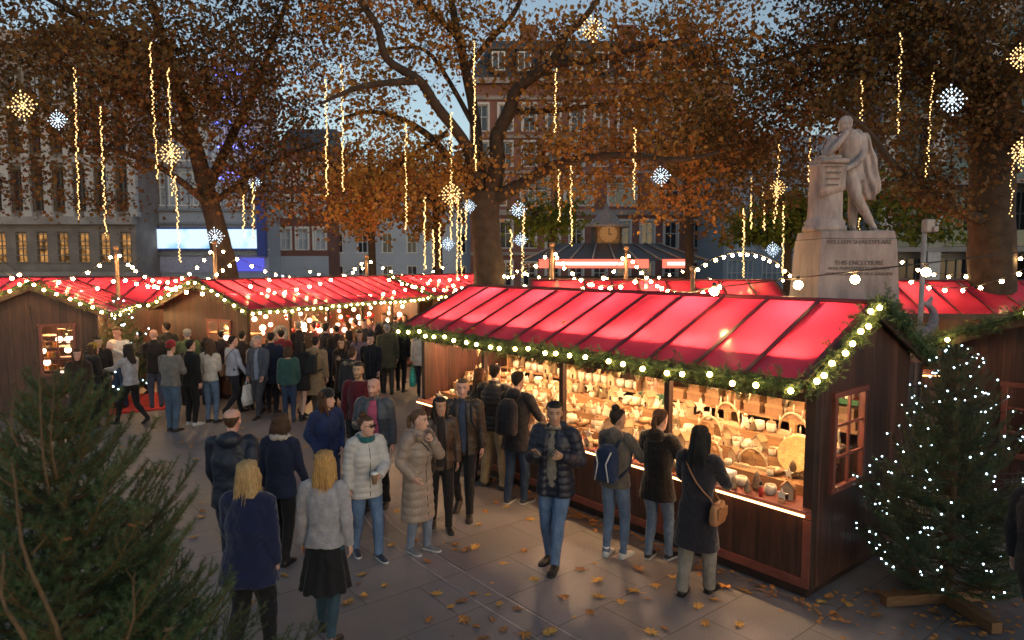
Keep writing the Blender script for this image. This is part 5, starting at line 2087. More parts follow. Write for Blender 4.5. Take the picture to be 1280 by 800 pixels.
SKIN = mat('skin', (1, 1, 1), .5, var=.08, scale=14, attr='Col', spec=.35)
SKINS = {'fair': (.60, .36, .27), 'pink': (.62, .34, .26), 'tan': (.46, .26, .17), 'olive': (.50, .31, .20), 'brown': (.20, .10, .06)}
HAIRS = {'blonde': (.52, .34, .15), 'gold': (.50, .29, .10), 'brown': (.075, .038, .020), 'dark': (.018, .013, .011), 'black': (.010, .009, .009),
         'grey': (.28, .27, .26), 'auburn': (.11, .045, .02), 'midbrown': (.12, .065, .035)}


def cloth(col, kind='cloth'):
    key = 'fabric %s %.3f %.3f %.3f' % ((kind,) + tuple(col))
    if kind == 'puffer':
        return mat(key, col, .42, var=.12, scale=5, bump=.35, bscale=30, spec=.4)
    if kind == 'wool':
        return mat(key, col, .95, var=.22, scale=14, bump=.6, bscale=34, spec=.15, sheen=.3)
    if kind == 'denim':
        return mat(key, col, .85, var=.42, scale=7, bump=.75, bscale=24, spec=.2, stretch=(1, 1, .6))
    if kind == 'leather':
        return mat(key, col, .4, var=.2, scale=8, bump=.3, bscale=60)
    return mat(key, col, .8, var=.25, scale=7, bump=.7, bscale=20, spec=.25, sheen=.1)


NAVY, BLACK, DGREY, GREY = (.018, .022, .05), (.012, .011, .012), (.045, .045, .05), (.24, .24, .26)
JEANS, DJEANS, TEALJ, BEIGE = (.10, .16, .27), (.035, .055, .10), (.03, .06, .085), (.40, .31, .25)
PEOPLE = []


def person(label, at_, yaw, h=1.74, sex='m', top=('jacket', NAVY), legs=('trousers', BLACK), shoes=('shoe', BLACK), hair=('short', 'brown'),
           skin='fair', arms=('down', 'down'), feet=((0.0, 0.0), (0.0, 0.0)), lean=.03, head=(0, 0), shirt=None, extra=(), vox=.014, beard=None,
           group=None, twist=0.0, armx=None, stance=.095, build=1.0, shirt_w=.075):
    s = h / 1.75
    rt = bpy.data.meshes.new('person')
    yaw_r = R(yaw)
    fem = sex == 'f'
    loc = Vector((at_[0], at_[1], 0))
    # ---- joints (unscaled 1.75 m figure)
    reach = .815
    far = max(abs(feet[0][1]), abs(feet[1][1]))
    hz = min(.905, math.sqrt(max(reach ** 2 - far ** 2, .3)) + .09)
    dz = hz - .905
    sw = .165 if fem else .187
    sh_z = 1.425 + dz
    LN = lean

    def lx(v):  # lean of the upper body
        return Vector((v[0], v[1] + LN * max(0, v[2] - (.95 + dz)), v[2]))
    J = {}
    for i, sg in ((0, -1), (1, 1)):
        fx, fy = feet[i][0], feet[i][1]
        lift = feet[i][2] if len(feet[i]) > 2 else (.05 if fy < -.15 else 0)
        hip = Vector((sg * .088, 0, hz))
        ank = Vector((sg * stance + fx, fy, .085 + lift))
        knee, ank = two_bone(hip, ank, .42, .405, Vector((sg * .08, 1, 0)))
        J['leg', i] = (hip, knee, ank)
        shd = lx((sg * sw, 0, sh_z))
        tgt, hk, pole, palm = ARM[arms[i]]
        tx = tgt[0] * (.93 if fem else 1.0)
        if armx and armx[i]:
            tgt = armx[i]; tx = tgt[0]
        w = lx((sg * tx, tgt[1], tgt[2] + dz))
        el, w = two_bone(shd, w, .285, .255, Vector((sg * pole[0], pole[1], pole[2])))
        J['arm', i] = (shd, el, w, hk, Vector((sg * palm[0], palm[1], palm[2])))
    neck = lx((0, -.005, 1.475 + dz))
    hc = lx((0, .022, 1.632 + dz))
    hm = Matrix.Translation(hc) @ Matrix.Rotation(R(head[0]), 4, 'Z') @ Matrix.Rotation(R(head[1]), 4, 'X')
    # ---- body skin
    f = Form()
    prof = [(.84, .150, .105, 0), (.93, .158, .108, 0), (1.06, .135, .095, 0), (1.25, .155, .108, .005), (1.37, .160, .098, 0), (1.44, .12, .075, -.005), (1.49, .058, .058, -.005)]
    if fem:
        prof = [(z, x * .9, y * .95, c) for z, x, y, c in prof]
    prof = [(z + dz, x * .92 * build, y * .9 * build, c) for z, x, y, c in prof]
    f.trunk(prof, lean=LN, zlean=.95 + dz)
    f.limb([lx((0, -.012, 1.42 + dz)), neck, hc + Vector((0, -.02, -.055))], [.062, .052 if not fem else .046, .050 if not fem else .045], 12)
    for i in (0, 1):
        hip, knee, ank = J['leg', i]
        f.limb([hip + Vector((0, 0, .02)), hip.lerp(knee, .5), knee, knee.lerp(ank, .35), ank, ank + Vector((0, .02, -.05))], [q_ * (1 if legs[0] in ('bare',) else .74) for q_ in (.075, .066, .047, .045, .034, .032)], 10)
        shd, el, w, hk, palm = J['arm', i]
        f.limb([shd + Vector((0, 0, -.01)), shd.lerp(el, .5), el, el.lerp(w, .4), w], [.038, .032, .027, .026, .024], 10)
    V, F, N = fuse(f, .022, 3)
    # skin colour per vertex
    sk = np.array(SKINS[skin])
    Vs, Fs, Cs = [V], [F], [np.tile(sk, (len(V), 1))]
    n0 = len(V)
    hv = np.array([tuple(hm @ Vector(v)) for v in HV])
    hcv = np.tile(sk, (len(HV), 1))
    hcv[HROLE == 1] = sk * np.array([.85, .55, .55])
    hcv[HROLE == 2] = (.07, .05, .045)
    hcol = np.array(HAIRS[hair[1]])
    hcv[HROLE == 3] = sk * .25 + hcol * .5
    if beard:
        hcv[HROLE == 4] = sk * (1 - beard) + hcol * beard
    cheeks = np.exp(-((np.abs(HV[:, 0]) - .045) / .02) ** 2 - ((HV[:, 2] + .03) / .03) ** 2) * (HV[:, 1] > 0)
    hcv = hcv * (1 - cheeks[:, None] * np.array([0, .12, .12]))
    Vs.append(hv); Fs.append(HF + n0); Cs.append(hcv)
    n0 += len(hv)
    for i, sg in ((0, -1), (1, 1)):
        shd, el, w, hk, palm = J['arm', i]
        tv, tf = HAND[hk]
        d = (w - el).normalized()
        pn = (palm - d * palm.dot(d)).normalized()
        zax = -pn
        xax = d.cross(zax)
        m = Matrix((xax, d, zax)).transposed()
        vv = tv.copy()
        # the thumb sits towards the front / the middle of the body
        thumb = m @ Vector((-1, 0, 0))
        ref = Vector((-sg * .3, 1, .25))
        flip = thumb.dot(ref) < 0
        if flip:
            vv[:, 0] *= -1
            tf = tf[:, ::-1]
        hv2 = vv @ np.array(m).T * (.93 if fem else 1.0) + np.array(w - d * .012)
        Vs.append(hv2); Fs.append(tf + n0); Cs.append(np.tile(sk, (len(hv2), 1)))
        n0 += len(hv2)
    Vb = np.concatenate(Vs) * s
    body = mesh_np('person', Vb, np.concatenate(Fs), [SKIN], None, True)
    ca = body.data.color_attributes.new('Col', 'FLOAT_COLOR', 'POINT')
    Ca = np.concatenate([np.concatenate(Cs), np.ones((len(Vb), 1))], 1).astype(np.float32)
    ca.data.foreach_set('color', Ca.ravel())
    body.location = loc
    body.rotation_euler = (0, 0, yaw_r)
    tag(body, label, 'person', group)

    def child(name, V, F, m, N=None, fold=.0, ff=14, seed=0):
        V = V.copy()
        if fold and N is not None:
            V += N * (snoise(V * np.array([1, 1, .6]), ff, seed) * fold)[:, None]
            w2 = snoise(V * np.array([.5, .5, 1.5]), 42, seed + 9)
            V += N * (np.clip(w2, .1, 1) * fold * .75)[:, None]
        return mesh_np(name, V * s, F, [m], body, True)

    def simple(name, mb, m):
        mb.V = [(x * s, y * s, z * s) for x, y, z in mb.V]
        mb.S = [True] * len(mb.S)
        return mb.build(name, m, body)
    # ---- legs
    lk, lc = legs[0], legs[1]
    seed = len(PEOPLE) * 7 + 1
    add = {'trousers': .012, 'jeans': .011, 'skinny': .006, 'wide': .026, 'leggings': .004}.get(lk, .01)
    if lk in ('bare',):
        pass
    else:
        f = Form()
        px_, py_ = (.152, .112) if fem else (.158, .112)
        f.trunk([(hz - .06, px_ * .92 * build, py_ * .9, 0), (hz + .03, px_ * build, py_, 0), (hz + .14, px_ * .92 * build, py_ * .93, 0), (hz + .17, px_ * .9 * build, py_ * .9, 0)], n=18)
        for i in (0, 1):
            hip, knee, ank = J['leg', i]
            d = (ank - knee).normalized()
            e = ank + d * (.035 if lk != 'leggings' else .0)
            rr = [.088 + add * .3, .077 + add * .8, .057 + add * .95, .055 + add * .9, .041 + add * .85, .040 + add]
            rr = [r * (build if build > 1 else 1) for r in rr]
            f.limb([hip, hip.lerp(knee, .5), knee, knee.lerp(ank, .33), ank.lerp(knee, .18), e], rr, 12)
        V, F, N = fuse(f, vox, 3)
        m = cloth(lc, 'denim' if lk in ('jeans', 'skinny') and lc in (JEANS, DJEANS) else 'cloth')
        child('trousers' if lk not in ('leggings',) else 'leggings', V, F, m, N, .005, 26, seed)
    # ---- shoes
    for i in (0, 1):
        hip, knee, ank = J['leg', i]
        f = MB()
        sk_, sc_ = shoes
        sz = .94 if fem else 1.02
        rr = [(-.075, .028, .055), (-.06, .036, .08), (-.02, .038, .085), (.03, .038, .072), (.08, .043, .052), (.13, .044, .042), (.165, .036, .034), (.185, .018, .022)]
        n = 12
        V_, F_ = [], []
        for y, wx, hh in rr:
            for k in range(n):
                a = 2 * math.pi * k / n
                zz = math.sin(a)
                V_.append((wx * math.cos(a) * sz, y * sz, (hh / 2 + hh / 2 * zz) if zz > 0 else (hh / 2 + hh / 2 * max(zz * 1.4, -1))))
        for q in range(len(rr) - 1):
            for k in range(n):
                a, b = q * n + k, q * n + (k + 1) % n
                F_.append((a, a + n, b + n, b))
        F_.append(tuple(range(n))); F_.append(tuple((len(rr) - 1) * n + k for k in range(n))[::-1])
        f.add(V_, F_, 0, True)
        sole = MB()
        prof = [(.034, -.078), (.042, -.02), (.04, .03), (.048, .09), (.044, .15), (.02, .192)]
        pl_ = [(x * sz, y * sz) for x, y in prof] + [(-x * sz, y * sz) for x, y in prof[::-1]]
        nn = len(pl_)
        sole.add([(x, y, 0) for x, y in pl_] + [(x, y, .02) for x, y in pl_], [tuple(range(nn))[::-1], tuple(range(nn, 2 * nn))] + [(q, (q + 1) % nn, (q + 1) % nn + nn, q + nn) for q in range(nn)])
        if sk_ == 'boot':
            f.limb = None
            f.tube([(0, -.02, .05), (0, -.02, .10), (0, -.022, .14)], [.043, .045, .046], 12)
        elif sk_ == 'hightop':
            f.tube([(0, -.02, .05), (0, -.02, .12)], [.040, .044], 12)
        fy = feet[i][1]
        tilt = R(-22) if (ank.z > .11) else 0
        toe = R((-1 if i else 1) * 8)
        mm = Matrix.Translation(Vector((ank.x, ank.y + .02, ank.z - .085))) @ Matrix.Rotation(toe, 4, 'Z') @ Matrix.Rotation(tilt, 4, 'X')
        f.xform(mm); sole.xform(mm)
        sh = simple('shoe', f, cloth(sc_, 'leather'))
        sm = cloth((.55, .54, .52) if sk_ in ('sneaker', 'hightop') else (.02, .018, .016), 'leather')
        sole.V = [(x * s, y * s, z * s) for x, y, z in sole.V]
        sole.build('sole', sm, sh)
    # ---- top
    tk, tc_ = top[0], top[1]
    spec = {'jacket': (.80, .020, 0, 0), 'puffer': (.77, .034, .011, .075), 'longpuffer': (.42, .034, .012, .10), 'coat': (.52, .022, 0, 0), 'sweater': (.90, .012, 0, 0),
            'hoodie': (.86, .018, 0, 0), 'shortcoat': (.74, .024, 0, 0), 'shirt': (.90, .008, 0, 0), 'dress': (.60, .012, 0, 0), 'parka': (.66, .03, 0, 0), 'padded': (.84, .028, .008, .07)}[tk]
    hem, th, q, pitch = spec
    hem += dz
    base = [(.93, .158, .112, 0), (1.06, .140, .100, 0), (1.25, .163, .116, .004), (1.36, .165, .104, 0), (1.43, .135, .082, -.005), (1.478, .070, .066, -.006)]
    if fem:
        base = [(.93, .160, .115, 0), (1.06, .130, .098, 0), (1.22, .147, .122, .012), (1.32, .150, .106, .008), (1.42, .122, .078, -.005), (1.47, .060, .060, -.006)]
    tr = [(z + dz, (x + th) * (build if z < 1.3 else 1), (y + th) * (build if z < 1.3 else 1), c) for z, x, y, c in base]
    flare = {'coat': .05, 'longpuffer': .03, 'dress': .06, 'parka': .03, 'shortcoat': .035}.get(tk, .005)
    if hem < .93 + dz:
        tr.insert(0, (hem, (.158 + th + flare) * build, (.112 + th + flare * .9) * build, 0))
    else:
        tr = [r for r in tr if r[0] > hem]
        tr.insert(0, (hem, (.152 + th) * build, (.108 + th) * build, 0))
    # long garments follow a wide stride
    f = Form()
    f.trunk(tr, n=26, lean=LN, zlean=.95 + dz, quilt=q, pitch=pitch or .07)
    for i in (0, 1):
        shd, el, w, hk, palm = J['arm', i]
        d = (w - el).normalized()
        a0 = .052 + th * .9
        inward = Vector((-math.copysign(.055, shd.x), 0, -.005))
        f.limb([shd + inward, shd, shd.lerp(el, .5), el, el.lerp(w, .5), w + d * .005], [a0 * 1.0, a0, a0 * .93, .043 + th * .85, .038 + th * .8, .033 + th * .6], 14, quilt=q * .9, pitch=pitch or .07)
    if 'hood' in extra or 'furhood' in extra:
        c = lx((0, -.075, 1.47 + dz))
        f.ball(tuple(c), .1, 12, 8, sc=(1.25, .75, .85))
    if tk not in ('sweater', 'shirt', 'dress', 'hoodie') and 'hood' not in extra or 'collar' in extra:
        f.limb([lx((0, -.008, 1.44 + dz)), lx((0, -.004, 1.535 + dz))], [.088, .074 if not shirt else .07], 14)
    V, F, N = fuse(f, vox, 3 if not q else 1)
    if shirt:
        # open front: push the middle strip inwards
        zz = V[:, 2]
        wdt = np.interp(zz, [.9 + dz, 1.45 + dz], [shirt_w, max(.05, shirt_w * .62)])
        k = np.clip(1 - np.abs(V[:, 0]) / wdt, 0, 1) * (N[:, 1] > .2) * (zz < 1.47 + dz)
        V[:, 1] -= np.minimum(k * 3, 1) * .035
    nm = {'sweater': 'sweater', 'shirt': 'shirt', 'dress': 'dress', 'hoodie': 'hoodie', 'coat': 'coat', 'longpuffer': 'coat', 'shortcoat': 'coat', 'parka': 'coat'}.get(tk, 'jacket')
    kind = 'puffer' if q else ('wool' if tk in ('sweater', 'coat', 'hoodie') else 'cloth')
    if len(top) > 2:
        kind = top[2]
    tp = child(nm, V, F, cloth(tc_, kind), N, .0085 if not q else .004, 17, seed + 2)
    if shirt:
        f = Form()
        f.trunk([(.84 + dz, shirt_w * .98, .09, .02), (1.06 + dz, shirt_w * 1.04, .098, .012), (1.25 + dz, shirt_w * 1.04, .108, .014), (1.36 + dz, shirt_w * .93, .098, .008), (1.43 + dz, .06, .07, 0), (1.50 + dz, .062, .062, 0)], lean=LN, zlean=.95 + dz)
        f.V = [(x, y + (.012 * build if y > 0 else 0), z) for x, y, z in f.V]
        V, F, N = fuse(f, .014, 3)
        child('shirt', V, F, cloth(shirt, 'wool'), N, .004, 22, seed + 3)
    # zip / button line
    if not shirt and tk not in ('sweater', 'hoodie', 'shirt', 'dress'):
        z_ = MB()
        pp = []
        for zq in np.linspace(hem + .03, 1.42 + dz, 9):
            ry = np.interp(zq, [r[0] for r in tr], [r[2] for r in tr]); yc = np.interp(zq, [r[0] for r in tr], [r[3] for r in tr])
            pp.append(lx((0, yc + ry + .001, zq)))
        z_.tube(pp, .005, 5)
        simple('zip', z_, cloth((.05, .05, .05), 'leather'))
    if legs[0] in ('bare',) or 'skirt' in extra:
        pass
    if 'skirt' in extra:
        f = Form()
        far_ = max(0, far - .05)
        f.trunk([(.50 + dz, .225, .19 + far_ * .3, 0), (.72 + dz, .195, .155, 0), (.92 + dz, .165, .122, 0), (1.04 + dz, .138, .106, 0)], n=30)
        V, F, N = fuse(f, vox, 2)
        pl_ = np.sin(np.arctan2(V[:, 1], V[:, 0]) * 11) * np.clip((.95 + dz - V[:, 2]) * .03, 0, .013)
        V = V + N * pl_[:, None]
        child('skirt', V, F, cloth(extra[extra.index('skirt') + 1]), N, .005, 14, seed)
    if 'furhood' in extra:
        m = Form()
        pts = [lx((.135 * math.sin(a), -.02 - .09 * math.cos(a) + .055 * (1 - math.cos(a)), 1.455 + dz + .02 * math.cos(a))) for a in [-2.3 + 4.6 * i / 18 for i in range(19)]]
        m.limb(pts, [.04] * 19, 10, sub=1)
        V, F, N = fuse(m, .011, 1)
        r_ = np.random.default_rng(seed)
        V = V + N * (r_.uniform(-.004, .016, len(V)))[:, None]
        fc = extra[extra.index('furhood') + 1]
        child('fur_trim', V, F, cloth(fc, 'wool'))
    if 'scarf' in extra:
        m = Form()
        pts = [lx((.088 * math.sin(a), -.002 + .085 * math.cos(a), 1.485 + dz - .015 * math.cos(a))) for a in [2 * math.pi * i / 16 for i in range(17)]]
        m.limb(pts, [.036] * 17, 10, sub=1)
        V, F, N = fuse(m, .012, 2)
        child('scarf', V, F, cloth(extra[extra.index('scarf') + 1], 'wool'), N, .008, 40, seed)
    # ---- hair and hats
    hk, hcn = hair
    hmt = mat('hair ' + hcn, HAIRS[hcn], .5, var=.55, scale=40, stretch=(3, 3, .25), bump=.6, bscale=90, spec=.35)

    def to_head(arr):
        return np.array([tuple(hm @ Vector(v)) for v in arr])
    HN = HNA * HNZ
    hv0 = HV[:HN]
    if hk not in ('bald', 'shaved'):
        x, y, z = hv0.T
        ang = np.arctan2(y + .005, np.abs(x) + 1e-6)   # +pi/2 front
        front = np.clip((ang + .15) / 1.2, 0, 1)
        line = -.075 + (.145) * np.clip((ang + 1.2) / 1.55, 0, 1)     # hairline height from nape to temple
        line = np.where(ang > .5, .064, line)
        if hk in ('fringe',):
            line = np.where(ang > .6, .045, line)
        c = np.array([0, -.005, .0])
        d = unit(hv0 - c)
        k = np.clip((z - line) / .03, 0, 1)
        thick = {'short': .012, 'crop': .006, 'long': .017, 'bob': .018, 'fringe': .02, 'pony': .012, 'bun': .011, 'top': .014, 'curly': .035, 'ring': .008}.get(hk, .013)
        if hk == 'ring':
            k = k * np.clip((.055 - z) / .02, 0, 1)
        rid = 1 + .22 * np.sin(np.arctan2(y, x) * 31 + z * 40) + .25 * snoise(hv0, 90, seed) + .35 * snoise(hv0, 210, seed + 3)
        off = -.004 + (thick * rid + .004) * k * k * (3 - 2 * k)
        V = hv0 + d * off[:, None]
        keep = HF[(HF.max(axis=1) < HN)]
        keep = keep[(k[keep] > .001).any(axis=1)]
        used, inv = np.unique(keep, return_inverse=True)
        V2 = V[used]
        F2 = inv.reshape(keep.shape)
        # crown cap
        if hk != 'ring':
            t = HV[HN - HNA:HN].mean(axis=0)
            b_ = MB(); b_.ball((0, -.006, .098), .044, 12, 6, sc=(1.0, 1.15, .68 + thick * 4))
            bf = np.array([q_ for q_ in b_.F if len(q_) == 4])
            F2 = np.concatenate([F2, bf + len(V2)])
            V2 = np.concatenate([V2, np.array(b_.V)])
        if hk in ('long', 'bob', 'pony', 'bun', 'fringe', 'curly'):
            g_ = Form()
            if hk in ('long', 'fringe'):
                g_.trunk([(-.30, .075, .026, -.085), (-.24, .098, .036, -.080), (-.14, .098, .046, -.062), (-.05, .090, .062, -.045), (.03, .086, .070, -.032), (.08, .07, .06, -.02)], n=24)
                for sg in (-1, 1):
                    g_.limb([(sg * .068, .012, .06), (sg * .083, .010, .0), (sg * .084, .006, -.07), (sg * .080, .025, -.15), (sg * .075, .04, -.23)], [.022, .024, .024, .022, .012], 8)
            elif hk == 'bob':
                g_.trunk([(-.125, .085, .05, -.05), (-.09, .102, .068, -.042), (-.03, .100, .075, -.038), (.03, .090, .074, -.030), (.08, .07, .062, -.02)], n=24)
                for sg in (-1, 1):
                    g_.limb([(sg * .070, .018, .055), (sg * .085, .018, .0), (sg * .084, .022, -.06), (sg * .075, .03, -.10)], [.02, .024, .024, .014], 8)
            elif hk == 'curly':
                g_.trunk([(-.20, .09, .05, -.06), (-.12, .12, .08, -.045), (-.03, .112, .088, -.034), (.04, .098, .085, -.028), (.1, .07, .06, -.02)], n=24)
            elif hk == 'pony':
                g_.limb([(0, -.085, .04), (0, -.125, .035), (0, -.135, -.03), (0, -.12, -.12), (.01, -.11, -.2)], [.022, .026, .03, .026, .01], 10)
            elif hk == 'bun':
                g_.ball((0, -.045, .135), .046, 12, 8, sc=(1, 1, .95))
                g_.limb([(0, -.05, .08), (0, -.045, .12)], [.04, .03], 10)
            V, F, N = fuse(g_, .008, 2)
            rg = np.sin(np.arctan2(V[:, 1] + .03, V[:, 0]) * 36 + snoise(V, 18, seed) * 2.5)
            V = V + N * (rg * .0035 + snoise(V, 24, seed + 5) * .006)[:, None]
            if hk in ('long', 'fringe'):
                # ragged tips
                V[:, 2] += np.where(V[:, 2] < -.24, snoise(V, 80, seed) * .03, 0)
            F2 = np.concatenate([F2, F + len(V2)])
            V2 = np.concatenate([V2, V])
        if hk in ('long', 'fringe', 'bob') and vox < .014:
            r_ = random.Random(seed)
            tb = MB()
            for _ in range(46):
                a = r_.uniform(-.35, math.pi + .35)
                e = .098 if hk != 'bob' else .102
                l0, l1 = r_.uniform(-.02, .05), (r_.uniform(-.33, -.22) if hk != 'bob' else r_.uniform(-.16, -.1))
                px_, py_ = math.cos(a), -math.sin(a)
                tb.tube([(px_ * e * .82, py_ * .07 - .03, l0), (px_ * e * (1.0 + r_.uniform(-.03, .07)), py_ * .066 - .045, (l0 + l1) / 2), (px_ * e * (.96 + r_.uniform(-.12, .16)), py_ * (.05 + r_.uniform(-.01, .02)) - .072, l1)], [.004, .0045, .0012], 4, caps=False)
            TF = np.array([q_ for q_ in tb.F if len(q_) == 4])
            F2 = np.concatenate([F2, TF + len(V2)])
            V2 = np.concatenate([V2, np.array(tb.V)])
        child('hair', to_head(V2), F2, hmt)
    for ex in extra:
        if isinstance(ex, tuple) and len(ex) == 2 and ex[0] == 'hat':
            V_ = MB()
            V_.lathe([(.079, .012), (.088, .014), (.091, .035), (.089, .05), (.086, .052), (.084, .085), (.066, .122), (.03, .145), (.004, .15)], 20)
            V_.V = [(x, y * 1.18 - .004 - .02 * (z - .03), z + (y > 0) * .022 * min(1, y / .09)) for x, y, z in V_.V]
            V_.xform(hm)
            simple('hat', V_, cloth(ex[1], 'wool'))
    if 'glasses' in extra:
        m = MB()
        for sg in (-1, 1):
            m.box(sg * .032, .101, .010, .048, .006, .034)
            m.tube([(sg * .056, .098, .014), (sg * .076, .02, .012)], .003, 5)
        m.box(0, .106, .014, .018, .005, .006)
        m.xform(hm)
        simple('glasses', m, cloth((.012, .010, .010), 'leather'))
    info = dict(obj=body, s=s, J=J, M=Matrix.Translation(loc) @ Matrix.Rotation(yaw_r, 4, 'Z') @ Matrix.Scale(s, 4), yaw=yaw_r, lx=lx, dz=dz, tr=tr, label=label)
    PEOPLE.append(info)
    return info


def acc(info, name, label, cat, mb, m, bevel=0):
    o = mb.build(name, m)
    o.matrix_world = info['M'] if False else Matrix.Identity(4)
    o.location = info['M'].to_translation()
    o.rotation_euler = (0, 0, info['yaw'])
    k = info['s']
    o.scale = (k, k, k)
    return tag(o, label, cat)


def cup(info, arm, label):
    shd, el, w, hk, palm = info['J']['arm', arm]
    d = (w - el).normalized()
    c = w + d * .075 + (palm - d * palm.dot(d)).normalized() * .035
    m = MB().lathe([(.028, -.06), (.040, .055), (.041, .06)], 14, tuple(c))
    o = acc(info, 'paper_cup', label, 'cup', m, mat('brown_cup', (.30, .19, .12), .6))
    l = MB().lathe([(.043, .056), (.043, .066), (.038, .07), (.036, .078), (.004, .078)], 14, tuple(c))
    l.build('lid', mat('cup_lid', (.8, .8, .78), .4), o)
    return o


def backpack(info, label, col, piping=None, w=.30, hgt=.44, zc=1.20):
    lx, dz, tr = info['lx'], info['dz'], info['tr']
    zc += dz
    yb = -float(np.interp(zc, [r[0] for r in tr], [r[2] for r in tr]))
    f = Form()
    c = lx((0, yb - .085, zc))
    f.trunk([(zc - hgt / 2, w / 2 * .86, .075, yb - .075), (zc - hgt * .42, w / 2, .09, yb - .085), (zc, w / 2 * 1.0, .092, yb - .08), (zc + hgt * .36, w / 2 * .86, .075, yb - .06), (zc + hgt / 2, w / 2 * .5, .04, yb - .045)], n=20, lean=.03, expo=3.2)
    f.trunk([(zc - hgt * .40, w * .36, .06, yb - .13), (zc - hgt * .05, w * .36, .058, yb - .128), (zc + .0, w * .3, .04, yb - .12)], n=16, lean=.03, expo=3)
    V, F, N = fuse(f, .012, 2)
    k = info['s']
    o = mesh_np('backpack', V, F, [cloth(col)], None, True)
    o.location = info['M'].to_translation(); o.rotation_euler = (0, 0, info['yaw']); o.scale = (k, k, k)
    tag(o, label, 'backpack')
    m = MB()
    for sg in (-1, 1):
        m.tube([lx((sg * .09, yb - .03, zc + hgt * .42)), lx((sg * .105, -.02, 1.50 + dz)), lx((sg * .115, .10, 1.40 + dz)), lx((sg * .13, .135, 1.25 + dz)), lx((sg * .175, .02, 1.10 + dz)), lx((sg * .13, yb - .02, zc - hgt * .4))], .014, 6)
    m.build('strap', cloth(tuple(c_ * .8 for c_ in col)), o)
    if piping:
        m = MB()
        for sg in (-1, 1):
            m.tube([lx((sg * w * .36, yb - .17, zc + .16)), lx((sg * w * .18, yb - .195, zc + .02)), lx((sg * w * .30, yb - .19, zc - .18))], .009, 5)
        m.build('piping', cloth(piping), o)
    return o


def shoulder_bag(info, label, col, side=1, z=.92, w=.26, hgt=.2, cross=True):
    lx, dz = info['lx'], info['dz']
    z += dz
    rx = float(np.interp(z, [r[0] for r in info['tr']], [r[1] for r in info['tr']]))
    c = Vector((side * (rx + .05), -.03, z))
    f = Form()
    f.trunk([(z - hgt / 2, .045, w / 2 * .92, 0), (z - hgt * .3, .055, w / 2, 0), (z + hgt * .2, .05, w / 2 * .95, 0), (z + hgt / 2, .03, w / 2 * .85, 0)], n=18, expo=3.5)
    f.V = [(x + c.x, y + c.y, zz) for x, y, zz in f.V]
    V, F, N = fuse(f, .010, 2)
    k = info['s']
    o = mesh_np('shoulder_bag', V, F, [cloth(col, 'leather')], None, True)
    o.location = info['M'].to_translation(); o.rotation_euler = (0, 0, info['yaw']); o.scale = (k, k, k)
    tag(o, label, 'bag')
    ry = .13
    m = MB()
    tr = info['tr']

    def yr(zz):
        return float(np.interp(zz, [r[0] for r in tr], [r[2] for r in tr])) + .012
    pts = [c + Vector((-.01, -.08, hgt * .45))]
    sx = side * (-1 if cross else .75)
    for t in (.12, .3, .5, .7, .88):
        zz = c.z + .08 + (1.44 + dz - c.z - .08) * t
        xx = c.x * (1 - t) * .9 + sx * .11 * t
        pts.append(lx((xx, -yr(zz) * math.sqrt(max(.1, 1 - (xx / .2) ** 2)), zz)))
    pts.append(lx((sx * .105, -.03, 1.485 + dz)))
    for t in (.88, .7, .5, .3, .12):
        zz = c.z + .08 + (1.44 + dz - c.z - .08) * t
        xx = c.x * (1 - t) * .9 + sx * .11 * t
        pts.append(lx((xx, yr(zz) * math.sqrt(max(.1, 1 - (xx / .2) ** 2)), zz)))
    pts.append(c + Vector((-.01, .08, hgt * .45)))
    m.tube(pts, .009, 6)
    m.build('strap', cloth(tuple(c_ * .8 for c_ in col), 'leather'), o)
    MB().box(c.x + side * .052, c.y, z + hgt * .05, .012, w * .8, hgt * .5).build('flap', cloth(tuple(c_ * .9 for c_ in col), 'leather'), o, bevel=.004)
    return o


def hand_bag(info, arm, label, col, w=.26, hgt=.34, name='carrier_bag', trans=False):
    shd, el, wr, hk, palm = info['J']['arm', arm]
    d = (wr - el).normalized()
    g = wr + d * .09
    f = Form()
    f.trunk([(g.z - .1 - hgt, w / 2 * .8, .06, 0), (g.z - .1 - hgt * .7, w / 2, .075, 0), (g.z - .12, w / 2 * .8, .04, 0), (g.z - .1, w / 2 * .75, .03, 0)], n=18, expo=3)
    f.V = [(x * .35 + g.x, x * .0 + y * 1.0 + g.y + 0, z) if False else (y + g.x, x + g.y, z) for x, y, z in f.V]
    V, F, N = fuse(f, .012, 2)
    V = V + N * (snoise(V, 25, 3) * .01)[:, None]
    k = info['s']
    o = mesh_np(name, V, F, [cloth(col)], None, True)
    o.location = info['M'].to_translation(); o.rotation_euler = (0, 0, info['yaw']); o.scale = (k, k, k)
    tag(o, label, 'bag')
    m = MB()
    for sx in (-.025, .025):
        m.tube([(g.x + sx, g.y - .07, g.z - .12), (g.x + sx * .3, g.y - .03, g.z), (g.x + sx * .3, g.y + .03, g.z), (g.x + sx, g.y + .07, g.z - .12)], .006, 5)
    m.build('handle', cloth(col), o)
    return o
# ------------------------------------------------------------------ the cast
def ad(px, d):
    return at(px, d)


CREAMC, WHITEC, TAN, KHAKI, MAROON, PINK = (.60, .54, .44), (.62, .61, .60), (.30, .20, .10), (.075, .075, .045), (.11, .015, .022), (.50, .10, .17)
WALK = ((0, .22), (0, -.24))
WALK2 = ((0, -.24), (0, .22))
STEP = ((0, .12), (0, -.12))
ST = ((0.01, .03), (-.01, -.03))

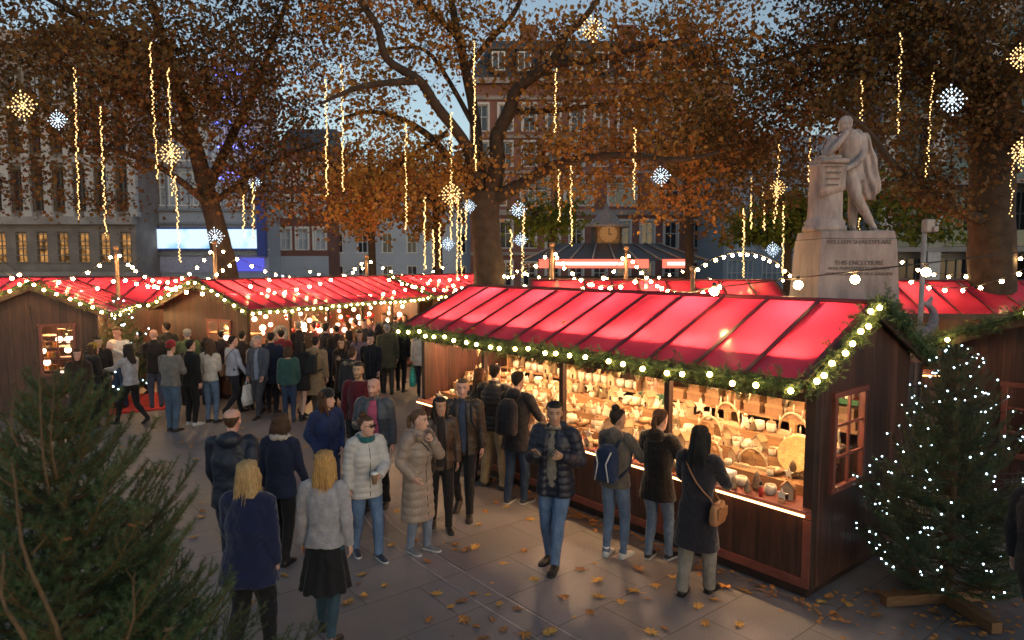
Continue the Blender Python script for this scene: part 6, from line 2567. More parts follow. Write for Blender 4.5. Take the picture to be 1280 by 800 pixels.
p1 = person('bald man seen from behind in a dark navy hooded jacket beside two women', ad(283, 6.75), 3, 1.80, top=('jacket', (.016, .019, .032), 'puffer'), legs=('jeans', (.02, .025, .045)),
            hair=('ring', 'brown'), skin='pink', arms=('fwd', 'back'), feet=STEP, extra=('hood',), vox=.013, build=1.12)
p2 = person('woman with short brown bob and cream collared navy jacket walking away', ad(344, 7.25), -8, 1.64, 'f', top=('jacket', (.017, .022, .050)), legs=('trousers', BLACK), hair=('bob', 'brown'),
            arms=('down', 'fwd'), feet=STEP, extra=('scarf', (.50, .44, .36)), vox=.013)
p3 = person('blonde woman seen from behind in a navy wool coat and black trousers', ad(300, 5.35), -4, 1.68, 'f', top=('shortcoat', (.016, .020, .058), 'wool'), legs=('trousers', (.009, .009, .012)), hair=('long', 'blonde'),
            arms=('fwd', 'down'), feet=((0, -.16), (0, .16)), vox=.011, extra=('collar',), build=1.17)
p4 = person('blonde woman in grey sweater, black skirt and teal leggings walking away', G(409, 797), -6, 1.66, 'f', top=('sweater', (.33, .32, .34)), legs=('leggings', (.03, .062, .085)), hair=('long', 'gold'),
            arms=('down', 'down'), feet=((0, .13), (0, -.15)), vox=.011, extra=('skirt', (.010, .010, .012)))
p5 = person('woman in white puffer jacket and dark glasses holding a coffee cup', G(459, 694), -148, 1.60, 'f', top=('puffer', (.50, .48, .46)), legs=('jeans', JEANS), shoes=('sneaker', (.03, .035, .06)), hair=('bun', 'brown'),
            arms=('cup_low', 'down'), feet=((0, .16), (0, -.14)), head=(38, 0), vox=.010, extra=('glasses', 'scarf', (.02, .11, .12), 'hood'))
cup(p5, 0, 'white lidded coffee cup held by the woman in the white puffer jacket')
p6 = person('woman in long beige quilted coat with fur hood touching her chin', G(523, 688), -125, 1.62, 'f', top=('longpuffer', (.30, .235, .19)), legs=('jeans', (.16, .20, .27)), shoes=('sneaker', (.16, .16, .17)), hair=('pony', 'midbrown'),
            arms=('chin', 'pocket'), feet=((0, .06), (0, -.05)), head=(25, -2), vox=.010, extra=('furhood', (.24, .165, .115)))
shoulder_bag(p6, 'small black bag hanging at the front of the long beige coat', (.02, .02, .02), side=-1, z=.98, w=.16, hgt=.16)
p7 = person('smiling woman with long dark hair just behind the beige quilted coat', G(551, 658), -170, 1.64, 'f', top=('jacket', (.06, .035, .025), 'leather'), legs=('trousers', BLACK), shoes=('boot', BLACK), hair=('long', 'dark'), skin='tan',
            arms=('down', 'cup_low'), feet=((0, .15), (0, -.12)), head=(18, 0), vox=.012, shirt=(.03, .025, .025))
p8 = person('man in brown leather jacket and black trousers with a rucksack strap', G(580, 642), 174, 1.80, top=('jacket', (.045, .030, .022), 'leather'), legs=('trousers', (.012, .012, .015)), hair=('crop', 'midbrown'), skin='pink',
            arms=('down', 'fwd'), feet=((0, .14), (0, -.16)), head=(6, 0), vox=.012, shirt=(.05, .07, .12), beard=.12)
backpack(p8, 'dark rucksack worn by the man in the brown leather jacket', (.03, .035, .05))
p9 = person('bald bearded man in pink sweater and open grey quilted jacket with cup', G(471, 634), 172, 1.76, top=('padded', (.070, .078, .095)), legs=('trousers', (.010, .010, .012)), hair=('shaved', 'dark'), skin='pink',
            arms=('down', 'cup'), feet=((0, -.12), (0, .14)), head=(-4, 0), vox=.012, shirt=PINK, shirt_w=.125, beard=.5, build=1.08)
cup(p9, 1, 'paper coffee cup held up by the bearded man in the pink sweater')
p10 = person('bearded young man in a maroon sweater behind the pink sweater', ad(447, 10.2), 178, 1.78, top=('sweater', MAROON), legs=('trousers', BLACK), hair=('top', 'dark'), skin='olive', feet=STEP, vox=.014, beard=.55, head=(-6, 4))
p11 = person('woman in black beanie and blue jacket with long brown hair', ad(404, 8.55), -140, 1.66, 'f', top=('jacket', (.022, .036, .10)), legs=('jeans', DJEANS), hair=('long', 'auburn'), arms=('pocket', 'pocket'), head=(40, 2), vox=.012,
             extra=(('hat', (.018, .016, .016)), 'hood'))
p12 = person('man in black padded jacket and tan trousers facing the lit counter', G(618, 609), -22, 1.80, top=('padded', (.016, .014, .014)), legs=('wide', (.30, .22, .13)), shoes=('shoe', (.10, .07, .05)), hair=('short', 'dark'),
             arms=('counter', 'counter'), feet=((-.06, .02), (.06, -.03)), vox=.012, build=1.05)
p13 = person('brown haired woman at the counter left of the tan trousers', ad(598, 10.0), -30, 1.70, 'f', top=('coat', (.03, .022, .018)), legs=('trousers', BLACK), hair=('long', 'auburn'), arms=('counter', 'counter'), vox=.014)
p14 = person('man in black jacket, dark jeans and black backpack facing the counter', G(645, 629), -35, 1.80, top=('shortcoat', (.014, .014, .019)), legs=('jeans', DJEANS), shoes=('sneaker', (.04, .04, .05)), hair=('short', 'black'),
             arms=('counter', 'counter'), feet=((0, -.06), (0, .05)), head=(8, -8), vox=.012, extra=('hood',))
backpack(p14, 'black backpack on the man in dark jeans at the counter', (.014, .014, .02), w=.30, hgt=.46)
p15 = person('man in navy hooded puffer and blue jeans raising a hand to his chest', G(694, 705), 155, 1.80, top=('puffer', (.016, .018, .032)), legs=('jeans', JEANS), shoes=('shoe', (.015, .014, .014)), hair=('short', 'black'), skin='tan',
             arms=('strap', 'chest'), feet=((.05, .12), (0.0, -.08)), head=(24, -3), vox=.010, shirt_w=.09, shirt=(.22, .19, .15), extra=('hood',), beard=.10, build=1.04)
p16 = person('woman with top bun, grey hoodie, jeans and white high tops', G(768, 696), -38, 1.66, 'f', top=('hoodie', (.105, .092, .08)), legs=('skinny', (.12, .17, .26)), shoes=('hightop', (.62, .60, .57)), hair=('bun', 'dark'), skin='tan',
             arms=('counter', 'phone'), feet=((0, -.03), (0, .04)), head=(-25, -6), vox=.010, extra=('hood',))
backpack(p16, 'navy backpack with white piping worn over the grey hoodie', (.018, .032, .075), piping=(.55, .55, .56), w=.29, hgt=.42, zc=1.17)
p17 = person('woman with brown ponytail, black hooded coat, jeans and black trainers', G(820, 700), -42, 1.68, 'f', top=('shortcoat', (.017, .013, .012), 'wool'), legs=('skinny', (.15, .20, .28)), shoes=('sneaker', (.02, .02, .02)), hair=('pony', 'brown'),
             arms=('counter', 'counter'), feet=((0, -.02), (0, .12)), head=(0, -10), vox=.010, extra=('hood',))
p18 = person('woman with long dark hair, long dark coat, grey trousers and black boots', G(869, 742), -40, 1.68, 'f', top=('coat', (.022, .019, .024), 'wool'), legs=('wide', (.22, .195, .165)), shoes=('boot', (.012, .011, .011)), hair=('long', 'black'),
             arms=('counter', 'counter'), feet=((0, -.12), (0, .12)), head=(4, -8), vox=.010)
shoulder_bag(p18, 'tan leather shoulder bag worn across the long dark coat', (.40, .17, .07), side=1, z=.93, w=.27, hgt=.21)
p19 = person('person in black cut off by the right edge of the photo', ad(1322, 5.2), -75, 1.72, 'm', top=('jacket', (.013, .013, .016)), legs=('trousers', BLACK), hair=('short', 'dark'), arms=('down', 'down'), feet=STEP, vox=.014)
# vendor behind the counter
vp = SL(MS, 4.05, 1.33, 0)
pv = person('stallholder in a green top bending over the goods behind the counter', (vp.x, vp.y), 150, 1.72, top=('hoodie', (.03, .10, .055)), legs=('trousers', BLACK), hair=('short', 'midbrown'), skin='fair', arms=('reach', 'reach'), lean=.22, head=(0, -20), vox=.016)

# --- middle distance, left
V2_ = .017
q = person('woman in mustard beanie and black coat with a pale tote at the far left', ad(110, 13.4), -35, 1.68, 'f', top=('parka', (.025, .022, .02)), legs=('trousers', BLACK), hair=('long', 'brown'), arms=('carry', 'hug'), vox=V2_, extra=(('hat', (.42, .23, .03)), 'scarf', (.10, .09, .08)))
hand_bag(q, 0, 'pale tote bag carried low by the woman in the mustard beanie', (.52, .50, .47), w=.36, hgt=.38, name='tote_bag')
person('woman turning her face beside the leftmost stall window', ad(93, 13.0), -150, 1.62, 'f', top=('coat', (.04, .025, .018)), legs=('trousers', BLACK), hair=('long', 'brown'), skin='pink', head=(-10, 0), vox=V2_)
person('dark clad person standing close behind the mustard beanie', ad(119, 14.4), -140, 1.70, 'm', top=('jacket', (.02, .018, .018)), legs=('trousers', BLACK), hair=('short', 'black'), skin='olive', vox=V2_)
person('man in a white shirt looking down on the red mat', ad(146, 15.2), 172, 1.84, top=('shirt', (.66, .64, .60)), legs=('jeans', DJEANS), hair=('crop', 'midbrown'), skin='pink', arms=('phone', 'cup'), head=(0, -14), vox=V2_, build=1.05)
person('woman in light grey sweater and black trousers striding left with arm out', G(166, 530), 75, 1.68, 'f', top=('sweater', (.36, .35, .38)), legs=('skinny', BLACK), hair=('long', 'dark'), arms=('reach', 'fwd'), feet=((0, .30), (0, -.30)), vox=V2_, head=(0, -6))
person('bald man in a black jacket and jeans near the gable wall', ad(190, 15.2), 35, 1.78, top=('jacket', (.02, .017, .015)), legs=('jeans', (.07, .08, .12)), hair=('shaved', 'dark'), skin='pink', arms=('hug', 'down'), vox=V2_)
person('man in red beanie, grey sweater and jeans seen from behind', G(216, 539), -10, 1.76, top=('sweater', (.15, .14, .13)), legs=('jeans', (.06, .10, .16)), hair=('short', 'brown'), arms=('cup', 'cup'), feet=ST, vox=V2_, extra=(('hat', (.30, .012, .02)),), build=1.08)
person('person all in black with white trainers beside the red beanie', G(240, 531), -25, 1.72, 'm', top=('jacket', (.011, .011, .012)), legs=('trousers', (.01, .01, .011)), shoes=('sneaker', (.5, .5, .5)), hair=('short', 'black'), arms=('phone', 'down'), vox=V2_)
q = person('woman with very long brown hair, white sweater and blue jeans', G(265, 528), -12, 1.70, 'f', top=('sweater', (.52, .46, .40)), legs=('skinny', (.09, .14, .22)), hair=('long', 'brown'), arms=('down', 'hug'), vox=V2_)
q = person('man in pale striped shirt with crossed bag strap striding right', G(292, 518), -40, 1.74, top=('shirt', (.36, .40, .50)), legs=('trousers', (.015, .016, .024)), hair=('short', 'dark'), arms=('down', 'fwd'), feet=WALK, vox=V2_)
shoulder_bag(q, 'brown leather bag at the hip of the man in the striped shirt', (.16, .075, .035), side=-1, z=1.0, w=.3, hgt=.26)
person('person in dark brown jacket behind the striped shirt', ad(300, 15.3), 10, 1.74, 'm', top=('jacket', (.05, .032, .024)), legs=('trousers', BLACK), hair=('short', 'dark'), vox=V2_)
q = person('grey haired man in blue grey suit jacket carrying a white plastic bag', G(326, 520), 165, 1.76, top=('jacket', (.07, .08, .105)), legs=('trousers', (.05, .05, .06)), hair=('short', 'grey'), skin='pink', arms=('fwd', 'carry'), shirt=(.22, .26, .34), feet=WALK, vox=V2_)
hand_bag(q, 1, 'white plastic carrier bag hanging from the hand of the grey haired man', (.66, .65, .64), w=.34, hgt=.42)
person('man in a long navy jacket and black trousers seen from behind', G(341, 516), 2, 1.76, top=('parka', (.017, .020, .042)), legs=('trousers', (.012, .012, .016)), hair=('short', 'dark'), feet=ST, vox=V2_)
q = person('bare legged woman in short black coat and black ankle boots', G(377, 524), -15, 1.68, 'f', top=('parka', (.012, .011, .012)), legs=('bare', BLACK), shoes=('boot', (.012, .012, .012)), hair=('long', 'dark'), arms=('hug', 'hug'), vox=V2_, feet=STEP)
q = person('person in camel hooded coat with black backpack walking away', G(396, 522), -10, 1.72, 'm', top=('coat', (.30, .195, .105), 'wool'), legs=('trousers', (.12, .09, .07)), hair=('short', 'dark'), vox=V2_, extra=('hood',), feet=STEP)
backpack(q, 'black backpack hanging from the camel hooded coat', (.02, .02, .02), w=.26, hgt=.40)
person('woman in dark coat with a pale fur trimmed hood', ad(438, 12.6), -10, 1.68, 'f', top=('parka', (.022, .022, .028)), legs=('trousers', BLACK), hair=('bun', 'brown'), vox=V2_, extra=('furhood', (.34, .26, .18)))
person('grey haired man in khaki parka walking between the stalls', G(485, 492), 8, 1.76, top=('parka', (.072, .068, .040)), legs=('trousers', (.06, .055, .05)), hair=('short', 'grey'), vox=V2_, extra=('hood',), feet=STEP)
q = person('slim person in black walking away with a red star shaped bag', G(501, 489), -3, 1.76, 'm', top=('jacket', (.011, .010, .012)), legs=('skinny', (.012, .012, .014)), hair=('short', 'black'), vox=V2_, arms=('carry', 'down'), feet=STEP)
m = MB()
pts = [((.19 if i % 2 == 0 else .08) * math.sin(i * math.pi / 5), (.19 if i % 2 == 0 else .08) * math.cos(i * math.pi / 5)) for i in range(10)]
m.prism(pts, -.05, .05)
sp_ = m.build('star_bag', mat('red_foil', (.62, .03, .04), .35), None, bevel=.01)
tag(sp_, 'red star shaped bag held up beside the person in black', 'bag')
pp = D(490, 447, 17.4)
sp_.location = pp
q = person('woman with long dark hair, cream jacket and a turquoise bag', G(527, 496), -4, 1.72, 'f', top=('jacket', (.52, .47, .42)), legs=('skinny', (.03, .03, .045)), hair=('long', 'dark'), vox=V2_, arms=('carry', 'hug'), feet=STEP)
hand_bag(q, 0, 'turquoise carrier bag held by the woman in the cream jacket', (.06, .42, .34), w=.32, hgt=.44)
person('dark figure at the far corner of the big stall by the little tree', ad(548, 15.0), -70, 1.74, 'm', top=('jacket', (.015, .013, .013)), legs=('trousers', BLACK), hair=('short', 'black'), vox=V2_)
# --- crowd between the rows
CROWD = [
    (358, 13.9, 20, 'f', 'hoodie', (.035, .085, .075), 'bob', 'brown', 'woman in teal hoodie half hidden behind the navy jacket'),
    (350, 15.8, 40, 'm', 'jacket', (.22, .025, .03), 'short', 'dark', 'person in a red jacket near the bright stall window'),
    (427, 14.8, 170, 'f', 'coat', (.03, .02, .015), 'long', 'auburn', 'long haired woman facing the camera in the middle of the crowd'),
    (449, 15.6, 176, 'f', 'jacket', (.24, .16, .17), 'long', 'brown', 'woman in mauve jacket facing the camera deep in the crowd'),
    (463, 15.0, 175, 'm', 'jacket', (.014, .014, .018), 'short', 'black', 'tall man in black facing the camera left of the khaki parka'),
    (384, 14.6, -60, 'm', 'parka', (.13, .075, .035), 'curly', 'midbrown', 'person in a tawny fur collared parka in the crowd'),
    (405, 16.4, -40, 'm', 'jacket', (.02, .02, .022), 'short', 'dark', 'man in black jacket with raised arm before the lanterns'),
    (420, 17.5, 60, 'm', 'jacket', (.03, .02, .02), 'short', 'black', 'dark clad man turned to the left row lanterns'),
    (436, 17.0, 75, 'f', 'coat', (.05, .03, .03), 'bob', 'dark', 'woman in plum coat browsing the left row'),
    (455, 18.0, 170, 'm', 'jacket', (.04, .04, .045), 'short', 'brown', 'man in charcoal jacket walking towards the camera in the far crowd'),
    (472, 17.2, 5, 'f', 'coat', (.02, .016, .015), 'long', 'dark', 'long haired woman in black walking away in the far crowd'),
    (444, 19.5, 70, 'm', 'jacket', (.17, .11, .06), 'short', 'dark', 'man in brown jacket at the far lantern stall'),
    (463, 20.5, 80, 'f', 'jacket', (.06, .03, .05), 'pony', 'brown', 'woman with ponytail in purple jacket at the far stall'),
    (480, 20.0, 175, 'm', 'parka', (.02, .03, .03), 'short', 'black', 'man in dark green parka coming out of the far crowd'),
    (493, 21.5, 10, 'm', 'jacket', (.03, .03, .05), 'short', 'dark', 'man in slate blue jacket at the narrow far end'),
    (505, 22.0, 170, 'f', 'coat', (.28, .17, .09), 'long', 'brown', 'woman in caramel coat at the narrow far end'),
    (392, 18.4, 65, 'f', 'jacket', (.09, .02, .025), 'bun', 'dark', 'woman with a bun in wine red jacket at the lantern stall'),
    (372, 17.2, 55, 'm', 'jacket', (.015, .015, .02), 'short', 'grey', 'grey haired man in black at the bright stall window'),
    (336, 15.6, 60, 'f', 'coat', (.30, .22, .15), 'bob', 'midbrown', 'woman in fawn coat by the left row window'),
    (318, 15.0, 40, 'f', 'jacket', (.40, .32, .27), 'bob', 'grey', 'pale jacketed older woman just left of the suit jacket'),
    (232, 15.4, 30, 'm', 'jacket', (.10, .12, .05), 'short', 'grey', 'person in olive scarf and jacket at the gable window'),
    (255, 15.6, 30, 'f', 'coat', (.02, .018, .02), 'bob', 'black', 'woman in black coat at the open front of the left row'),
    (520, 20.0, 5, 'm', 'jacket', (.02, .02, .02), 'short', 'dark', 'dark silhouette walking off beyond the cream jacket'),
    (515, 24.0, 175, 'f', 'jacket', (.36, .32, .28), 'long', 'dark', 'woman in stone coloured jacket far behind the crowd'),
    (478, 23.5, 60, 'm', 'jacket', (.05, .02, .02), 'short', 'black', 'man in rust jacket beneath the farthest eave'),
    (500, 18.6, 4, 'm', 'jacket', (.015, .017, .02), 'crop', 'black', 'short haired man in black walking ahead of the star bag'),
    (172, 16.6, 150, 'f', 'jacket', (.03, .03, .035), 'long', 'dark', 'woman in dark jacket behind the man in the white shirt'),
    (207, 16.6, 60, 'm', 'jacket', (.04, .035, .03), 'short', 'dark', 'man in dark jacket against the plank wall of the left row'),
    (275, 16.2, 45, 'm', 'jacket', (.025, .02, .025), 'short', 'black', 'black haired man close to the wreath'),
    (412, 15.4, 10, 'f', 'parka', (.02, .02, .03), 'fringe', 'dark', 'woman in ink blue parka behind the camel coat'),
    (395, 20.3, 70, 'm', 'jacket', (.03, .03, .03), 'short', 'dark', 'man in grey black jacket pressed to the lantern shelves'),
    (425, 21.0, 70, 'f', 'coat', (.07, .02, .03), 'long', 'brown', 'woman in crimson coat at the far lantern shelves'),
]
arms_ = [('down', 'down'), ('hug', 'down'), ('phone', 'down'), ('pocket', 'pocket'), ('fwd', 'back'), ('hug', 'hug')]
for i, (px, d, yw, sx, tk, colr, hk, hc_, lb) in enumerate(CROWD):
    person(lb, ad(px, d), yw, (1.64 if sx == 'f' else 1.76) + ((i * 37) % 7 - 3) * .026, sx, top=(tk, colr), legs=('trousers' if i % 3 else 'jeans', BLACK if i % 3 else DJEANS), hair=(hk, hc_),
           skin=['fair', 'pink', 'olive', 'tan', 'fair'][i % 5], arms=arms_[i % 6], feet=[ST, STEP, WALK][i % 3], vox=.022, head=((i * 53) % 40 - 20, 0))
# ------------------------------------------------------------------ statue on its plinth
MARBLE = mat('weathered_marble', (.34, .295, .285), .65, var=.42, scale=4, bump=.4, bscale=18, stretch=(1.6, 1.6, .5))
MARBLE_D = mat('plinth_marble', (.31, .27, .26), .7, var=.34, scale=2.4, bump=.4, bscale=24, stretch=(1.5, 1.5, .5))
CARVE = mat('carved_letter', (.16, .135, .13), .8, var=.1)
D_ST = 11.6
zt = D(1070, 288, D_ST).z
xl, xr = D(1027, 290, D_ST).x, D(1121, 290, D_ST).x
cx, wp = (xl + xr) / 2, (xr - xl)
dp = 1.05
pl_ = empty('stone_plinth', (cx, D_ST + dp / 2, 0), 0, 'tall tapered pale stone plinth with carved inscription under the marble statue', 'plinth')
m = MB()


def frust(m, w0, d0, z0, w1, d1, z1):
    m.add([(-w0 / 2, -d0 / 2, z0), (w0 / 2, -d0 / 2, z0), (w0 / 2, d0 / 2, z0), (-w0 / 2, d0 / 2, z0),
           (-w1 / 2, -d1 / 2, z1), (w1 / 2, -d1 / 2, z1), (w1 / 2, d1 / 2, z1), (-w1 / 2, d1 / 2, z1)],
          [(0, 3, 2, 1), (4, 5, 6, 7), (0, 1, 5, 4), (1, 2, 6, 5), (2, 3, 7, 6), (3, 0, 4, 7)])


frust(m, wp + .22, dp + .22, 1.75, wp + .02, dp + .02, zt - .14)
m.build('shaft', MARBLE_D, pl_, bevel=.012)
m = MB(); frust(m, wp + .0, dp + .0, zt - .137, wp - .04, dp - .04, zt)
m.build('capstone', MARBLE_D, pl_, bevel=.015)
m = MB()
frust(m, wp + .9, dp + .9, 0, wp + .8, dp + .8, .75)
frust(m, wp + .62, dp + .62, .753, wp + .52, dp + .52, 1.35)
frust(m, wp + .5, dp + .5, 1.353, wp + .26, dp + .26, 1.748)
m.build('base', MARBLE_D, pl_, bevel=.03)


def carve(txt, z, size):
    cu = bpy.data.curves.new('inscription', 'FONT')
    cu.body = txt
    cu.size = size
    cu.align_x = 'CENTER'
    cu.extrude = .004
    cu.materials.append(CARVE)
    t = bpy.data.objects.new('tmp', cu)
    TMP.collection.objects.link(t)
    TMP.view_layers[0].update()
    me = bpy.data.meshes.new_from_object(t.evaluated_get(TMP.view_layers[0].depsgraph))
    bpy.data.objects.remove(t)
    me.materials.clear()
    me.materials.append(CARVE)
    o = link(bpy.data.objects.new('inscription', me), pl_)
    yy = -(dp + .02 + .2 * (zt - .14 - z) / (zt - .14 - 1.75)) / 2 - .006
    tilt = math.atan2(.1, zt - 1.9)
    o.location = (0, yy, z)
    o.rotation_euler = (R(90) - tilt * .0, 0, 0)


for txt, py, sz in (('WILLIAM SHAKESPEARE', 305, .105), ('THIS ENCLOSURE', 331, .105), ('WAS PURCHASED LAID OUT', 337.5, .082), ('AND DECORATED AS A GARDEN', 344, .076),
                    ):
    carve(txt, D(1070, py, D_ST).z, sz)

# carved dolphin at the corner of the base
dl = empty('dolphin_carving', (D(1150, 420, 11.0).x, 11.2, 0), 0, 'pale carved fish with curled tail at the right foot of the plinth', 'carving')
f = Form()
z0 = D(1150, 425, 11.0).z
f.limb([(-.12, 0, z0 - .15), (0, -.02, z0 + .02), (.12, -.03, z0 + .06), (.25, -.02, z0 + .14), (.33, 0, z0 + .28), (.33, .02, z0 + .44), (.24, .02, z0 + .56)], [.15, .17, .13, .10, .08, .06, .04], 12)
f.limb([(.24, .02, z0 + .56), (.10, .04, z0 + .60)], [.06, .025], 8)
f.limb([(.24, .02, z0 + .56), (.30, .02, z0 + .70)], [.055, .025], 8)
f.limb([(0, -.02, z0 + .1), (-.02, 0, z0 + .26), (-.06, 0, z0 + .34)], [.07, .04, .015], 8)
V, F, N = fuse(f, .02, 2)
mesh_np('body', V, F, [MARBLE], dl, True)
m = MB()
m.lathe([(.30, 0), (.30, .1), (.24, .14), (.22, .8), (.26, .86), (.26, .95), (.17, 1.0), (.17, z0 - .45), (.30, z0 - .3), (.32, z0 - .12), (.1, z0 - .1)], 16)
m.build('pedestal', MARBLE_D, dl)

# the figure: elbow on a column of books, legs crossed, cloak behind
K = D_ST / FPX
st_ = empty('marble_statue', (cx + .08, D_ST + dp / 2, zt), 0, 'pale marble statue of a cloaked man leaning on a column with legs crossed', 'statue')


def S(px, py, y=0.0):
    return Vector(((px - 1075) * .01395, y, (287 - py) * .01395))


f = Form()
head = S(1063, 156, -.12)
f.trunk([(S(0, 217).z - .12, .20, .15, .02), (S(0, 217).z + .05, .19, .145, .0), (S(0, 200).z, .165, .13, -.02), (S(0, 185).z, .20, .15, -.05), (S(0, 172).z, .225, .14, -.07), (S(0, 167).z, .16, .10, -.07), (S(0, 162).z, .07, .07, -.08)], n=22)
f.V = [(x + (-.11 * max(0, min(1, (z - .98) / .7))) + .03, y, z) for x, y, z in f.V]
f.limb([S(1066, 170, -.07), S(1064, 163, -.10)], [.085, .07], 12)
# standing leg and crossing leg
f.limb([S(1082, 214, .03), S(1081, 245, .02), S(1081, 262, .05), S(1082, 280, .06)], [.14, .098, .085, .055], 14)
f.limb([S(1072, 214, -.03), S(1073, 230, -.14), S(1077, 246, -.20), S(1088, 262, -.16), S(1101, 281, -.12)], [.145, .122, .092, .082, .052], 14)
f.limb([S(1101, 281, -.12), S(1101, 285, -.16), S(1098, 286.5, -.30)], [.055, .05, .028], 10)
f.limb([S(1082, 280, .06), S(1082, 285, .03), S(1080, 286.5, -.12)], [.055, .05, .028], 10)
# arm to chin over the column, arm pointing down at the scroll
f.limb([S(1051, 171, -.06), S(1043, 183, -.10), S(1037, 194, -.16), S(1047, 183, -.22), S(1058, 170, -.22)], [.098, .082, .068, .062, .045], 12)
f.ball(tuple(S(1059, 168, -.21)), .06, 10, 8)
f.limb([S(1083, 168, -.06), S(1084, 181, -.12), S(1082, 194, -.18), S(1070, 206, -.26), S(1055, 212, -.32)], [.10, .085, .07, .062, .04], 12)
f.limb([S(1055, 212, -.32), S(1050, 214, -.35), S(1046, 216, -.36)], [.042, .032, .014], 8)
# tunic skirt, ruff
f.trunk([(S(0, 224).z, .235, .18, 0), (S(0, 205).z, .175, .14, -.01)], n=20)
f.limb([S(1066, 166, -.085), S(1065, 163, -.09)], [.125, .11], 14)
V, F, N = fuse(f, .017, 3)
V = V + N * (snoise(V * np.array([1, 1, .5]), 30, 4) * .006)[:, None]
fig = mesh_np('figure', V, F, [MARBLE], st_, True)
hv = HV * 1.18
hm_ = Matrix.Translation(head + Vector((0, .02, 0))) @ Matrix.Rotation(R(172), 4, 'Z') @ Matrix.Rotation(R(-12), 4, 'X')
hvv = np.array([tuple(hm_ @ Vector(v)) for v in hv])
hd = mesh_np('head', hvv, HF, [MARBLE], st_, True)
b = Form()
b.trunk([(-.10, .085, .06, -.06), (0, .098, .085, -.045), (.07, .094, .09, -.03), (.12, .06, .06, -.02), (.135, .02, .02, -.02)], n=20)
b.limb([(-.03, .105, -.10), (0, .11, -.12), (0, .10, -.165)], [.03, .035, .012], 8)
V, F, N = fuse(b, .012, 2)
V = V + N * (snoise(V, 60, 8) * .008)[:, None]
V = np.array([tuple(hm_ @ Vector(v * 1.15)) for v in V])
mesh_np('hair', V, F, [MARBLE], st_, True)
# cloak
f = Form()
pts = [(S(1072, 166, .06), .13), (S(1090, 172, .06), .12), (S(1098, 184, .09), .10), (S(1105, 196, .10), .09), (S(1103, 210, .10), .12), (S(1106, 224, .10), .14), (S(1104, 236, .09), .13), (S(1099, 246, .08), .07)]
f.limb([p for p, r in pts], [r for p, r in pts], 14)
f.limb([S(1098, 184, .09), S(1096, 205, .10), S(1098, 225, .12), S(1096, 240, .12)], [.07, .10, .13, .08], 12)
f.limb([S(1085, 175, .12), S(1084, 210, .15), S(1088, 240, .16)], [.12, .16, .14], 12)
V, F, N = fuse(f, .018, 2)
fold = np.sin(V[:, 0] * 46 + V[:, 2] * 12 + snoise(V, 6, 2) * 2)
V = V + N * (fold * .018)[:, None]
mesh_np('cloak', V, F, [MARBLE], st_, True)
# column, books and scroll
c = MB()
cc = S(1042, 287, -.06)
c.lathe([(.36, 0), (.36, .09), (.325, .11), (.34, .17), (.30, .2), (.285, .26), (.275, .8), (.27, 1.08), (.29, 1.10), (.29, 1.15)], 20, (cc.x, cc.y, 0))
c.build('column', MARBLE, st_)
bk = MB()
bk.box(cc.x - .0, cc.y, 1.20, .44, .38, .085, rz=.12).box(cc.x + .02, cc.y, 1.275, .36, .32, .06, rz=-.1)
bk.build('books', MARBLE, st_, bevel=.012)
V_, F_ = [], []
prof = [(-.34, 1.17), (-.33, 1.10), (-.31, 1.0), (-.29, .85), (-.28, .70), (-.27, .55)]
for i, (yy, z) in enumerate(prof):
    for j, xx in enumerate((-.27, -.12, .03, .17)):
        V_.append((cc.x + xx + .03 * i * .3, cc.y + yy - .012 * math.sin(j * 2 + i) - .02, z + .05 * j * (i / 5)))
for i in range(len(prof) - 1):
    for j in range(3):
        a = i * 4 + j
        F_.append((a, a + 4, a + 5, a + 1))
sc_ = MB().add(V_, F_, 0, True).tube([(cc.x - .29, cc.y - .37, 1.17), (cc.x + .19, cc.y - .37, 1.17)], .03, 8).build('scroll', MARBLE, st_)
md_ = sc_.modifiers.new('t', 'SOLIDIFY'); md_.thickness = .02
m = MB()
for i in range(4):
    m.box(cc.x - .04, cc.y - .375 + i * .016, 1.08 - i * .1, .3 - .03 * i, .006, .022, rx=R(-8))
m.build('scroll_lines', CARVE, st_)['kind'] = 'stuff'

# lamp column with a box head right of the statue
lp = D(1156, 285, 10.4)
t = empty('lamp_column', (lp.x, lp.y, 0), 0, 'slim grey lamp column with a box shaped head right of the statue', 'lamp post')
GREYP = mat('grey_paint', (.28, .27, .27), .5)
MB().tube([(0, 0, 0), (0, 0, lp.z)], .035, 10).build('post', GREYP, t)
MB().box(.04, -.02, lp.z + .03, .14, .14, .2).box(.1, -.08, lp.z - .02, .08, .1, .09).build('head', GREYP, t, bevel=.02)
# ------------------------------------------------------------------ fallen leaves
def leaf_shape():
    P = []
    lobes = [(-2.2, .55), (-1.75, .30), (-1.25, .85), (-.85, .42), (-.42, .95), (-.2, .55), (0, 1.1), (.2, .55), (.42, .95), (.85, .42), (1.25, .85), (1.75, .30), (2.2, .55)]
    P.append((0, -.38))
    for a, r in lobes:
        P.append((math.sin(a) * r * .62, math.cos(a) * r * .62))
    return P


LEAF_P = leaf_shape()
LM = [mat('fallen_leaf_a', (.55, .30, .07), .7, var=.35, scale=9, transl=.1), mat('fallen_leaf_b', (.42, .18, .045), .7, var=.35, scale=9, transl=.1), mat('fallen_leaf_c', (.30, .14, .05), .7, var=.3, scale=9, transl=.1)]


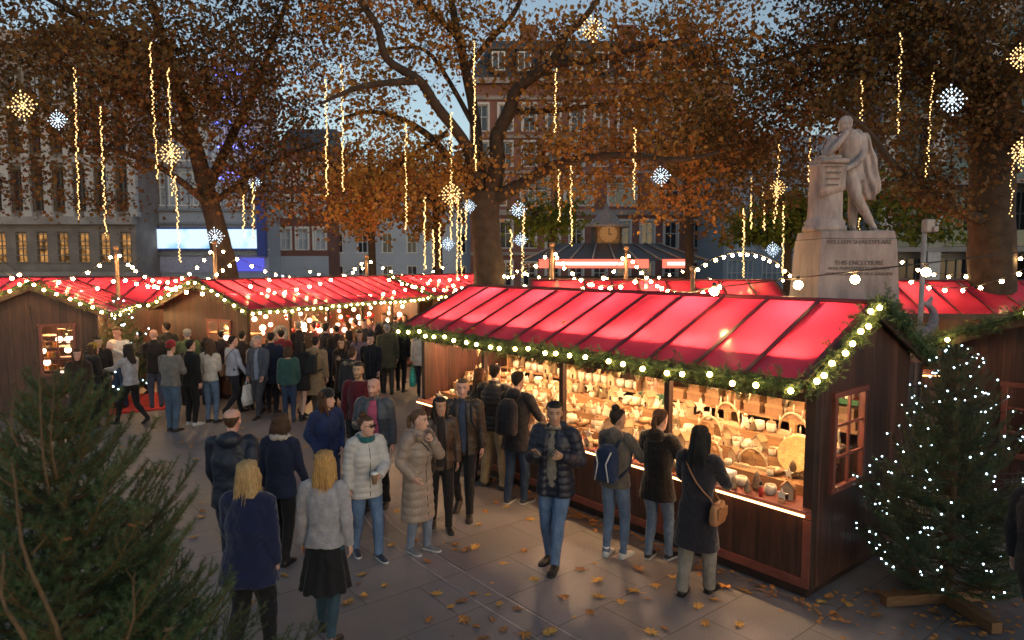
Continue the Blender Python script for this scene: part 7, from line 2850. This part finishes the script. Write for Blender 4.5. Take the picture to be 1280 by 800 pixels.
def leaf_mesh(seed, mi):
    rnd = random.Random(seed)
    V, F = [], []
    n = len(LEAF_P)
    c1, c2, c3 = rnd.uniform(-.5, .9), rnd.uniform(-.4, .7), rnd.uniform(0, 6)
    for x, y in LEAF_P:
        V.append((x, y, .06 + .16 * (c1 * x * x + c2 * y * y) + .05 * math.sin(5 * x + c3) + rnd.uniform(0, .09)))
    V.append((0, 0, .03))
    for i in range(n):
        F.append((n, i, (i + 1) % n))
    m = MB().add(V, F, 0, False)
    m.tube([(0, -.3, .05), (.03, -.55, .06), (.09, -.75, .04)], .012, 4)
    o = m.build('fallen_leaf', LM[mi])
    me = o.data
    bpy.data.objects.remove(o)
    return me


LMESH = [leaf_mesh(i, [0, 0, 1, 0, 1, 2][i % 6]) for i in range(12)]
rnd = random.Random(5)


def fallen(p, size, label='dry yellow brown plane leaf lying on the paving', group='fallen plane leaves on the paving', tilt=.12):
    o = link(bpy.data.objects.new('fallen_leaf', rnd.choice(LMESH)))
    o.location = p
    o.scale = (size, size, size)
    o.rotation_euler = (rnd.uniform(-tilt, tilt), rnd.uniform(-tilt, tilt), rnd.uniform(0, 6.28))
    return tag(o, label, 'leaf', group)


KNOWN = [(575, 752), (590, 745), (562, 760), (625, 756), (533, 778), (630, 787), (583, 776), (708, 747), (570, 682), (580, 690), (592, 685), (668, 726), (745, 728), (752, 748), (823, 735), (840, 723), (779, 752), (793, 742),
         (487, 683), (535, 702), (478, 732), (545, 743), (725, 712), (795, 712), (812, 792), (925, 784), (905, 733), (932, 738), (870, 760), (1030, 752), (1060, 757), (1040, 745), (1095, 770), (1170, 768), (1205, 782), (605, 640), (622, 630), (663, 652),
         (690, 640), (655, 690), (700, 668), (630, 705), (600, 655), (560, 643), (520, 640), (500, 640), (870, 712), (600, 800), (440, 752), (455, 720), (655, 797), (690, 792), (1100, 742), (240, 560), (225, 553), (248, 575), (262, 552), (205, 585),
         (168, 660), (300, 545), (345, 560), (330, 552), (250, 640), (244, 672), (375, 640), (380, 560), (300, 535), (380, 530), (420, 545), (520, 560), (535, 540), (510, 585), (538, 610), (290, 565), (410, 522), (360, 545)]
for px, py in KNOWN:
    p = G(px + rnd.uniform(-4, 4), py + rnd.uniform(-2, 2)); p.z = .006
    fallen(p, rnd.uniform(.10, .165))
for i in range(70):
    p = G(rnd.uniform(160, 1000), 545 + 250 * rnd.random()); p.z = .006
    q = (p - mainO)
    lx_, ly_ = q.x * .633 - q.y * .774, q.x * .774 + q.y * .633
    if -.3 < lx_ < ML + .3 and ly_ > -.05:
        continue
    fallen(p, rnd.uniform(.05, .12))
for i in range(9):
    lx_, v = rnd.uniform(.3, ML - .2), rnd.choice([.05, .06, .08, .1, .35, .6])
    hw = MW / 2 + .34
    fallen(SL(MS, lx_, -.34 + hw * v, 2.17 + .65 * v + .055), rnd.uniform(.06, .1), 'dry plane leaf stuck to the red roof of the big stall', 'plane leaves on the big red roof', .5)
# drift of leaves along the foot of the stall front
P_ = []
Vd, Fd = [], []
for i in range(420):
    x = rnd.uniform(.2, ML + .4)
    y = -.04 - abs(rnd.gauss(0, .13))
    if rnd.random() < .35:
        x = rnd.gauss(3.9, .5)
    p = SL(MS, x, y, .012 + rnd.uniform(0, .03))
    a, s_ = rnd.uniform(0, 6.28), rnd.uniform(.035, .07)
    mm = Matrix.Translation(p) @ Matrix.Rotation(a, 4, 'Z') @ Matrix.Rotation(rnd.uniform(-.5, .5), 4, 'X') @ Matrix.Scale(s_, 4)
    n0 = len(Vd)
    n = len(LEAF_P)
    Vd += [tuple(mm @ Vector((x_, y_, .1 * math.sin(4 * x_)))) for x_, y_ in LEAF_P] + [tuple(mm @ Vector((0, 0, 0)))]
    Fd += [(n0 + n, n0 + k, n0 + (k + 1) % n) for k in range(n)]
for i in range(260):
    p = G(rnd.uniform(1040, 1280), rnd.uniform(738, 800)) if rnd.random() < .5 else G(rnd.uniform(150, 560), rnd.uniform(500, 600))
    p.z = .012
    mm = Matrix.Translation(p) @ Matrix.Rotation(rnd.uniform(0, 6.28), 4, 'Z') @ Matrix.Scale(rnd.uniform(.03, .07), 4)
    n0 = len(Vd); n = len(LEAF_P)
    Vd += [tuple(mm @ Vector((x_, y_, .1 * math.sin(4 * x_)))) for x_, y_ in LEAF_P] + [tuple(mm @ Vector((0, 0, 0)))]
    Fd += [(n0 + n, n0 + k, n0 + (k + 1) % n) for k in range(n)]
tag(MB().add(Vd, Fd).build('leaf_litter', LM[1]), 'drift of small dry leaves along the foot of the stalls', 'leaf litter', kind='stuff')
LMESH = LMESH[5::6] + LMESH[2:3]
for px, py, d in ((165, 658, 2.3), (178, 655, 2.25), (212, 788, 2.0), (85, 675, 2.1)):
    fallen(D(px, py, d), rnd.uniform(.03, .042), 'curled brown plane leaf caught in the branches of the big dark fir', 'plane leaves caught in the near fir', 1.2)
bpy.data.scenes.remove(TMP)
